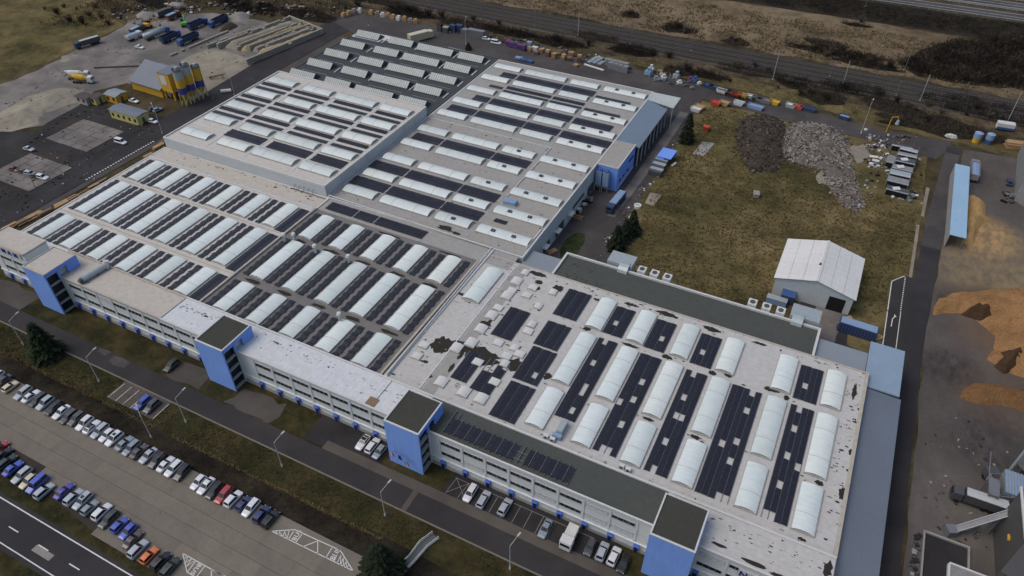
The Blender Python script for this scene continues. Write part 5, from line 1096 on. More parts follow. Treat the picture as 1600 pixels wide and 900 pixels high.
def wheels(t, xs, w, r=.5):
    for x in xs:
        for s in (-1, 1):
            o = part('wheel', MB().cyl((x, s * w - .15 * s, r), (x, s * w + .12 * s, r), r, n=12), 'black', t)
def truck(x, y, rz, label, kind='tipper', cab='bluesteel', bodyc='greydark', L=11, W_=2.5, H=3.2, top=None, loadc=None, group='lorries in the yards'):
    t = thing('lorry', label, 'lorry', (x, y, .1), rz, group)
    t.scale = (.92, .92, .92)
    c = part('cab', MB().loft([[(L / 2 - 2.0, s * 1.2, z) for s, z in ((-1, .7), (1, .7), (1, 2.9), (-1, 2.9))], [(L / 2 - .3, s * 1.2, z) for s, z in ((-1, .6), (1, .6), (1, 2.75), (-1, 2.75))], [(L / 2, s * 1.1, z) for s, z in ((-1, .6), (1, .6), (1, 1.7), (-1, 1.7))]]), cab, t)
    part('windscreen', MB().face([(L / 2 - .27, -1.0, 2.6), (L / 2 - .27, 1.0, 2.6), (L / 2 + .01, 1.0, 1.75), (L / 2 + .01, -1.0, 1.75)][::-1]), 'carglass', c)
    part('chassis', MB().box(-L / 2 + .3, -.5, .7, L / 2 - 2, .5, 1.0), 'steel', t)
    a, b_ = -L / 2, L / 2 - 2.3; w = W_ / 2
    if kind == 'tipper':
        b = MB(); b.box(a, -w, 1.1, b_, -w + .12, H).box(a, w - .12, 1.1, b_, w, H).box(a, -w + .12, 1.1, b_, w - .12, 1.25).box(a, -w + .12, 1.25, a + .12, w - .12, H).box(b_ - .12, -w + .12, 1.25, b_, w - .12, H)
        n_ = int((b_ - a) / 1.1)
        for i in range(n_): b.box(a + i * 1.1 + .3, -w - .06, 1.15, a + i * 1.1 + .42, -w, H - .05).box(a + i * 1.1 + .3, w, 1.15, a + i * 1.1 + .42, w + .06, H - .05)
        part('tipper_body', b, bodyc, t)
        if top: part('tarpaulin', MB().loft([[(a + .1, -w + .1, H - .12), (a + .1, 0, H + .12), (a + .1, w - .1, H - .12)], [(b_ - .1, -w + .1, H - .12), (b_ - .1, 0, H + .12), (b_ - .1, w - .1, H - .12)]]), top, t)
        if loadc: part('load', MB().loft([[(a + .2, -w + .15, H - .5), (a + .2, w - .15, H - .5), (a + .2, 0, H - .3)], [(b_ - .2, -w + .15, H - .5), (b_ - .2, w - .15, H - .5), (b_ - .2, 0, H - .3)]]), loadc, t)
    elif kind == 'box': part('box_body', MB().box(a, -w, 1.0, b_, w, H), bodyc, t); part('rear_doors', MB().box(a - .04, -w + .1, 1.1, a, -.02, H - .1).box(a - .04, .02, 1.1, a, w - .1, H - .1), 'frame', t)
    elif kind == 'tank':
        part('tank', MB().cyl((a, 0, 2.1), (b_, 0, 2.1), 1.2, n=14), bodyc, t, True); part('catwalk', MB().box(a + .5, -.3, 3.28, b_ - .5, .3, 3.36), 'galv', t)
    elif kind == 'mixer':
        part('drum', MB().loft([[(q, r * math.cos(u * math.pi / 5), 2.2 + sl + r * math.sin(u * math.pi / 5)) for u in range(10)] for q, r, sl in ((b_ - .2, .7, -.2), (b_ - 1.5, 1.2, 0), (a + 2, 1.2, .4), (a + .4, .6, .9))]), bodyc, t); part('chute', MB().bar((a + .3, 0, 2.4), (a - .8, .4, 1.2), .5, .15), 'steel', t); part('hopper', MB().box(a - .1, -.6, 2.9, a + .7, .6, 3.6), bodyc, t)
    elif kind == 'skip':
        part('skip', MB().loft([[(a + .4, -w, 1.2), (a + .4, w, 1.2), (b_ - .4, w, 1.2), (b_ - .4, -w, 1.2)], [(a, -w, 2.6), (a, w, 2.6), (b_, w, 2.6), (b_, -w, 2.6)]]), bodyc, t); part('load', MB().box(a + .3, -w + .2, 2.6, b_ - .3, w - .2, 2.75), 'bluelight', t)
    wheels(t, (L / 2 - 1.3, a + 1.2, a + 2.5) if L < 9 else (L / 2 - 1.3, a + 1.2, a + 2.5, a + 3.8), 1.1)
    return t
tz = lambda a, b: (((a[0] + b[0]) / 2), ((a[1] + b[1]) / 2), math.atan2(b[1] - a[1], b[0] - a[0]))
# front: white box truck in the bays
x, y = (-21.87, 66.46); truck(x, y, -math.pi / 2, 'white box truck parked in the bays below the office windows', 'box', 'white_box', 'white_box', 5.0, 2.1, 2.5)
# concrete plant lorries: positions from rear wheel to front bumper
for i, (a, b, kw) in enumerate((
    ((-286.12, 187.83), (-288.88, 177.57), dict(label='tipper lorry with a dark blue cab and pale tarpaulin, standing apart', cab='bluecont', bodyc='greydark', top='tarp')),
    ((-270.42, 196.46), (-268.84, 208.89), dict(label='long silver tank trailer lorry among the parked lorries', kind='tank', cab='bluesteel', bodyc='galv', L=13)),
    ((-261.33, 196.53), (-261.76, 208.5), dict(label='blue tipper lorry right in front of the silver tanker', cab='bluesteel', bodyc='bluecont')),
    ((-252.89, 209.84), (-253.43, 198.28), dict(label='blue tipper lorry nearest the block wall', cab='bluesteel', bodyc='bluecont')),
    ((-261.98, 212.34), (-261.6, 223.95), dict(label='dark tipper lorry with a blue cab beside the green machine', cab='bluesteel', bodyc='bluecont', L=11)),
    ((-256.24, 230.86), (-256.22, 218.43), dict(label='blue tipper lorry farthest right in the lorry park', cab='bluesteel', bodyc='bluecont', L=11)),
    ((-285.24, 217.16), (-285.09, 225.93), dict(label='dark lorry with a long white roof at the back', kind='box', cab='greydark', bodyc='greydark', L=9)),
    ((-278.84, 216.98), (-279.01, 224.59), dict(label='small dark red lorry beside the white roofed one', kind='skip', cab='car_maroon', bodyc='car_maroon', L=8)),
    ((-276.09, 192.86), (-275.73, 199.93), dict(label='white flatbed lorry left of the silver tanker', kind='skip', cab='white_box', bodyc='white_box', L=8)),
    ((-280.17, 198.48), (-280.92, 206.03), dict(label='black scrapped lorry at the back of the lorry row', kind='skip', cab='greydark', bodyc='greydark', L=8)),
    ((-263.26, 156.37), (-256.33, 159.24), dict(label='yellow drum concrete mixer lorry, front one of two', kind='mixer', cab='white_box', bodyc='yellow', L=9)),
    ((-266.94, 157.63), (-261.58, 161.57), dict(label='white drum concrete mixer lorry, rear one of two', kind='mixer', cab='white_box', bodyc='white_box', L=9)),
    ((-51.61, 175.97), (-52.21, 165.37), dict(label='dark blue skip lorry driving on the yard lane', kind='skip', cab='bluecont', bodyc='bluecont', L=11, W_=2.6)),
    ((40.68, 227.72), (40.74, 244.72), dict(label='grey open tipper trailer lorry beside the sky blue shed', kind='tipper', cab='greymod', bodyc='greymod', L=12, loadc='bluelight')),
    ((46.81, 107.64), (39.99, 107.58), dict(label='lorry with a ribbed pale tarpaulin near the bottom right building', cab='greydark', bodyc='greydark', top='tarp', L=10)),
    ((47.04, 111.12), (45.72, 114.59), dict(label='grey open lorry standing behind the tarpaulin lorry', kind='tipper', cab='greydark', bodyc='greymod', L=8)))):
    cx, cy, rz = tz(a, b); kw = dict(kw); kw.setdefault('kind', 'tipper'); truck(cx, cy, rz, kw.pop('label'), **kw)
def digger(x, y, rz, label, col):
    t = thing('excavator', label, 'excavator', (x, y, .1), rz)
    part('track', MB().box(-1.6, -1.3, 0, 1.6, -.7, .8).box(-1.6, .7, 0, 1.6, 1.3, .8), 'black', t); part('body', MB().box(-1.8, -1.1, .9, 1.1, 1.1, 2.0), col, t); part('cab', MB().box(.1, .1, 2.0, 1.3, 1.1, 3.1), 'carglass', t)
    part('boom', MB().bar((1.0, -.3, 1.6), (3.4, -.3, 4.0), .4).bar((3.4, -.3, 4.0), (5.2, -.3, 1.6), .32), col, t); part('bucket', MB().box(4.8, -.8, .6, 5.6, .2, 1.6), 'steel', t)
a = (-280.58, 207.83); digger(*a, .6, 'yellow brown excavator behind the lorries', 'yellow'); a = (-268.1, 216.54); digger(*a, 2.4, 'bright green digger between the tipper lorries', 'green')

# ------------------------------------------------------------------ concrete plant
cp = thing('concrete_plant', 'yellow concrete mixing plant with a blue grey sloping roof', 'concrete plant', (-235, 166, 0), rad(-2))
part('hall', MB().loft([[(-4, -3.5, 0), (12, -3.5, 0), (12, 5.0, 0), (-4, 5.0, 0)], [(-4, -3.5, 3.4), (12, -3.5, 3.4), (12, 5.0, 7.6), (-4, 5.0, 7.6)]]), 'yellow', cp)
part('roof', MB().hexa([(-4.5, -4.2, 3.1), (12.3, -4.2, 3.1), (12.3, 5.4, 7.75), (-4.5, 5.4, 7.75), (-4.5, -4.2, 3.4), (12.3, -4.2, 3.4), (12.3, 5.4, 8.05), (-4.5, 5.4, 8.05)]), 'grey_tin', cp)
part('tower', MB().box(12.4, -3.2, 3.0, 18.0, 4.0, 9.8).box(12.6, -3.0, 0, 13.2, -2.4, 3).box(17.2, -3.0, 0, 17.8, -2.4, 3).box(12.6, 3.2, 0, 13.2, 3.8, 3).box(17.2, 3.2, 0, 17.8, 3.8, 3), 'yellow', cp)
part('tower_panel', MB().box(13.2, -3.3, 5.6, 16.2, -3.2, 9.0), 'white_box', cp); part('chute', MB().loft([[(14, -3.2, 3.4), (16.5, -3.2, 3.4), (16.5, 0, 3.4), (14, 0, 3.4)], [(14.8, -3.0, .9), (15.8, -3.0, .9), (15.8, -1.4, .9), (14.8, -1.4, .9)]]), 'steel', cp)
part('tower_roof', MB().box(12.3, -3.3, 9.8, 18.1, 4.1, 10.0), 'grey_tin', cp)
part('conveyor', MB().bar((-4, 3, 4), (-9, 6, 1.0), 1.2, .9), 'yellow', cp); part('porch', MB().box(-7.2, 1.5, 0, -4.1, 5.5, 3.2), 'yellow_pale', cp); part('porch_roof', MB().box(-7.4, 1.3, 3.2, -4.0, 5.7, 3.45), 'grey_tin', cp)
for i, (x, y, h) in enumerate(((-211.6, 162.0, 12.6), (-211.4, 165.6, 13.0), (-210.8, 169.3, 11.2))):
    t = thing('cement_silo', '%s cement silo with grey top and violet blue foot' % ['nearest yellow', 'middle and tallest yellow', 'farthest yellow'][i], 'silo', (x, y, 0), 0, 'cement silos at the left road')
    r = 1.55
    part('band', MB().cyl((0, 0, 4.4), (0, 0, 6.8), r, n=18), 'violet', t, False); part('shell', MB().cyl((0, 0, 6.8), (0, 0, h - 2.8), r + .01, n=18), 'yellow', t); part('top', MB().cyl((0, 0, h - 2.8), (0, 0, h), r, n=18), 'yellow' if i == 2 else 'galv', t)
    part('cone', MB().cyl((0, 0, 4.4), (0, 0, 2.0), r, .4, 14), 'yellow', t); part('railing', MB().cyl((0, 0, h), (0, 0, h + .9), r, n=12, caps=False), 'steel', t); part('filter', MB().box(-.5, -.5, h, .5, .5, h + 1.5), 'galv', t)
    for a in range(4):
        u = math.pi / 4 + a * math.pi / 2; part('leg', MB().cyl((r * math.cos(u), r * math.sin(u), 0), (r * math.cos(u), r * math.sin(u), 4.5), .16, n=6), 'yellow_pale', t)
    b = MB()
    for a in range(4):
        u, v = math.pi / 4 + a * math.pi / 2, math.pi / 4 + (a + 1) * math.pi / 2; b.bar((r * math.cos(u), r * math.sin(u), .3), (r * math.cos(v), r * math.sin(v), 4.2), .12)
    part('brace', b, 'yellow_pale', t)
def hut(name, x, y, rz, w, d, h, wall, roof, label, wins=3, gable=.6):
    t = thing(name, label, 'hut', (x, y, 0.05), rz)
    part('wall', MB().box(-w / 2, -d / 2, 0, w / 2, d / 2, h), wall, t)
    part('roof', MB().loft([[(-w / 2 - .3, q, z) for q, z in ((-d / 2 - .3, h), (0, h + gable), (d / 2 + .3, h), (0, h + .02))], [(w / 2 + .3, q, z) for q, z in ((-d / 2 - .3, h), (0, h + gable), (d / 2 + .3, h), (0, h + .02))]]), roof, t)
    for i in range(wins):
        part('window', MB().box(-w / 2 + (i + .5) * w / wins - .5, -d / 2 - .05, 1.0, -w / 2 + (i + .5) * w / wins + .5, -d / 2, 2.2), 'glass', t)
    part('door', MB().box(w / 2, -.5, 0, w / 2 + .05, .5, 2.1), 'greydark', t); return t
hut('yellow_hut', -220.9, 145.4, 0, 13.2, 4.8, 3.3, 'yellow_pale', 'grey_tin', 'long pale yellow hut with a blue grey roof beside the left road', 5, .35)
hut('yellow_cabin', -236.6, 153.4, 0, 5.6, 4.8, 2.9, 'yellow', 'tin_link', 'small bright yellow cabin with a pale roof', 2, .5)
hut('brown_hut', -245.2, 147.2, 0, 5.6, 3.6, 2.6, 'plinth', 'brown_roof', 'low pale hut with a brown roof left of the yellow cabin', 2, .2)
hut('tan_hut', -241.2, 149.0, 0, 3.0, 4.0, 2.6, 'yellow_pale', 'brown_roof', 'small tan shed squeezed between brown hut and yellow cabin', 1, .2)
# bulk bays with block walls
rb = random.Random(14)
def block_wall(x0, y0, x1, y1, h, label):
    L = math.dist((x0, y0), (x1, y1)); n = max(2, int(L / 1.7)); t = thing('block_wall', label, 'wall', (x0, y0, 0), math.atan2(y1 - y0, x1 - x0), 'concrete block walls of the gravel bays')
    me = BLK; k_ = int(h / .82)
    for r in range(k_):
        for i in range(n):
            if r == k_ - 1 and rb.random() < .12: continue
            o = part('block', me, None, t); o.location = ((i + .5) * L / n, rb.uniform(-.05, .05), r * .82 + .41); o.scale = (L / n / 1.7, 1, 1)
    return t
BLK = MB().obox((0, 0, 0), 1.62, .8, .78).mesh('block', 'block')
bx = -214.6
block_wall(-215.6, 197.5, -209.2, 235.5, 2.5, 'outermost concrete block wall along the left road')
block_wall(-219.9, 208.5, -213.0, 237.5, 2.5, 'second concrete block wall from the road')
block_wall(-224.2, 208.5, -217.0, 239.0, 2.5, 'third concrete block wall from the road')
block_wall(-229.0, 206.5, -222.0, 240.5, 2.5, 'fourth concrete block wall from the road')
block_wall(-237.0, 204.0, -230.5, 241.5, 2.5, 'innermost concrete block wall of the gravel bays')
block_wall(-231.5, 242.0, -208.5, 236.2, 2.5, 'end block wall closing the gravel bays')
block_wall(-241.5, 202.5, -236.5, 226, 1.7, 'low block wall behind the gravel bays')
block_wall(-249, 190, -246.5, 220, .9, 'low row of white blocks beside the lorry park')
HF = {}
def heap(name, outline, h, mat, label, cat, seed=0, n=26, rough=.25, sharp=.7, group=None, base=0.0):
    """a heap over an outline: a grid of points raised by the distance to the edge, with real lumps"""
    xs = [p[0] for p in outline]; ys = [p[1] for p in outline]; x0, x1, y0, y1 = min(xs), max(xs), min(ys), max(ys)
    def inside(x, y):
        c = False; j = len(outline) - 1
        for i in range(len(outline)):
            xi, yi = outline[i]; xj, yj = outline[j]
            if (yi > y) != (yj > y) and x < (xj - xi) * (y - yi) / (yj - yi) + xi: c = not c
            j = i
        return c
    def dist(x, y):
        d = 1e9
        for i in range(len(outline)):
            a = outline[i]; b = outline[(i + 1) % len(outline)]; dx, dy = b[0] - a[0], b[1] - a[1]; t_ = max(0, min(1, ((x - a[0]) * dx + (y - a[1]) * dy) / (dx * dx + dy * dy + 1e-9)))
            d = min(d, math.hypot(x - a[0] - dx * t_, y - a[1] - dy * t_))
        return d
    m = max(1e-3, min(x1 - x0, y1 - y0) / 2 * sharp); cx, cy = (x0 + x1) / 2, (y0 + y1) / 2
    s = max(x1 - x0, y1 - y0) / n; nx, ny = max(4, int((x1 - x0) / s)) + 2, max(4, int((y1 - y0) / s)) + 2
    b = MB(); idx = {}
    for i in range(nx + 1):
        for j in range(ny + 1):
            x = x0 - s + i * (x1 - x0 + 2 * s) / nx; y = y0 - s + j * (y1 - y0 + 2 * s) / ny
            sg_ = 1 if inside(x, y) else -1; d = sg_ * dist(x, y)
            z = h * (min(1, max(d, 0) / m) ** .85) if d > 0 else -.3
            nz = mnoise.noise(Vector((x * .45 + seed * 7.1, y * .45, 0))) + .6 * mnoise.noise(Vector((x * 1.3, y * 1.3, seed)))
            if d > 0: z = z * (1 + .35 * mnoise.noise(Vector((x * .13, y * .13, seed + 3.3)))) + rough * nz * min(1, d / 1.2) + rough * 1.6 * (abs(mnoise.noise(Vector((x * .21, y * .21, seed + 9.1)))) - .12) * min(1, d / 1.5)
            idx[i, j] = len(b.v); b.v.append((x - cx, y - cy, z + base))
    for i in range(nx):
        for j in range(ny):
            q = (idx[i, j], idx[i + 1, j], idx[i + 1, j + 1], idx[i, j + 1])
            if max(b.v[p][2] for p in q) > base - .25: b.f.append(q); b.mi.append(0)
    HF[label] = (lambda x, y: (max(0, (h * (min(1, max(dist(x, y) if inside(x, y) else 0, 0) / m) ** .85) * (1 + .35 * mnoise.noise(Vector((x * .13, y * .13, seed + 3.3)))))) + base))
    o = link(name, b.mesh(name, mat, True), None, (cx, cy, 0)); tag(o, label, cat, group); return o
heap('sand_heap', [(-228, 207), (-224.6, 208), (-219, 238), (-222.5, 239)], 2.3, 'sand', 'yellow sand heap in the wide gravel bay', 'heap', 1, 44, .2, .3)
heap('sand_heap', [(-215.2, 200), (-219, 208), (-213, 236), (-210, 234)], 1.9, 'sand', 'yellow sand heap in the bay nearest the road', 'heap', 2, 44, .2, .3)
heap('gravel_heap', [(-223.4, 209), (-220.6, 209), (-214.0, 237), (-216.8, 238)], 2.4, 'grit', 'pale grey grit heap between two block walls', 'heap', 3, 44, .2, .3)
heap('gravel_heap', [(-236, 206), (-229.8, 208), (-223.5, 240), (-229.5, 240)], 2.2, 'gravel_pale', 'buff gravel heap in the innermost bay', 'heap', 4, 44, .25, .3)
heap('rubble_heap', blob(*(-240.88, 173.86), 3, 4, 12, 3) if False else [(-243, 164), (-239.5, 163), (-239, 168), (-243, 170)], 1.6, 'soil_dark', 'brown rusty heap at the left end of the concrete plant', 'heap', 6, 18)
a = (-293.99, 217.95); heap('stone_heap', blob(a[0], a[1], 4, 4, 12, 5), 1.6, 'rubble', 'grey stone heap behind the lorries', 'heap', 7, 18)
a = (-289.41, 232.78); heap('stone_heap', blob(a[0], a[1], 5, 4, 12, 6), 1.6, 'rubble', 'grey stone heap farthest back at the top edge', 'heap', 8, 18)
a = (-254.3, 234.4); heap('gravel_heap', blob(a[0], a[1], 4.5, 6, 12, 7), 2.2, 'grit', 'grey gravel heap by the last blue tipper', 'heap', 9, 18)
a = (-249.87, 224.06); heap('soil_heap', blob(a[0], a[1], 4, 5, 12, 8), 1.8, 'soil_dark', 'black soil heap beside the block walls', 'heap', 10, 18)
a = (-284.2, 171.4); heap('cement_spoil', blob(a[0], a[1], 4, 4, 12, 9), .5, 'gravel_pale', 'flat pale spoil patch left of the single lorry', 'heap', 11, 18)
heap('spoil_heap', wobble([(-260.98, 125.73), (-264.95, 137.29), (-262.42, 147.17), (-255.07, 146.79), (-252.52, 136.9), (-247.98, 129.66), (-250.9, 122.11)], 3, .6, 4), 1.1, 'gravel_pale', 'long low pale spoil heap left of the huts', 'heap', 12, 40, .3)
x, y = (-216.94, 182.73); t = thing('scrap_conveyor', 'rusty scrap conveyor frame lying beside the silos', 'conveyor', (x, y, .1), .5)
part('frame', MB().bar((-3, 0, .5), (3, 0, 1.8), .25).bar((-3, .9, .5), (3, .9, 1.8), .25), 'wood_brown', t); part('roller', MB().box(-3, -.2, .4, -2.5, 1.1, .9), 'greydark', t); part('leg', MB().bar((2, 0, 0), (2, 0, 1.5), .15).bar((2, .9, 0), (2, .9, 1.5), .15), 'steel', t)
x, y = (-205.76, 175.61); t = thing('white_tank', 'small white tank lying near the silo legs', 'tank', (x, y, .1), .7); part('shell', MB().cyl((-1.8, 0, .7), (1.8, 0, .7), .65, n=12), 'white_box', t); part('cradle', MB().box(-1.2, -.5, 0, -.9, .5, .4).box(.9, -.5, 0, 1.2, .5, .4), 'steel', t)
t = thing('concrete_kerb_wall', 'long thin dark concrete kerb in the cement yard', 'kerb', (*(-266.86, 168.59), 0)); part('beam', MB().bar((0, 0, .3), (22, 13.8, .3), .5, .6), 'greydark', t)

# ------------------------------------------------------------------ wood chip yard
heap('wood_chip_heap', wobble([(33.22, 160.45), (36.23, 162.98), (38.86, 164.81), (42.8, 163.75), (46.51, 159.25), (46.25, 154.43), (44.69, 150.25), (48.81, 148.36), (55.04, 146.81), (64.77, 148.01), (70.86, 191.3), (59.3, 186.05), (47.68, 179.11), (39.03, 173.67), (34.26, 168.55), (33.16, 164.29)], 2.0, .35, 3), 4.6, 'chips', 'huge orange wood chip heap curving off the right edge', 'wood chip heap', 21, 100, .7, .5, 'wood chip heaps')
heap('wood_chip_heap', wobble([(39.73, 135.04), (40.4, 138.22), (42.49, 141.14), (47.51, 143.66), (53.09, 143.78), (59.72, 143.48), (59.36, 137.13), (52.3, 136.82), (47.48, 136.35), (42.59, 134.88)], 1.8, .35, 5), 2.2, 'chips_dark', 'long brown orange wood chip heap below the large one', 'wood chip heap', 22, 64, .5, .8, 'wood chip heaps')
heap('wood_chip_heap', wobble([(38.88, 164.06), (42.32, 167.84), (45.54, 168.43), (46.52, 164.61), (43.49, 163.59)], 1.2, .4, 6), 3.6, 'chips_darkest', 'dark brown chip heap at the foot of the large orange heap', 'wood chip heap', 23, 30, .7, .7, 'wood chip heaps')
heap('wood_chip_heap', wobble([(46.64, 149.01), (47.56, 153.95), (50.86, 156.51), (52.76, 154.75), (51.37, 149.64), (48.55, 147.36)], 1.2, .4, 7), 3.2, 'chips_darkest', 'black chip hollow cut into the large orange heap', 'wood chip heap', 25, 30, .7, .7, 'wood chip heaps')
heap('sawdust_heap', wobble([(38.6, 197), (42, 196), (43.2, 206), (45.4, 212), (44.6, 219.5), (41.5, 223), (38.8, 222)], 1.6, .5, 7), 2.6, 'sawdust', 'pale orange sawdust heap against the sky blue shed', 'sawdust heap', 24, 34, .25, .8, 'wood chip heaps')
t = thing('open_shed', 'narrow open shed with a sky blue sheet roof beside the side road', 'shed', (34.4, 192, 0))
wpart('roof', MB().hexa([(34.4, 191.8, 4.3), (38.6, 192.6, 3.8), (38.7, 233.2, 3.8), (34.5, 232.2, 4.3), (34.4, 191.8, 4.45), (38.6, 192.6, 3.95), (38.7, 233.2, 3.95), (34.5, 232.2, 4.45)]), 'tin_shed', t)
b = MB()
for i in range(40): b.box(34.42, 192.6 + i, 4.46 - .001 * i % .01, 38.6, 192.68 + i, 4.47) if False else b.hexa([(34.42, 192.6 + i, 4.44), (38.58, 192.6 + i, 3.94), (38.58, 192.7 + i, 3.94), (34.42, 192.7 + i, 4.44), (34.42, 192.6 + i, 4.5), (38.58, 192.6 + i, 4.0), (38.58, 192.7 + i, 4.0), (34.42, 192.7 + i, 4.5)])
wpart('roof_rib', b, 'tin_shed', t, stuff=True); wpart('back_wall', MB().box(34.5, 192.3, 0, 34.7, 232, 4.2), 'concrete', t)
for i in range(7): wpart('post', MB().box(38.2, 193 + i * 6.5, 0, 38.45, 193.25 + i * 6.5, 3.85), 'steel', t)
t = thing('grey_building', 'grey walled building cut by the right edge beside the navy car', 'building', (52, 222, 0)); wpart('wall', MB().prism([(51.8, 226), (56.5, 221.5), (90, 228), (86, 262), (53.5, 256)], 0, 8.0), 'greymod', t); wpart('roof', MB().prism([(51.6, 226), (56.5, 221.2), (90.3, 227.8), (86, 262.3), (53.3, 256.3)], 8.0, 8.4), 'greydark', t)
t = thing('rubbish_pile', 'dark pile of scrap metal at the corner of the grey building', 'scrap pile', (50.5, 226, 0))
for i in range(14): part('scrap', MB().obox((rb.uniform(-1.6, 1.2), rb.uniform(-3, 3), rb.uniform(.3, .9)), rb.uniform(.6, 2), rb.uniform(.3, .9), rb.uniform(.3, .8), rb.uniform(0, 3), 0, rb.uniform(-.4, .4)), rb.choice(('greydark', 'black', 'steel', 'wood_brown')), t)
# buildings at the bottom right corner
t = thing('dark_shed', 'tall dark clad shed at the bottom right corner', 'shed', (46, 86, 0))
wpart('wall', MB().prism([(46.3, 104.0), (46.8, 93.6), (43.0, 85.8), (70, 80), (74, 108)], 0, 11.6), 'shed_dark', t); wpart('roof', MB().prism([(46.1, 104.3), (46.6, 93.4), (47.6, 90.4), (74.5, 84), (74.5, 108.4)], 11.6, 12.0), 'silo_roof', t)
wpart('edge_trim', MB().bar((46.1, 104.3, 12.1), (46.5, 93.4, 12.1), .35, .3), 'coping', t); wpart('lamp', MB().box(46.3, 97, 6, 46.6, 98.2, 6.4), 'yellow', t)
t = thing('low_building', 'low building with a stained pale roof at the bottom right edge', 'building', (37, 72, 0)); wpart('wall', MB().box(37.6, 70, 0, 45.5, 86.5, 7.0), 'shed_dark', t); wpart('roof', MB().box(37.3, 69.8, 7.0, 45.8, 86.9, 7.3), 'silo_roof', t); wpart('coping', MB().box(37.2, 86.9, 6.8, 45.8, 87.2, 7.5).box(37.0, 70, 6.8, 37.3, 86.9, 7.5), 'coping', t)
t = thing('ribbed_container', 'tall blue grey ribbed container box at the right edge', 'container', (47.2, 109.5, 0)); wpart('shell', MB().box(47.2, 110.2, 0, 52.5, 115.8, 3.4), 'tin_link', t)
b = MB()
for i in range(10): b.box(47.4 + i * .5, 110.1, .1, 47.6 + i * .5, 115.9, 3.46)
wpart('rib', b, 'bluelight', t, stuff=True)
t = thing('steel_hopper', 'grey steel hopper on legs beside the ribbed container', 'hopper', (45.3, 108.5, 0)); wpart('bin', MB().loft([[(44.2, 107.8, 4), (46, 107.8, 4), (46, 112, 4), (44.2, 112, 4)], [(44.8, 109, 1.4), (45.4, 109, 1.4), (45.4, 111, 1.4), (44.8, 111, 1.4)]]), 'steel', t)
for x, y in ((44.3, 107.9), (45.8, 107.9), (45.8, 111.8), (44.3, 111.8)): wpart('leg', MB().box(x, y, 0, x + .15, y + .15, 4), 'steel', t)
wpart('pipe', MB().bar((44.4, 112, 3.5), (44.0, 117, 5.5), .12), 'steel', t)
t = thing('dust_silo', 'grey dust silo with a pipe bend behind the ribbed container', 'silo', (51.5, 119.5, 0)); part('shell', MB().cyl((0, 0, 2.2), (0, 0, 8.0), 1.5, n=16), 'greymod', t); part('cone', MB().cyl((0, 0, 2.2), (0, 0, .6), 1.5, .3, 14), 'steel', t); part('cap', MB().cyl((0, 0, 8.0), (0, 0, 8.8), 1.5, .5, 16), 'galv', t); part('pipe', MB().cyl((0, 0, 8.7), (-2.4, -1.2, 9.4), .28, n=10).cyl((-2.4, -1.2, 9.4), (-2.6, -1.4, .5), .28, n=10), 'galv', t)
for a, c in ((-1, -1), (1, -1), (1, 1), (-1, 1)): part('leg', MB().box(a * 1.1 - .08, c * 1.1 - .08, 0, a * 1.1 + .08, c * 1.1 + .08, 2.6), 'steel', t)
t = thing('chip_conveyor', 'inclined grey conveyor rising to the tall dark shed', 'conveyor', (44.0, 101.5, 0), rad(28)); part('belt', MB().bar((-5, 0, .8), (3.0, 0, 6.2), 1.0, .25), 'greymod', t); part('side_rail', MB().bar((-5, -.55, 1.0), (3.0, -.55, 6.4), .1, .35).bar((-5, .55, 1.0), (3.0, .55, 6.4), .1, .35), 'galv', t); part('hopper', MB().box(-6.2, -.9, .2, -4.6, .9, 1.6), 'steel', t); part('support', MB().box(-1.2, -.5, 0, -1.0, .5, 3.2).box(1.4, -.5, 0, 1.6, .5, 5.0), 'steel', t)
t = thing('concrete_pit', 'sunken concrete pit with a low wall near the bottom right', 'pit', (34, 86, 0)); wpart('rim', MB().box(35.2, 96.9, 0, 42.6, 97.3, .6).box(35.0, 82, 0, 35.3, 97.3, .6).box(42.3, 86.9, 0, 42.6, 96.9, .6), 'concrete', t); wpart('floor', MB().box(35.3, 82, 0, 42.3, 96.9, .2), 'yard_dark', t)
t = thing('stone_drain', 'dark rubble filled drain channel beside the concrete pit', 'drain', (34, 80, 0))
for i in range(30): wpart('stone', MB().obox((34.2 + rb.uniform(-.5, .5), 78 + i * .62, .2), rb.uniform(.5, 1), rb.uniform(.4, .8), .5, rb.uniform(0, 3)), rb.choice(('yard_dark', 'greydark', 'concrete')), t)
# dumped things north of the chip yard
for i, (p, lo, hi, lb) in enumerate((((41.26, 259.05), 'yellow', 'bluelight', 'upright tank with pale blue top and orange foot by the rail scrub'), ((44.86, 259.91), 'bluesteel', 'bluelight', 'upright blue tank with a pale top by the rail scrub'))):
    t = thing('upright_tank', lb, 'tank', (*p, 0)); part('lower_shell', MB().cyl((0, 0, 0), (0, 0, 1.6), 1.2, n=16), lo, t); part('upper_shell', MB().cyl((0, 0, 1.6), (0, 0, 3.4), 1.3, n=16), hi, t); part('lid', MB().cyl((0, 0, 3.4), (0, 0, 3.8), 1.2, .3, 16), hi, t)
t = thing('white_trailer', 'white and blue caravan trailer in front of the rail scrub', 'trailer', (*(49.66, 272.48), 0), .1); part('body', MB().box(-2.6, -1.2, .6, 2.6, 1.2, 2.7), 'white_box', t); part('stripe', MB().box(-2.62, -1.22, .6, 2.62, -1.0, 1.4), 'bluesteel', t); wheels(t, (-.5, .5), 1.0, .35)
t = thing('tarp_heap', 'white sheeted heap at the end of the rear road', 'heap', (*(33.95, 259.2), 0)); part('sheet', MB().loft([[(2.2 * math.cos(u * .7), 1.2 * math.sin(u * .7), 0) for u in range(9)], [(1.5 * math.cos(u * .7), .8 * math.sin(u * .7), .8) for u in range(9)], [(.3 * math.cos(u * .7), .2 * math.sin(u * .7), 1.1) for u in range(9)]]), 'white_box', t)
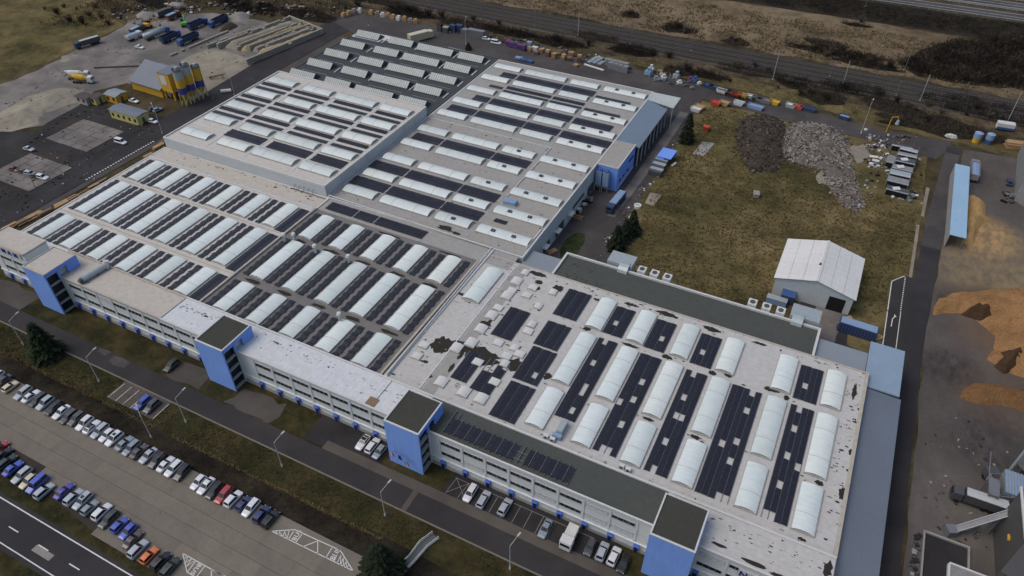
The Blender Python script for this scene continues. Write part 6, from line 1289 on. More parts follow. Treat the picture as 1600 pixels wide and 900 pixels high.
def timber_stack(x, y, rz, L, w, h, label, mat='wood', group='timber and pallet stacks'):
    t = thing('timber_stack', label, 'timber stack', (x, y, .1), rz, group); n = max(2, int(w / .5)); m_ = max(1, int(h / .4)); me = MB().obox((0, 0, 0), L, .44, .34).mesh('beam', mat)
    for i in range(n):
        for j in range(m_):
            if j == m_ - 1 and rb.random() < .3: continue
            o = part('beam', me, None, t); o.location = (rb.uniform(-.25, .25), (i - n / 2 + .5) * .5, .25 + j * .42); o.rotation_euler = (0, 0, rb.uniform(-.05, .05))
    return t
x, y = (53.27, 260.41); timber_stack(x, y, .15, 7, 3.4, 2.2, 'orange stacked logs at the right edge behind the grey building')
for i, (p, L, w, h, c) in enumerate((((-202.12, 84.53), 4, 2.4, .9, 'wood'), ((-200.86, 87.58), 4, 2.0, 1.2, 'wood_brown'), ((-200.49, 90.94), 4.5, 2.2, 1.0, 'wood'), ((-199.57, 93.55), 4, 1.8, .8, 'wood_brown'), ((-198.71, 98.38), 4, 2.2, 1.0, 'wood'), ((-198.35, 101.56), 4.5, 2.0, 1.2, 'wood'), ((-197.63, 104.98), 4, 1.6, .8, 'wood_brown'), ((-199.05, 109.76), 3.5, 1.4, .6, 'wood'), ((-199.02, 113), 3, 1.4, .6, 'wood_brown'), ((-197.21, 129.69), 3, 2.0, 1.2, 'wood'), ((-199.42, 135.42), 4, 1.8, 1.0, 'wood'), ((-199.83, 138.51), 3.5, 1.6, 1.0, 'wood_brown'))):
    timber_stack(p[0] + 2.5, p[1], rad(85), L, w, h, '%s timber stack along the left hall wall, %s from the front' % ('fresh' if c == 'wood' else 'weathered', ORD[i]), c)

# ------------------------------------------------------------------ rear road clutter
PAL = MB()
for i in range(6): PAL.box(-.6, -.4 + i * .16 - .06, .1, .6, -.4 + i * .16 + .06, .13)
for i in (-.35, 0, .35): PAL.box(-.6, i - .05, 0, .6, i + .05, .1)
PALM = {c: PAL.mesh('pallet', c) for c in ('wood', 'wood_brown', 'bluesteel', 'greydark')}
def pallet_stack(x, y, n, label, c='wood', top=None):
    t = thing('pallet_stack', label, 'pallet stack', (x, y, .12), rb.uniform(-.3, .3), 'timber and pallet stacks')
    for i in range(n):
        o = part('pallet', PALM[c], None, t); o.location = (rb.uniform(-.04, .04), rb.uniform(-.04, .04), i * .145); o.scale = (1.5, 1.9, 1)
    if top: part('crate', MB().box(-.8, -.7, n * .145, .8, .7, n * .145 + .9), top, t)
    return t
px = [(828, 80), (838, 85), (846, 82), (856, 88), (866, 91), (872, 86), (881, 93), (890, 95), (893, 88), (905, 97), (900, 104)]
for i, (x, y) in enumerate([(-122.23, 259.78), (-118.54, 258.07), (-117.49, 260.73), (-113.59, 258.44), (-110.52, 257.88), (-110.42, 261.44), (-106.59, 258.47), (-104.05, 258.37), (-105.08, 262.71), (-100.17, 258.96), (-99.67, 254.5)]):
    pallet_stack(x, y, 6 + i % 5 * 2, '%s pallet stack, %s from the left along the rear road' % (('pale', 'weathered')[i % 2], ORD[i]), ('wood', 'wood_brown')[i % 2], 'wood' if i % 3 == 0 else None)
for i, (x, y) in enumerate([(-212.69, 256.15), (-212.05, 259.08), (-211.4, 262.04), (-209.54, 263.85), (-203.51, 264.24), (-200.04, 264.23), (-197.11, 263.97), (-194.63, 264.35), (-191.73, 264.09), (-188.6, 263.96), (-185.91, 264.47), (-182.41, 263.7), (-180, 264.08)]):
    t = thing('waste_bale', '%s bale, %s from the left along the far rear kerb' % (('pale cardboard', 'orange brown', 'grey plastic')[i % 3], ORD[i]), 'bale', (x, y, .1), rb.uniform(-.5, .5), 'bales along the far rear kerb')
    part('bale', MB().obox((0, 0, .7), 2.0, 1.5, 1.4).obox((.2, .1, 1.7), 1.4, 1.1, .7), ('white_box', 'wood', 'rubble')[i % 3] if i % 4 else 'wood', t); part('strap', MB().obox((-.4, 0, .72), .08, 1.54, 1.44).obox((.4, 0, .72), .08, 1.54, 1.44), 'greydark', t)
def rack(x, y, rz, label, n=6, L=6.0, c='alu', w=2.2, h=.32):
    t = thing('rack_stack', label, 'rack stack', (x, y, .1), rz)
    for i in range(n): part('rack', MB().box(-L / 2, -w / 2, i * (h + .12) + .05, L / 2, w / 2, i * (h + .12) + .05 + h), c, t)
    for s in (-1, 1): part('post', MB().box(s * L / 2 - .06, -w / 2 - .08, 0, s * L / 2 + .06, -w / 2, n * (h + .12)), 'steel', t)
x, y = (-148.65, 262.94); rack(x, y, 0, 'tall stack of grey steel racks on the rear road', 7, 7.5)
x, y = (-154.72, 263.8); rack(x, y, 0, 'low grey rack stack left of the tall one', 5, 3)
x, y = (-157.97, 264.54); rack(x, y, 0, 'dark blue crate stack behind the lamp post on the rear road', 5, 3.0, 'bluecont', 2.2, .5)
x, y = (-160.43, 263.31); rack(x, y, 0, 'blue black crate stack, leftmost of the blue crates', 5, 2.6, 'bluecont', 2.0, .5)
t = thing('dark_container', 'small black upright container at the left end of the racks', 'container', (*(-165.7, 261.46), .1)); part('shell', MB().box(-1.1, -1, 0, 1.1, 1, 3), 'black', t); part('door', MB().box(-1.0, -1.05, .1, -.05, -1, 2.9).box(.05, -1.05, .1, 1.0, -1, 2.9), 'greydark', t)
t = thing('green_container', 'dull green container next to the small black one', 'container', (*(-162.76, 261.35), .1)); part('shell', MB().box(-1.3, -1, 0, 1.3, 1, 2.3), 'roof_green', t); part('lid', MB().box(-1.35, -1.05, 2.3, 1.35, 1.05, 2.4), 'block', t)
t = thing('cream_lorry_box', 'cream box body standing beside the dark ridge hall', 'lorry body', (*(-168.34, 249.22), .1), rad(62)); part('body', MB().box(-5, -1.4, .5, 4, 1.4, 3.4), 'car_cream', t); part('cab', MB().box(4.1, -1.3, .4, 6, 1.3, 3.0), 'car_cream', t); wheels(t, (-3.5, -2.2, 4.9), 1.15)
for i, (x, y) in enumerate([(-132.51, 260.45), (-130.5, 259.99), (-128.51, 259.53), (-126.53, 259.07), (-124.84, 259.19)]):
    t = thing('crate_stack', '%s purple crate stack, %s of five on the rear road' % (('dark', 'bright')[i % 2], ORD[i]), 'crate stack', (x, y, .1), 0, 'purple crates on the rear road')
    for q in range(3): part('crate', MB().box(-.9, -.9, q * .8, .9, .9, q * .8 + .72), ('magenta', 'bluecont', 'magenta')[(q + i) % 3], t)
x, y = (-123.58, 262); rack(x, y, 0, 'pale blue crate stack right of the purple crates', 4, 2.0, 'bluelight', 1.6, .6)
x, y = (-120.36, 260.72); rack(x, y, 0, 'white and blue crate stack before the pallets', 3, 2.4, 'white_box', 1.6, .5)
for i, (x, y) in enumerate([(-122.57, 250.45), (-120.17, 249.6), (-117.6, 249.53)]):
    t = thing('blue_pallet_load', '%s load of blue sheets on the rear warehouse edge' % ('left', 'middle', 'right')[i], 'pallet load', (x, y, .1), 0, 'blue loads behind the warehouse'); part('pallet', PALM['wood_brown'], None, t); part('sheet_pack', MB().box(-1.5, -.8, .2, 1.5, .8, .9), ('bluelight', 'bluesteel', 'bluesteel')[i], t)
for i, (x, y) in enumerate([(-95.18, 260.78), (-93.15, 261.13), (-90.9, 260.91)]):
    t = thing('beam_bundle', '%s bundle of long grey beams lying by the rear road' % ('left', 'middle', 'right')[i], 'beam bundle', (x, y + 2, .1), rad(80), 'beam bundles by the rear road')
    for q in range(4): part('beam', MB().box(-3.5, q * .42, 0.1, 3.5, q * .42 + .3, .4), 'galv', t)
t = thing('white_sheet_roll', 'long white foil roll lying on the rear road', 'foil roll', (*(-92.72, 256), .1), rad(-12)); part('roll', MB().cyl((-4.5, 0, .35), (4.5, 0, .35), .4, n=10), 'white_box', t); part('core', MB().cyl((-4.7, 0, .35), (4.7, 0, .35), .12, n=8), 'wood_brown', t)
for i, (x, y) in enumerate([(-86.7, 259.02), (-84.72, 258.7), (-82.76, 258.38), (-80.81, 258.06), (-88.65, 261.36), (-86.21, 261.25), (-84, 261.03), (-81.58, 260.93)]):
    t = thing('grey_box_stack', 'grey mesh box stack, %s of eight beside the foil roll' % ORD[i], 'box stack', (x, y, .1), 0, 'grey mesh boxes on the rear road')
    for q in range(3): part('mesh_box', MB().box(-1.2, -.9, q * .85, 1.2, .9, q * .85 + .76), 'greymod', t)
for i, (x, y, a, h, c, lb) in enumerate([(-71.7, 259.42, 2.6, 3.2, 'bluelight', 'tall pale blue scrap machine on the rear road'), (-71.92, 263.17, 2.0, 2.6, 'white_box', 'white casing behind the pale blue machine'), (-67.44, 256.52, 2.4, 1.6, 'greymod', 'grey boxes beside the pale blue machine'), (-65.44, 258.15, 2.0, 2.2, 'white_box', 'white tank pair on the rear road'), (-62.05, 256.14, 1.6, 1.2, 'roof_green', 'dark green tarped pile on the rear road'), (-61.26, 260.87, 2.2, 3.2, 'galv', 'tall grey silo part behind the scrap'), (-58.88, 257.12, 2.0, 1.6, 'white_box', 'white heap among the scrap on the rear road'), (-56.85, 256.92, 1.8, 1.4, 'greydark', 'dark machine part among the scrap'), (-55.85, 261.1, 2.0, 2.0, 'magenta', 'purple crate pile near the road junction'), (-54.19, 261.32, 2.0, 2.4, 'bluesteel', 'blue crate pile near the road junction'), (-52.08, 259.93, 1.6, 1.4, 'white_box', 'white appliance pile near the road junction'), (-53.53, 255.58, 1.4, 1.0, 'greymod', 'small grey bin near the road junction')]):
    t = thing('scrap_item', lb, 'scrap', (x, y, .1), rb.uniform(-.4, .4), 'scrap on the rear road')
    part('casing', MB().obox((0, 0, h * .3), a, a * .8, h * .6), c, t); part('top_piece', MB().obox((rb.uniform(-.3, .3), rb.uniform(-.2, .2), h * .8), a * .55, a * .5, h * .4, .4), c, t); part('loose_part', MB().obox((a * .6, -.5, .3), .8, .6, .6, .7), 'greydark', t); part('pipe', MB().cyl((-a * .4, -a * .45, .2), (a * .3, -a * .5, .9), .15, n=8), 'steel', t)
def skip(x, y, rz, c, label, L=4.0, load=None):
    t = thing('waste_skip', label, 'skip', (x, y, .1), rz, 'skips and boxes along the rear road'); h = 1.3
    b = MB(); w = 1.0
    for s in (-1, 1): b.hexa([(-L / 2 + .4, s * w - .06, .1), (L / 2 - .4, s * w - .06, .1), (L / 2 - .4, s * w + .06, .1), (-L / 2 + .4, s * w + .06, .1), (-L / 2, s * w - .06, h), (L / 2, s * w - .06, h), (L / 2, s * w + .06, h), (-L / 2, s * w + .06, h)])
    for s in (-1, 1): b.hexa([(s * (L / 2 - .4) - .06, -w, .1), (s * (L / 2 - .4) + .06, -w, .1), (s * (L / 2 - .4) + .06, w, .1), (s * (L / 2 - .4) - .06, w, .1), (s * L / 2 - .06, -w, h), (s * L / 2 + .06, -w, h), (s * L / 2 + .06, w, h), (s * L / 2 - .06, w, h)])
    b.box(-L / 2 + .4, -w, .1, L / 2 - .4, w, .2); part('tub', b, c, t); part('load', MB().box(-L / 2 + .3, -w + .06, .7, L / 2 - .3, w - .06, 1.0), load or c, t); return t
for x, y, c, lb, ld in [(-48.28, 259.41, 'bluecont', 'navy blue open skip at the road junction', 'bluesteel'), (-46.51, 259.1, 'bluecont', 'second navy blue skip right of the road junction', 'greydark'), (-42.95, 257.34, 'white_box', 'white topped green skip, start of the row', 'roof_green'), (-40.16, 257.57, 'greydark', 'black skip beside the orange one', 'black'), (-37.56, 256.55, 'red', 'orange red skip, left of the yellow one', 'red'), (-35.15, 257.19, 'yellow', 'yellow skip in the row at the bend', 'wood'), (-32.41, 257.41, 'galv', 'pale grey flat skip right of the yellow one', 'white_box'), (-30, 256.92, 'roof_green', 'dull green skip in the row at the bend', 'greydark'), (-27.4, 256.53, 'steel', 'long grey skip near the end of the row', 'steel'), (-23.79, 256.66, 'yellow', 'small yellow skip ending the row', 'yellow'), (-17.99, 256.81, 'galv', 'grey skip with a pale load, separate pair', 'white_box'), (-15.58, 256.93, 'red', 'orange red skip, right of the separate grey one', 'red'), (-12.07, 257.06, 'bluecont', 'long navy skip lying on the verge', 'bluecont'), (0.11, 256.27, 'bluecont', 'blue skip half sunk in the grass verge', 'bluelight'), (-42.33, 246.8, 'red', 'orange red skip on the field corner', 'red'), (-39.67, 248.14, 'wood', 'rusty orange box on the field corner', 'wood'), (-34.96, 250.5, 'white_box', 'white skip at the middle of the field edge', 'galv'), (-28.98, 250.2, 'bluelight', 'long slate blue skip along the field edge', 'bluelight'), (-47.33, 238.82, 'white_box', 'white round bin pile near the tall spruce', 'white_box'), (-46.65, 241.33, 'wood', 'pale wooden box near the tall spruce', 'wood')]:
    skip(x, y, rad(-8), c, lb, 5.5 if 'long' in lb else 3.6, ld)
# blue shelter and mesh boxes on the yard lane
t = thing('blue_shelter', 'bright blue open shelter at the field edge', 'shelter', (*(-46.6, 201.75), 0), rad(-2)); part('roof', MB().box(-2.2, -3.0, 2.5, 2.4, 3.0, 2.75), 'blue', t); part('wall', MB().box(-2.2, -3.0, 0, -2.05, 3.0, 2.5).box(-2.05, 2.85, 0, 2.3, 3.0, 2.5).box(-2.05, -3.0, 0, .2, -2.85, 2.5), 'blue', t); part('interior', MB().box(-2.0, -2.0, .05, 1.0, 2.7, 1.2), 'bluecont', t); part('sheet', MB().bar((2.8, -2.4, .2), (3.6, -1.0, .9), .8, .08), 'white_box', t)
for i, (x, y) in enumerate([(-47.22, 198.41), (-47.11, 195.48), (-46.88, 192.24)]):
    t = thing('container', '%s grey container in the row below the blue shelter' % ('farthest', 'middle', 'nearest')[i], 'container', (x, y, 0), rad(-3), 'grey containers at the field edge'); part('shell', MB().box(-2.0, -1.3, 0, 2.0, 1.3, 1.8), 'greydark', t); part('lid', MB().box(-2.05, -.2, 1.8, 2.05, 1.35, 1.95), 'galv', t)
for i, (x, y) in enumerate([(-61.1, 169.7), (-61.09, 166.72), (-60.69, 172.18), (-60.91, 163.88), (-59.5, 166.78), (-58.91, 169.3), (-60.74, 161.09), (-59.14, 162.97)]):
    t = thing('scrap_item', 'dark scrap heap by the warehouse gates, %s of eight' % ORD[i], 'scrap', (x - 1, y, .1), rb.uniform(-.5, .5), 'scrap by the warehouse gates')
    for q in range(5): part('piece', MB().obox((rb.uniform(-.9, .9), rb.uniform(-.9, .9), rb.uniform(.3, 1.0)), rb.uniform(.5, 1.4), rb.uniform(.4, 1), rb.uniform(.4, .9), rb.uniform(0, 3)), rb.choice(('greydark', 'black', 'steel', 'rust_tan', 'white_box')), t)
x, y = (-59.35, 159.67); timber_stack(x, y, 0, 3.4, 1.6, .8, 'low timber pile at the end of the gate scrap', 'wood_brown')
x, y = (-59.3, 141.84); timber_stack(x, y, rad(60), 3.0, 1.6, .8, 'yellow timber pile beside the little lawn', 'wood')
t = thing('white_tub', 'round white tub lying near the yard conifers', 'tub', (*(-45.95, 172.85), .05)); part('tub', MB().cyl((0, 0, 0), (0, 0, .8), 1.1, n=14), 'white_box', t); part('slot', MB().box(-.7, -.1, .8, .7, .1, .83), 'greydark', t)
t = thing('concrete_slab_patch', 'pale concrete slab lying at the field edge', 'slab', (*(-42.88, 178.84), 0)); part('slab', MB().hexa([(-1.8, -3, 0), (.9, -3.2, 0), (1.4, 3.4, 0), (-2.2, 3.0, 0), (-1.8, -3, .16), (.9, -3.2, .16), (1.4, 3.4, .16), (-2.2, 3.0, .16)]), 'gravel_pale', t)
t = thing('grey_slab', 'grey paved patch in the field near the tall spruce', 'slab', (*(-38.11, 214.54), 0)); part('slab', MB().hexa([(-2, -5, 0), (1.6, -5, 0), (2.6, 5, 0), (-1.2, 4, 0), (-2, -5, .12), (1.6, -5, .12), (2.6, 5, .12), (-1.2, 4, .12)]), 'concrete', t)
t = thing('red_bin', 'small red bin standing in the field', 'bin', (*(-40.38, 226.78), 0)); part('tub', MB().loft([[(-.7, -.7, 0), (.7, -.7, 0), (.7, .7, 0), (-.7, .7, 0)], [(-.9, -.9, 1.5), (.9, -.9, 1.5), (.9, .9, 1.5), (-.9, .9, 1.5)]]), 'red', t); part('lid', MB().obox((0, 0, 1.6), 1.9, 1.9, .15), 'red', t)
t = thing('concrete_ring', 'pale concrete block lying in the open field', 'concrete block', (*(-16.5, 194.36), 0)); part('block', MB().obox((0, 0, .5), 1.6, 2.2, 1.0, .2), 'concrete', t); part('top_slab', MB().obox((0, 0, 1.05), 1.9, 2.5, .12, .2), 'rubble', t)
# containers by the sheet hall
t = thing('container', 'long deep blue container behind the corner canopy', 'container', (*(17.47, 146.11), .1), rad(-2)); part('shell', MB().box(-4.2, -1.3, .1, 4.2, 1.3, 2.7), 'bluecont', t); part('tarpaulin', MB().box(-4.0, -1.1, 2.7, 4.0, 1.2, 2.82), 'bluelight', t); part('hook', MB().box(-4.5, -.4, .2, -4.2, .4, 1.5), 'steel', t)
b = MB()
for i in range(12): b.box(-4 + i * .7, -1.36, .15, -3.8 + i * .7, -1.3, 2.6)
part('rib', b, 'bluesteel', t)
t = thing('container', 'navy box beside the left door of the sheet hall', 'container', (*(0.66, 150.61), .1)); part('shell', MB().box(-1.6, -1.4, 0, 1.6, 1.4, 2.4), 'bluecont', t); part('lid', MB().box(-1.65, -1.45, 2.4, 1.65, 1.45, 2.5), 'bluesteel', t)
t = thing('dark_skip', 'open black skip with scrap before the sheet hall wall', 'skip', (*(5.83, 153.75), .1)); part('tub', MB().box(-2.6, -1.3, 0, 2.6, -1.15, 1.7).box(-2.6, 1.15, 0, 2.6, 1.3, 1.7).box(-2.6, -1.15, 0, -2.45, 1.15, 1.7).box(2.45, -1.15, 0, 2.6, 1.15, 1.7), 'black', t); part('scrap', MB().box(-2.4, -1.1, 0, 2.4, 1.1, 1.1), 'greydark', t); part('white_piece', MB().obox((-.2, 0, 1.3), 1.0, .7, .4, .4), 'white_box', t)
t = thing('container', 'pale lilac box left of the navy box', 'container', (*(-1.56, 148.44), .1)); part('shell', MB().box(-2.4, -.9, 0, 2.4, .9, 1.6), 'bluelight', t); part('lid', MB().box(-2.45, -.95, 1.6, 2.45, .95, 1.7), 'galv', t)
for i, (x, y) in enumerate([(14.95, 150.02), (22.25, 146.59)]):
    timber_stack(x, y, .8, 2.2, 1.6, 1.1, ['yellow timber pile at the corner of the sheet hall yard', 'yellow timber pile beside the turning lane'][i])
# dismantled grey modules beside the field
MODS = [(19.6, 241.5, 6.2, 1.6, 1.9, 'greydark', 'dark module with a white bar, left of the stack'), (21.6, 238.6, 5.2, 2.0, 2.6, 'galv', 'farthest grey module frame of the scrap stack'), (21.4, 235.0, 5.6, 2.2, 2.6, 'greymod', 'second grey module frame from the back'), (21.2, 231.0, 5.6, 3.4, 2.6, 'greydark', 'dark flat module in the middle of the scrap stack'), (20.8, 226.6, 5.8, 3.0, 2.2, 'greymod', 'module with a lifted white panel'), (20.4, 222.6, 5.8, 3.0, 2.4, 'galv', 'pale module with a dark open front'), (20.2, 218.4, 6.0, 3.4, 2.2, 'greymod', 'wide grey module near the end of the stack'), (20.6, 213.6, 6.2, 2.8, 1.8, 'greydark', 'broken dark module ending the scrap stack'), (17.2, 231.0, 2.4, 5.0, 2.0, 'greymod', 'grey panel box leaning left of the stack')]
for i, (x, y, a, c, h, m_, lb) in enumerate(MODS):
    t = thing('module_frame', lb, 'module', (x, y, .05), rad(rb.uniform(-6, 3)), 'dismantled modules beside the field')
    part('deck', MB().box(-a / 2, -c / 2, h - .2, a / 2, c / 2, h), m_, t); part('side_panel', MB().box(-a / 2, -c / 2, .1, -a / 2 + .12, c / 2, h - .2).box(a / 2 - .12, -c / 2, .1, a / 2, c / 2, h - .2), 'greymod', t)
    part('bar', MB().box(-a / 2, -c / 2 - .12, h - .05, a / 2, -c / 2 + .25, h + .16), 'coping' if i in (0, 1, 2, 5) else 'galv', t); part('opening', MB().box(-a / 2 + .15, -c / 2 + .05, .1, a / 2 - .15, -c / 2 + .12, h - .25), 'dark', t)
    if i in (3, 4, 7): part('loose_panel', MB().obox((rb.uniform(-.8, .8), 0, h + .3), 2.2, 1.2, .08, .5, 0, .25), 'white_box', t)
    for s in (-1, 1): part('post', MB().box(s * a / 2 - .08, c / 2 - .1, 0, s * a / 2 + .08, c / 2 + .06, h + (1.5 if i < 3 else .2)), 'steel', t)
t = thing('yellow_hoist', 'bent yellow hoist frame behind the scrap modules', 'hoist', (*(14.16, 252.68), 0)); part('frame', MB().bar((0, 0, 0), (.3, .6, 5.5), .18).bar((.3, .6, 5.5), (2.0, 1.0, 5.8), .18).bar((2.0, 1.0, 5.8), (2.4, 1.0, 4.6), .18), 'yellow', t); part('hood', MB().cyl((2.4, 1.0, 3.2), (2.4, 1.0, 4.6), .7, .4, 10), 'galv', t)
for i, (x, y) in enumerate([(12.31, 233.53), (13.12, 231.29), (14.4, 233.7), (25.6, 238.43)]):
    t = thing('loose_panel', 'loose white panel, %s beside the scrap modules' % ORD[i], 'panel', (x, y, 0), rb.uniform(0, 2), 'loose panels beside the modules'); part('panel', MB().obox((0, 0, .3), 2.6 - .5 * i, 1.0, .1, 0, 0, .2), 'white_box', t); part('batten', MB().obox((0, 0, .1), 2.0, .2, .2), 'wood_brown', t)

# ------------------------------------------------------------------ rubble field: mounds under loose stones
def rocks(name, outline, n, s0, s1, mats, label, hfun, seed, blur=0.0):
    r = random.Random(seed); b = MB(); xs = [p[0] for p in outline]; ys = [p[1] for p in outline]; k_ = 0
    while k_ < n:
        x, y = r.uniform(min(xs), max(xs)), r.uniform(min(ys), max(ys)); c = False; j = len(outline) - 1
        for i in range(len(outline)):
            xi, yi = outline[i]; xj, yj = outline[j]
            if (yi > y) != (yj > y) and x < (xj - xi) * (y - yi) / (yj - yi) + xi: c = not c
            j = i
        if not c: continue
        k_ += 1; s = r.uniform(s0, s1) * (1.8 if r.random() < .05 else 1); hz = hfun(x, y)
        if r.random() < .3: x += r.gauss(0, blur); y += r.gauss(0, blur); hz *= .5
        b.obox((x, y, hz + s * .1), s, s * r.uniform(.5, 1), s * r.uniform(.3, .8), r.uniform(0, 3.1), r.randrange(len(mats)), r.uniform(-.6, .6), r.uniform(-.6, .6))
    return stuff(name, b, mats, label, 'rubble')
hump = lambda sc, a, sd: (lambda x, y: max(0, .35 + a * mnoise.noise(Vector((x * sc, y * sc, sd)))))
rub = [(-16.7, 241.68), (-10.69, 248.77), (-2.64, 248.73), (3.54, 241.07), (5.85, 230.73), (9.81, 213.8), (12.7, 204.5), (11.68, 198.16), (8.19, 200.76), (3.41, 206.66), (0.87, 211.31), (-2.42, 217.91), (-9.93, 218.42), (-14.72, 222.64)]
drk = [(-31.44, 239.39), (-25.11, 247.83), (-17.99, 245.11), (-15.82, 233.74), (-13.57, 218.77), (-13.46, 211.1), (-20.41, 206.78), (-26.24, 214.62), (-29.75, 226.75)]
heap('soil_mound', wobble(drk, 2.5, .9, 8), 1.6, 'soil_dark', 'dark overgrown soil mound in the field left of the rubble', 'mound', 31, 40, .5, .5)
heap('rubble_mound', wobble(rub, 2.5, .9, 9), 1.2, 'rubble_base', 'grey mound of demolition rubble in the field', 'mound', 32, 44, .5, .4)
rocks('rubble', rub, 7500, .10, .55, ['rubble', 'rubble_red', 'concrete', 'rubble_base', 'rubble', 'rubble_base', 'soil_dark'], 'loose grey and pink demolition rubble spread over the mound', HF['grey mound of demolition rubble in the field'], 5, 1.3)
rocks('dark_clods', drk, 2600, .15, .7, ['soil_dark', 'soil_dark', 'bark', 'twig', 'rubble_base'], 'dark clods and rubbish on the soil mound', HF['dark overgrown soil mound in the field left of the rubble'], 6, 1.6)
sheet('grit_patch', [blob(*(8.17, 234.13), 3.2, 6, 16, 2), blob(*(0.24, 213.02), 2.4, 4, 16, 3)], 'gravel_pale', 6)
# ------------------------------------------------------------------ footbridge with railings, lamps, masts
t = thing('footbridge', 'narrow footbridge with two railings over the ditch', 'footbridge', (-49.5, 49.5, 0))
PB = [(-43, 56.28), (-43.94, 53.85), (-44.47, 50.45), (-44.98, 47.95)]; PC = [(-44.56, 56.63), (-45.63, 53.98), (-45.8, 50.86), (-46.49, 48.24)]
b = MB()
for i in range(3): b.hexa([(*PB[i], .0), (*PB[i + 1], .0), (*PC[i + 1], .0), (*PC[i], .0), (*PB[i], .22), (*PB[i + 1], .22), (*PC[i + 1], .22), (*PC[i], .22)])
wpart('deck', b, 'bridge_deck', t)
for P in (PB, PC):
    b = MB()
    for i in range(3): b.bar((*P[i], 1.1), (*P[i + 1], 1.1), .10).bar((*P[i], .6), (*P[i + 1], .6), .06)
    for p in P: b.bar((*p, 0), (p[0] + .01, p[1], 1.1), .08)
    wpart('railing', b, 'coping', t)
def lamp(x, y, h, rz, label, arm=1.9, group='street lamps along the works road', mat='pole'):
    t = thing('street_lamp', label, 'street lamp', (x, y, 0), rz, group)
    part('base', MB().cyl((0, 0, 0), (0, 0, .9), .2, .16, 8), 'coping', t); part('pole', MB().cyl((0, 0, .9), (0, 0, h), .11, .07, 8), mat, t); part('arm', MB().cyl((0, 0, h), (arm, 0, h + 1.0), .06, .05, 6), mat, t); part('lamp_head', MB().obox((arm + .3, 0, h + 1.08), .8, .28, .16, 0, 0, 0, -.3), mat, t)
LS = [(-154.68, 55.42), (-129.6, 55.39), (-103.89, 55.56), (-78.73, 55.92), (-54.4, 55.93), (-29, 57.02)]
for i, (x, y) in enumerate(LS): lamp(x, y, 7.6, rad(72), 'pale street lamp on the grass, %s from the left along the works road' % ORD[i])
x, y = (-107.23, 49.46); lamp(x, y, 6.6, rad(150), 'curved pale lamp standing in the ditch by the car park', 2.2)
lamp(*(-202.82, 97.06), 9.5, rad(120), 'thin lamp post at the left road, nearest of three', 1.5, 'thin lamps at the left road', 'mast'); lamp(*(-199.42, 112.39), 10, rad(110), 'thin lamp post at the left road, middle of three', 1.5, 'thin lamps at the left road', 'mast'); lamp(*(-203.07, 142.66), 9, rad(150), 'thin lamp post beside the raised block corner', 2.2, 'thin lamps at the left road')
lamp(*(-201.18, 175), 8, rad(160), 'curved lamp post below the cement silos', 2.2, 'thin lamps at the left road')
lamp(*(-196.59, 252.44), 9, rad(100), 'thin lamp at the far corner of the rear road', 1.2, 'thin lamps at the rear road', 'mast'); lamp(*(-148.76, 253.78), 10, rad(100), 'thin lamp at the rear road beside the round bush', 1.2, 'thin lamps at the rear road'); lamp(*(6.75, 247.98), 11, rad(80), 'tall thin pole at the rubble field corner', .8, 'thin lamps at the rear road')
MS = [(-131.74, 284.17), (-110.96, 283.42), (-87.83, 284.36), (-63.47, 289.28), (-28.32, 276.78), (-3.98, 285.29), (22.81, 282.86), (50.9, 279.69), (-30.13, 306.02), (-6.1, 374.99), (-98.41, 300.9), (-71.35, 304.08), (15.69, 308.45), (-9.43, 289.41), (-186.71, 286.18), (-156.67, 281.69), (14.79, 283.41)]
for i, (x, y) in enumerate(MS):
    h = (9, 10, 9, 10, 11, 9, 10, 11, 10, 12, 7, 8, 12, 6, 8, 9, 6)[i]
    t = thing('rail_mast', '%s grey overhead line mast, %s along the railway by its foot from the left' % (('tall', 'short')[h < 9], ORD[sorted(MS).index((x, y))]), 'mast', (x, y, 0), rad(-90), 'overhead line masts along the railway')
    part('post', MB().box(-.10, -.10, 0, .10, .10, h), 'pole' if i in (1, 4, 5, 6, 7) else 'mast', t); part('cantilever', MB().bar((0, 0, h - 1.6), (-2.6, 0, h - 1.2), .08).bar((0, 0, h - .5), (-2.6, 0, h - 1.2), .06), 'mast', t); part('foot', MB().box(-.3, -.3, 0, .3, .3, .4), 'concrete', t)
# people and small things
# ------------------------------------------------------------------ vegetation
def conifer_mesh(h, r, seed, mat, nw=26):
    rr2 = random.Random(seed); b = MB()
    for w_ in range(nw):
        f = w_ / (nw - 1); z = .06 * h + f * .92 * h; rad_ = r * (1 - f) ** .75 * rr2.uniform(.8, 1.12) + .12; nb = max(4, int(13 * (1 - f) + 5))
        for i in range(nb):
            u = 2 * math.pi * (i / nb) + rr2.uniform(-.3, .3); L = rad_ * rr2.uniform(.65, 1.15); dz = -.28 * L + rr2.uniform(-.2, .1); c, s = math.cos(u), math.sin(u)
            for q in range(7):
                t0 = .12 + .86 * q / 7; wd_ = (.55 - .3 * t0) * rr2.uniform(.6, 1.2) * (r / 3.0 + .25); px, py, pz = c * L * t0, s * L * t0, z + dz * t0 ** 1.5
                a = rr2.uniform(-.5, .5); x1, y1 = c * .7 - s * a, s * .7 + c * a; l2 = rr2.uniform(.5, 1.0) * (r / 3.2)
                b.face([(px - s * wd_, py + c * wd_, pz + rr2.uniform(-.15, .05)), (px + x1 * l2, py + y1 * l2, pz - rr2.uniform(.05, .4)), (px + s * wd_, py - c * wd_, pz + rr2.uniform(-.15, .05)), (px - x1 * .3, py - y1 * .3, pz + .14)])
    return b.mesh('crown', mat)
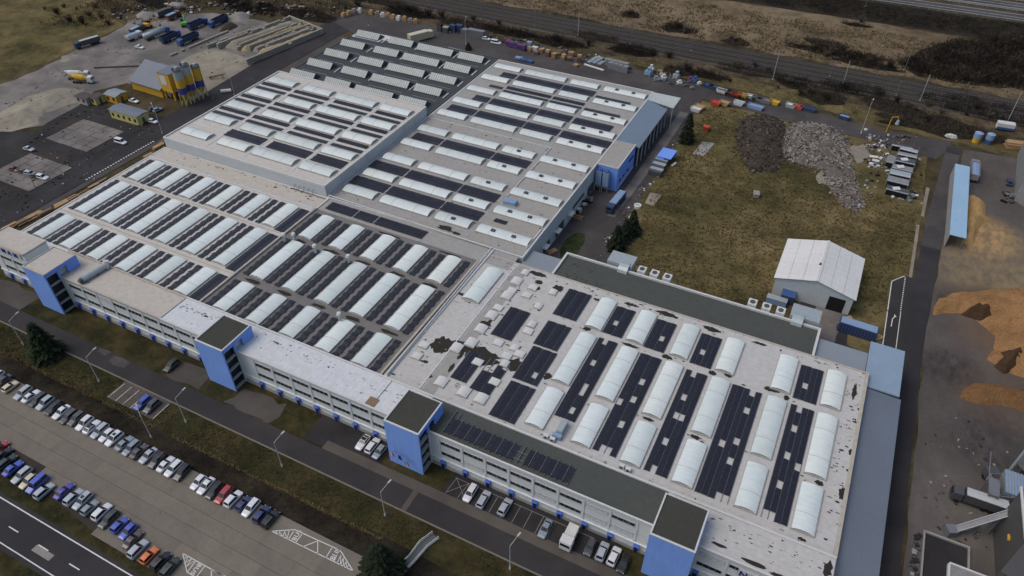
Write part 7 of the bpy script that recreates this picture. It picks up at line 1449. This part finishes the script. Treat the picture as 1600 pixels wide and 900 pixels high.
def conifer(x, y, h, r, label, seed, mat='needle', nw=26):
    t = thing('spruce_tree', label, 'spruce', (x, y, 0), 0, 'dark conifers'); part('trunk', MB().cyl((0, 0, 0), (0, 0, h * .96), .05 * r + .12, .03, 8), 'bark', t); part('crown', conifer_mesh(h, r, seed, mat, nw), None, t)
    b = MB(); r2 = random.Random(seed + 5)
    for i in range(30):
        z = h * r2.uniform(.08, .8); u = r2.uniform(0, 6.3); L = r * (1 - z / h) ** .75 * .8; b.bar((0, 0, z), (L * math.cos(u), L * math.sin(u), z - .25 * L), .06)
    part('limbs', b, 'bark', t)
conifer(*(-146.43, 55.66), 10.2, 4.3, 'dark spruce standing on the grass at the left of the works road', 1, 'needle_g', 30)
conifer(-47.8, 45.6, 10.5, 4.8, 'large dark conifer at the bottom edge beside the footbridge', 2, 'needle', 32)
conifer(*(-44.16, 216.17), 10.5, 3.1, 'tall dark spruce at the rear corner of the field', 3, 'needle', 30)
conifer(*(-43.23, 160.22), 7.6, 2.9, 'dark conifer at the yard lane, farther of two', 4, 'needle', 24); conifer(*(-44.55, 151.12), 8.0, 3.2, 'dark conifer at the yard lane, nearer of two', 5, 'needle', 26)
conifer(-43.9, 156.2, 7.0, 2.8, 'dark conifer squeezed between the two at the yard lane', 7, 'needle', 22)
conifer(*(-145.24, 249.67), 3.0, 2.0, 'small round dark bush on the rear lawn strip', 6, 'needle', 14)
SH = []
for sd in range(5):
    r2 = random.Random(40 + sd); b = MB(); bt = MB()
    for i in range(26):
        u = r2.uniform(0, 6.3); L = r2.uniform(1.0, 2.6); e = (math.cos(u) * L * r2.uniform(.3, .9), math.sin(u) * L * r2.uniform(.3, .9), L * r2.uniform(.8, 1.25)); bt.cyl((0, 0, 0), e, .05, .02, 4, 0, False)
        for q in range(16):
            t0 = r2.uniform(.35, 1.0); p = Vector(e) * t0 + Vector((r2.gauss(0, .3), r2.gauss(0, .3), r2.gauss(0, .25))); d = Vector((r2.gauss(0, 1), r2.gauss(0, 1), r2.uniform(.2, 1.4))).normalized() * r2.uniform(.4, .9); w_ = d.orthogonal().normalized() * r2.uniform(.03, .07)
            b.face([p - w_, p + d * .6 - w_ * .6, p + d, p + w_])
    SH.append((b, bt.mesh('stem', 'bark')))
SHM = [[(b.mesh('twigs', m_), s) for b, s in SH] for m_ in ('twig', 'twig_dark')]
rg = random.Random(77)
def shrub(x, y, s, label, group, dark=None):
    d = rg.random() < .5 if dark is None else dark; tw, st = SHM[1 if d else 0][rg.randrange(5)]
    t = thing('bare_shrub', label, 'shrub', (x, y, 0), rg.uniform(0, 6.3), group); t.scale = (s, s, s * rg.uniform(.75, 1.1)); part('twigs', tw, None, t); part('stems', st, None, t)
bush_px = [(-98.51, 315.2), (-77.9, 314.5), (-75.14, 310.14), (-71.63, 307.88), (-51.93, 308.42), (-49.35, 306.67), (-5.53, 353.33), (-13.71, 308.57), (-15.67, 313.27), (1.97, 309.55), (-11.69, 311.7), (-4.18, 310.57), (10.3, 309.03), (13.4, 313.93), (-116.46, 273.74), (-102.74, 275.4), (-86.06, 279.38), (-81.7, 278.69), (-76.45, 279.2), (-69.72, 279.06), (-42.45, 267.82), (-43.02, 280.29), (-36.73, 285.43), (-31.39, 283.51), (-25.16, 270.42), (-22.8, 276.46), (-16.76, 268.73), (-9.25, 271.34), (-7.57, 267.61), (-13.88, 271.93), (-2.66, 280.52), (1.79, 280.97), (8.52, 280.26), (15.25, 277.94), (18.66, 275.21), (21.86, 274.63), (25.7, 280.4), (30.1, 275.54), (34.01, 280.73), (38.15, 278.52), (41.08, 285.37), (45.17, 279.41), (16.55, 262.45), (22.64, 262.94), (26.43, 267.4), (-61.39, 264.6), (-59.08, 269.61), (-167.96, 271.79), (-173.21, 275.1), (-149.37, 272.88), (-146.78, 279.92), (-137.22, 273.37), (-130.5, 272.05), (-158.98, 278.83), (-179.53, 274.53), (-190.22, 275.33), (-200.73, 275.47), (-214.83, 270.22), (-221.38, 259.69), (-221.66, 250.78), (-232.32, 250.65), (-233.4, 243.17), (-242.35, 243), (-218.13, 264.91), (-254.2, 245.9), (-263.42, 247.67), (-273.15, 245.58), (-308.37, 214.24), (-308.36, 207.26), (-315.42, 206.32), (-327.31, 209.2), (-334.64, 208.25), (-330.28, 201.48), (-321.51, 214.84), (-306.42, 219.69), (-309.6, 198.19), (-316.54, 197.21), (-299.58, 203.22), (-340.37, 202.65), (-299.47, 210.01)]
for i, (x, y) in enumerate(bush_px): shrub(x, y, rg.uniform(.45, 1.35), 'leafless brown shrub in the scrub beyond the rear road', 'bare shrubs along the railway')
th = [(14.53, 314.5), (20.56, 330.02), (31.84, 345.93), (43.73, 353.4), (58.13, 363.66), (76.94, 367.07), (72.94, 306.9), (56.79, 311.55), (35.34, 306.87), (22, 306.45)]
def thicket(name, outline, n, label, mat, seed, s=1.0, h=(1.2, 3.6)):
    r2 = random.Random(seed); b = MB(); xs = [p[0] for p in outline]; ys = [p[1] for p in outline]; k_ = 0
    while k_ < n:
        x, y = r2.uniform(min(xs), max(xs)), r2.uniform(min(ys), max(ys)); c = False; j = len(outline) - 1
        for i in range(len(outline)):
            xi, yi = outline[i]; xj, yj = outline[j]
            if (yi > y) != (yj > y) and x < (xj - xi) * (y - yi) / (yj - yi) + xi: c = not c
            j = i
        if not c: continue
        k_ += 1; hh = r2.uniform(*h) * (.7 + .5 * mnoise.noise(Vector((x * .12, y * .12, seed))))
        for q in range(7):
            p = Vector((x + r2.gauss(0, .5) * s, y + r2.gauss(0, .5) * s, hh * r2.uniform(.1, .75))); d = Vector((r2.gauss(0, .6), r2.gauss(0, .6), r2.uniform(.6, 1.4))) * r2.uniform(.6, 1.2) * hh * .38; w_ = d.orthogonal().normalized() * r2.uniform(.03, .09) * s
            b.face([p - w_, p + d * .6 - w_ * .6, p + d, p + w_])
    return stuff(name, b, mat, label, 'thicket')
thicket('thicket', th, 5000, 'dense dark leafless thicket below the motorway bank', 'twig_dark', 3, 1.3, (2.0, 4.6))
thicket('thicket', th, 2600, 'brown leafless branches standing out of the dark thicket', 'twig', 33, 1.1, (2.4, 5.2))
PATCH = [(-84.45, 278.74, 40, 10), (-62.4, 267.95, 22, 8), (-52.61, 269, 30, 6), (-36.93, 280.73, 45, 8), (-20.64, 277.54, 30, 9), (-9.09, 270.27, 28, 11), (0.52, 282.12, 50, 9), (24.51, 265.41, 60, 15), (44.14, 285.81, 70, 16), (13.43, 274.24, 40, 10), (-116.18, 273.13, 45, 8), (-103.38, 284.12, 40, 8), (-137.22, 273.37, 45, 7), (-156.08, 273.59, 60, 9), (-189.36, 273.98, 50, 8), (-228.25, 250.07, 60, 10), (-258.5, 246.47, 60, 12), (-297.81, 230.41, 60, 8), (-74.93, 309.44, 26, 9), (-99.03, 315.81, 18, 8), (-9.47, 313.52, 70, 9), (-49.35, 306.67, 20, 7), (0.98, 307.7, 50, 7), (-15.73, 322.05, 36, 7), (-6.32, 348.77, 24, 4), (-206.64, 278.97, 80, 6), (-37.23, 256.14, 30, 5), (36.5, 264.88, 50, 9)]
for i, (x, y, a, c) in enumerate(PATCH):
    ol = blob(x, y, a / 3.6, c / 1.9, 16, i + 60, .28); sheet('scrub_floor', [ol], 'scrub', 2.2 + .02 * i)
    thicket('thicket', ol, int(a * c * 1.1), ['dark leafless thicket clump in the waste ground along the railway', 'brown leafless thicket clump in the waste ground along the railway'][i % 2], ('twig_dark', 'twig')[i % 2], 100 + i, 1.1, (.7, 2.6))
thicket('mound_scrub', drk, 900, 'dead weeds growing on the dark soil mound', 'twig', 21, .7, (.3, 1.2))
thicket('rubble_scrub', [(-16.52, 240.76), (-2.84, 250.15), (4.77, 239.32), (4.82, 223.67), (-8.47, 221.33)], 240, 'dead weeds growing between the rubble', 'twig', 24, .6, (.2, .9))
thicket('rubble_scrub', [(2.61, 212.19), (9.59, 215.69), (11.62, 206.2), (4.52, 205.29)], 260, 'dark dead weeds below the rubble mound', 'twig_dark', 22, .7, (.3, 1.1))
thicket('field_edge_scrub', [(21, 176), (27.5, 176), (28, 246), (24, 246), (25, 215), (22, 200)], 700, 'dark dead weeds along the right edge of the field', 'twig_dark', 23, .6, (.15, .7))
thicket('bank_scrub', [(-60, 357), (140, 362), (140, 384), (-60, 376)], 3600, 'dark scrub covering the motorway bank', 'twig_dark', 4, 1.2, (.8, 2.2))
thicket('rail_scrub', [(-330, 268), (-150, 268), (-60, 264), (10, 259), (45, 258), (90, 262), (90, 276), (-60, 281), (-330, 282)], 3600, 'low brown scrub between rear road and railway', 'twig', 5, 1.0, (.4, 1.6))
thicket('rail_scrub', [(-330, 300), (140, 298), (140, 303), (-330, 305)], 1100, 'low scrub strip behind the railway tracks', 'twig_dark', 6, 1.0, (.5, 1.8))
thicket('yard_scrub', [(-325.82, 188.39), (-329.89, 221.83), (-269.36, 272.05), (-215.81, 271.58), (-213.29, 249.04), (-241.07, 243.64), (-259.42, 243.28), (-303.2, 216.84), (-295.35, 199.6)], 2600, 'dark scrub behind the lorry park', 'twig_dark', 7, 1.1, (.6, 2.4))
thicket('ditch_scrub', [(-200, 48.6), (-52, 48.4), (-52, 51.2), (-200, 51.4)], 2200, 'low dead scrub along the ditch above the car park', 'twig_dark', 8, .5, (.15, .6))
thicket('verge_scrub', [(-130, 28), (-95, 27.4), (-70, 27.2), (-70, 28.4), (-92, 28.6), (-116, 30.6), (-130, 32.4)], 700, 'dead grass verge between car park and public road', 'twig_dark', 9, .4, (.1, .4))
def tufts(name, outline, n, label, mat, seed, h=(.15, .5)):
    r2 = random.Random(seed); b = MB(); xs = [p[0] for p in outline]; ys = [p[1] for p in outline]; k_ = 0
    while k_ < n:
        x, y = r2.uniform(min(xs), max(xs)), r2.uniform(min(ys), max(ys)); c = False; j = len(outline) - 1
        for i in range(len(outline)):
            xi, yi = outline[i]; xj, yj = outline[j]
            if (yi > y) != (yj > y) and x < (xj - xi) * (y - yi) / (yj - yi) + xi: c = not c
            j = i
        if not c: continue
        if mnoise.noise(Vector((x * .09, y * .09, seed))) < r2.uniform(-.5, .2): continue
        k_ += 1; hh = r2.uniform(*h)
        for q in range(4):
            u = r2.uniform(0, 6.3); c_, s_ = math.cos(u), math.sin(u); w_ = r2.uniform(.08, .22)
            b.face([(x - c_ * w_, y - s_ * w_, .03), (x + c_ * w_, y + s_ * w_, .03), (x + c_ * w_ * .6 + s_ * hh * .8, y + s_ * w_ * .6 - c_ * hh * .8, hh)])
    return stuff(name, b, mat, label, 'grass')
def litter(name, outline, n, s0, s1, mats, label, seed):
    r = random.Random(seed); b = MB(); xs = [p[0] for p in outline]; ys = [p[1] for p in outline]; k_ = 0
    while k_ < n:
        x, y = r.uniform(min(xs), max(xs)), r.uniform(min(ys), max(ys)); c = False; j = len(outline) - 1
        for i in range(len(outline)):
            xi, yi = outline[i]; xj, yj = outline[j]
            if (yi > y) != (yj > y) and x < (xj - xi) * (y - yi) / (yj - yi) + xi: c = not c
            j = i
        if not c or mnoise.noise(Vector((x * .11, y * .11, seed))) < r.uniform(-.2, .35): continue
        k_ += 1; s = s0 + (s1 - s0) * r.random() ** 3; b.obox((x, y, .12 + s * .15), s, s * r.uniform(.4, 1), s * .5, r.uniform(0, 3), r.randrange(len(mats)), r.uniform(-.3, .3))
    return stuff(name, b, mats, label, 'debris')
litter('debris', [(-253.55, 119.29), (-246.8, 130.25), (-245.93, 144.05), (-245.58, 165.86), (-205.2, 167.28), (-204.94, 197.7), (-243.51, 233.87), (-269.56, 233.72), (-296.19, 215.97), (-288.91, 179.74), (-286.26, 142.38)], 700, .08, .6, ['grit', 'yard_soil', 'rubble', 'gravel_pale', 'yard_soil'], 'stones and small debris strewn over the cement yard', 31)
litter('debris', [(-314.26, 215.76), (-305.07, 229.56), (-260.29, 261.58), (-212.42, 266.88), (-220.7, 249.55), (-253.88, 237.2), (-276.15, 228.65), (-291.11, 199.31)], 700, .2, 1.6, ['greydark', 'white_box', 'rust_tan', 'black', 'soil_dark', 'concrete', 'wood_brown'], 'scrap and rubbish along the back of the lorry park', 32)
litter('debris', [(-203.97, 84.29), (-229.1, 102.02), (-241.95, 125.11), (-249.41, 142.3), (-236.11, 148.98), (-208.3, 152.18), (-205.11, 133.97), (-203.3, 106.83)], 500, .1, .7, ['soil_dark', 'grit', 'yard_dark'], 'small stones on the black cinder yard', 33)
litter('debris', [(-164.84, 261.1), (-123.16, 262.94), (-75.69, 261.28), (-50.07, 259.72), (-53.26, 262.4), (-78.02, 268.04), (-120.39, 269.51), (-165.32, 267.31)], 420, .2, 1.3, ['greydark', 'white_box', 'wood_brown', 'wood', 'bluecont', 'steel', 'black'], 'loose rubbish between the stacks along the rear road', 34)
litter('debris', [(7.23, 252.68), (25.19, 254.32), (27.82, 211.35), (12.38, 207.34)], 380, .2, 1.3, ['greydark', 'white_box', 'greymod', 'black', 'steel', 'rust_tan'], 'scrap pieces around the dismantled modules', 35)
litter('debris', [(33, 60), (33, 130), (60, 130), (60, 60)], 260, .1, .7, ['soil_dark', 'grit', 'greydark'], 'small stones in the front of the chip yard', 36)
litter('debris', [(-52, 126), (-47, 126), (-46, 150), (-45.5, 215), (-48, 215), (-49, 160)], 160, .15, .9, ['soil_dark', 'grit', 'white_box', 'greydark'], 'small rubbish along the yard lane edge', 37)
tufts('dry_grass', [(-44, 141), (2, 142), (-4, 150), (-4, 170), (16, 170), (16, 152), (23, 152), (23, 172), (27, 176), (27, 208), (12, 212), (-20, 246), (-44, 246)], 9000, 'tufts of dry grass all over the field', 'straw', 11)
tufts('green_grass', [(-44, 141), (2, 142), (-4, 150), (-4, 170), (16, 170), (16, 152), (23, 152), (27, 208), (12, 212), (-20, 246), (-44, 246)], 2000, 'green tufts between the dry grass of the field', 'straw_green', 12)
tufts('verge_grass', [(-165, 51.9), (-20, 51.9), (-20, 57.8), (-165, 57.8)], 5000, 'rough grass on the strip beside the works road', 'straw_green', 13, (.08, .25))
tufts('reed_grass', [(-250, 305), (140, 303), (140, 348), (-250, 342)], 9000, 'dry reed grass on the meadow behind the railway', 'straw', 14, (.4, 1.0))
# light grass edge above the ditch
tufts('edge_grass', [(-190, 51.2), (-52, 51.3), (-52, 51.8), (-190, 51.8)], 1600, 'pale grass edge above the ditch', 'straw', 15, (.2, .45))
# bus bays painted on the car park
def marking(pts, w=.16):
    b = MB()
    for a, c in pts: b.bar((*a, .215), (*c, .215), w, .012)
    return b
A, B_, C_, D_ = (-71, 43.94), (-67.46, 46.07), (-57.55, 46.47), (-53.21, 44.34); E_, F_ = (-65.66, 44.06), (-57.35, 43.98)
pt = lambda a, b, t_: (a[0] + (b[0] - a[0]) * t_, a[1] + (b[1] - a[1]) * t_)
bay1 = marking([(A, B_), (B_, C_), (C_, D_), (D_, A), ((-65.69, 45.89), (-65.66, 44.06)), ((-62.29, 46.17), (-63.94, 44.09)), ((-62.29, 46.17), (-60.71, 44.06)), ((-59.18, 46.2), (-58.98, 44.11)), ((-67.45, 45.72), (-67.2, 43.99)), ((-57.63, 46.01), (-57.3, 44.28))])
zz = [(-70.33, 44.2), (-69.24, 43.96), (-69.75, 44.56), (-68.36, 43.97), (-68.96, 45.03), (-67.49, 43.99), (-68.27, 45.45)]
for a, c in zip(zz, zz[1:]): bay1.bar((*a, .215), (*c, .215), .12, .012)
zz = [(-56.57, 44.24), (-56.93, 45.82), (-55.78, 44.11), (-56.22, 45.63), (-55.14, 44.16), (-55.38, 45.24), (-54.49, 44.22), (-54.55, 44.86)]
for a, c in zip(zz, zz[1:]): bay1.bar((*a, .215), (*c, .215), .12, .012)
bm = wpart('bus_bay_marking', bay1, 'white_line', lot)
A2, B2, C2 = (-82.22, 33.46), (-78.86, 31.2), (-72.76, 33.61)
bay2 = marking([(A2, B2), (A2, (-72.68, 33.52)), (B2, (-76.3, 31.18)), ((-79.06, 33.35), (-78.85, 31.34)), ((-76.95, 33.35), (-76.69, 30.09)), ((-75.42, 33.45), (-73.44, 31.33)), ((-75.52, 33.4), (-71.36, 33.66))])
zz = [(-81.23, 32.94), (-81.09, 33.55), (-80.39, 32.42), (-80.03, 33.41), (-79.76, 31.94), (-79.35, 33.34)]
for a, c in zip(zz, zz[1:]): bay2.bar((*a, .215), (*c, .215), .12, .012)
wpart('bus_bay_marking', bay2, 'white_line', lot)
def flat_text(txt, a, b, size, spacing):
    ang = math.atan2(b[1] - a[1], b[0] - a[0])
    letters(txt, size, .006, 'letter', 'white_line', lot, (a[0], a[1], .215), (0, 0, ang), spacing)
flat_text('BUS', (-65.91, 44.29), (-66.13, 46.16), 1.2, .95)
flat_text('BUS', (-57.46, 44.4), (-57.56, 46.11), 1.2, .95)
flat_text('BUS', (-78.34, 33.38), (-78.24, 31.18), 1.2, .95)
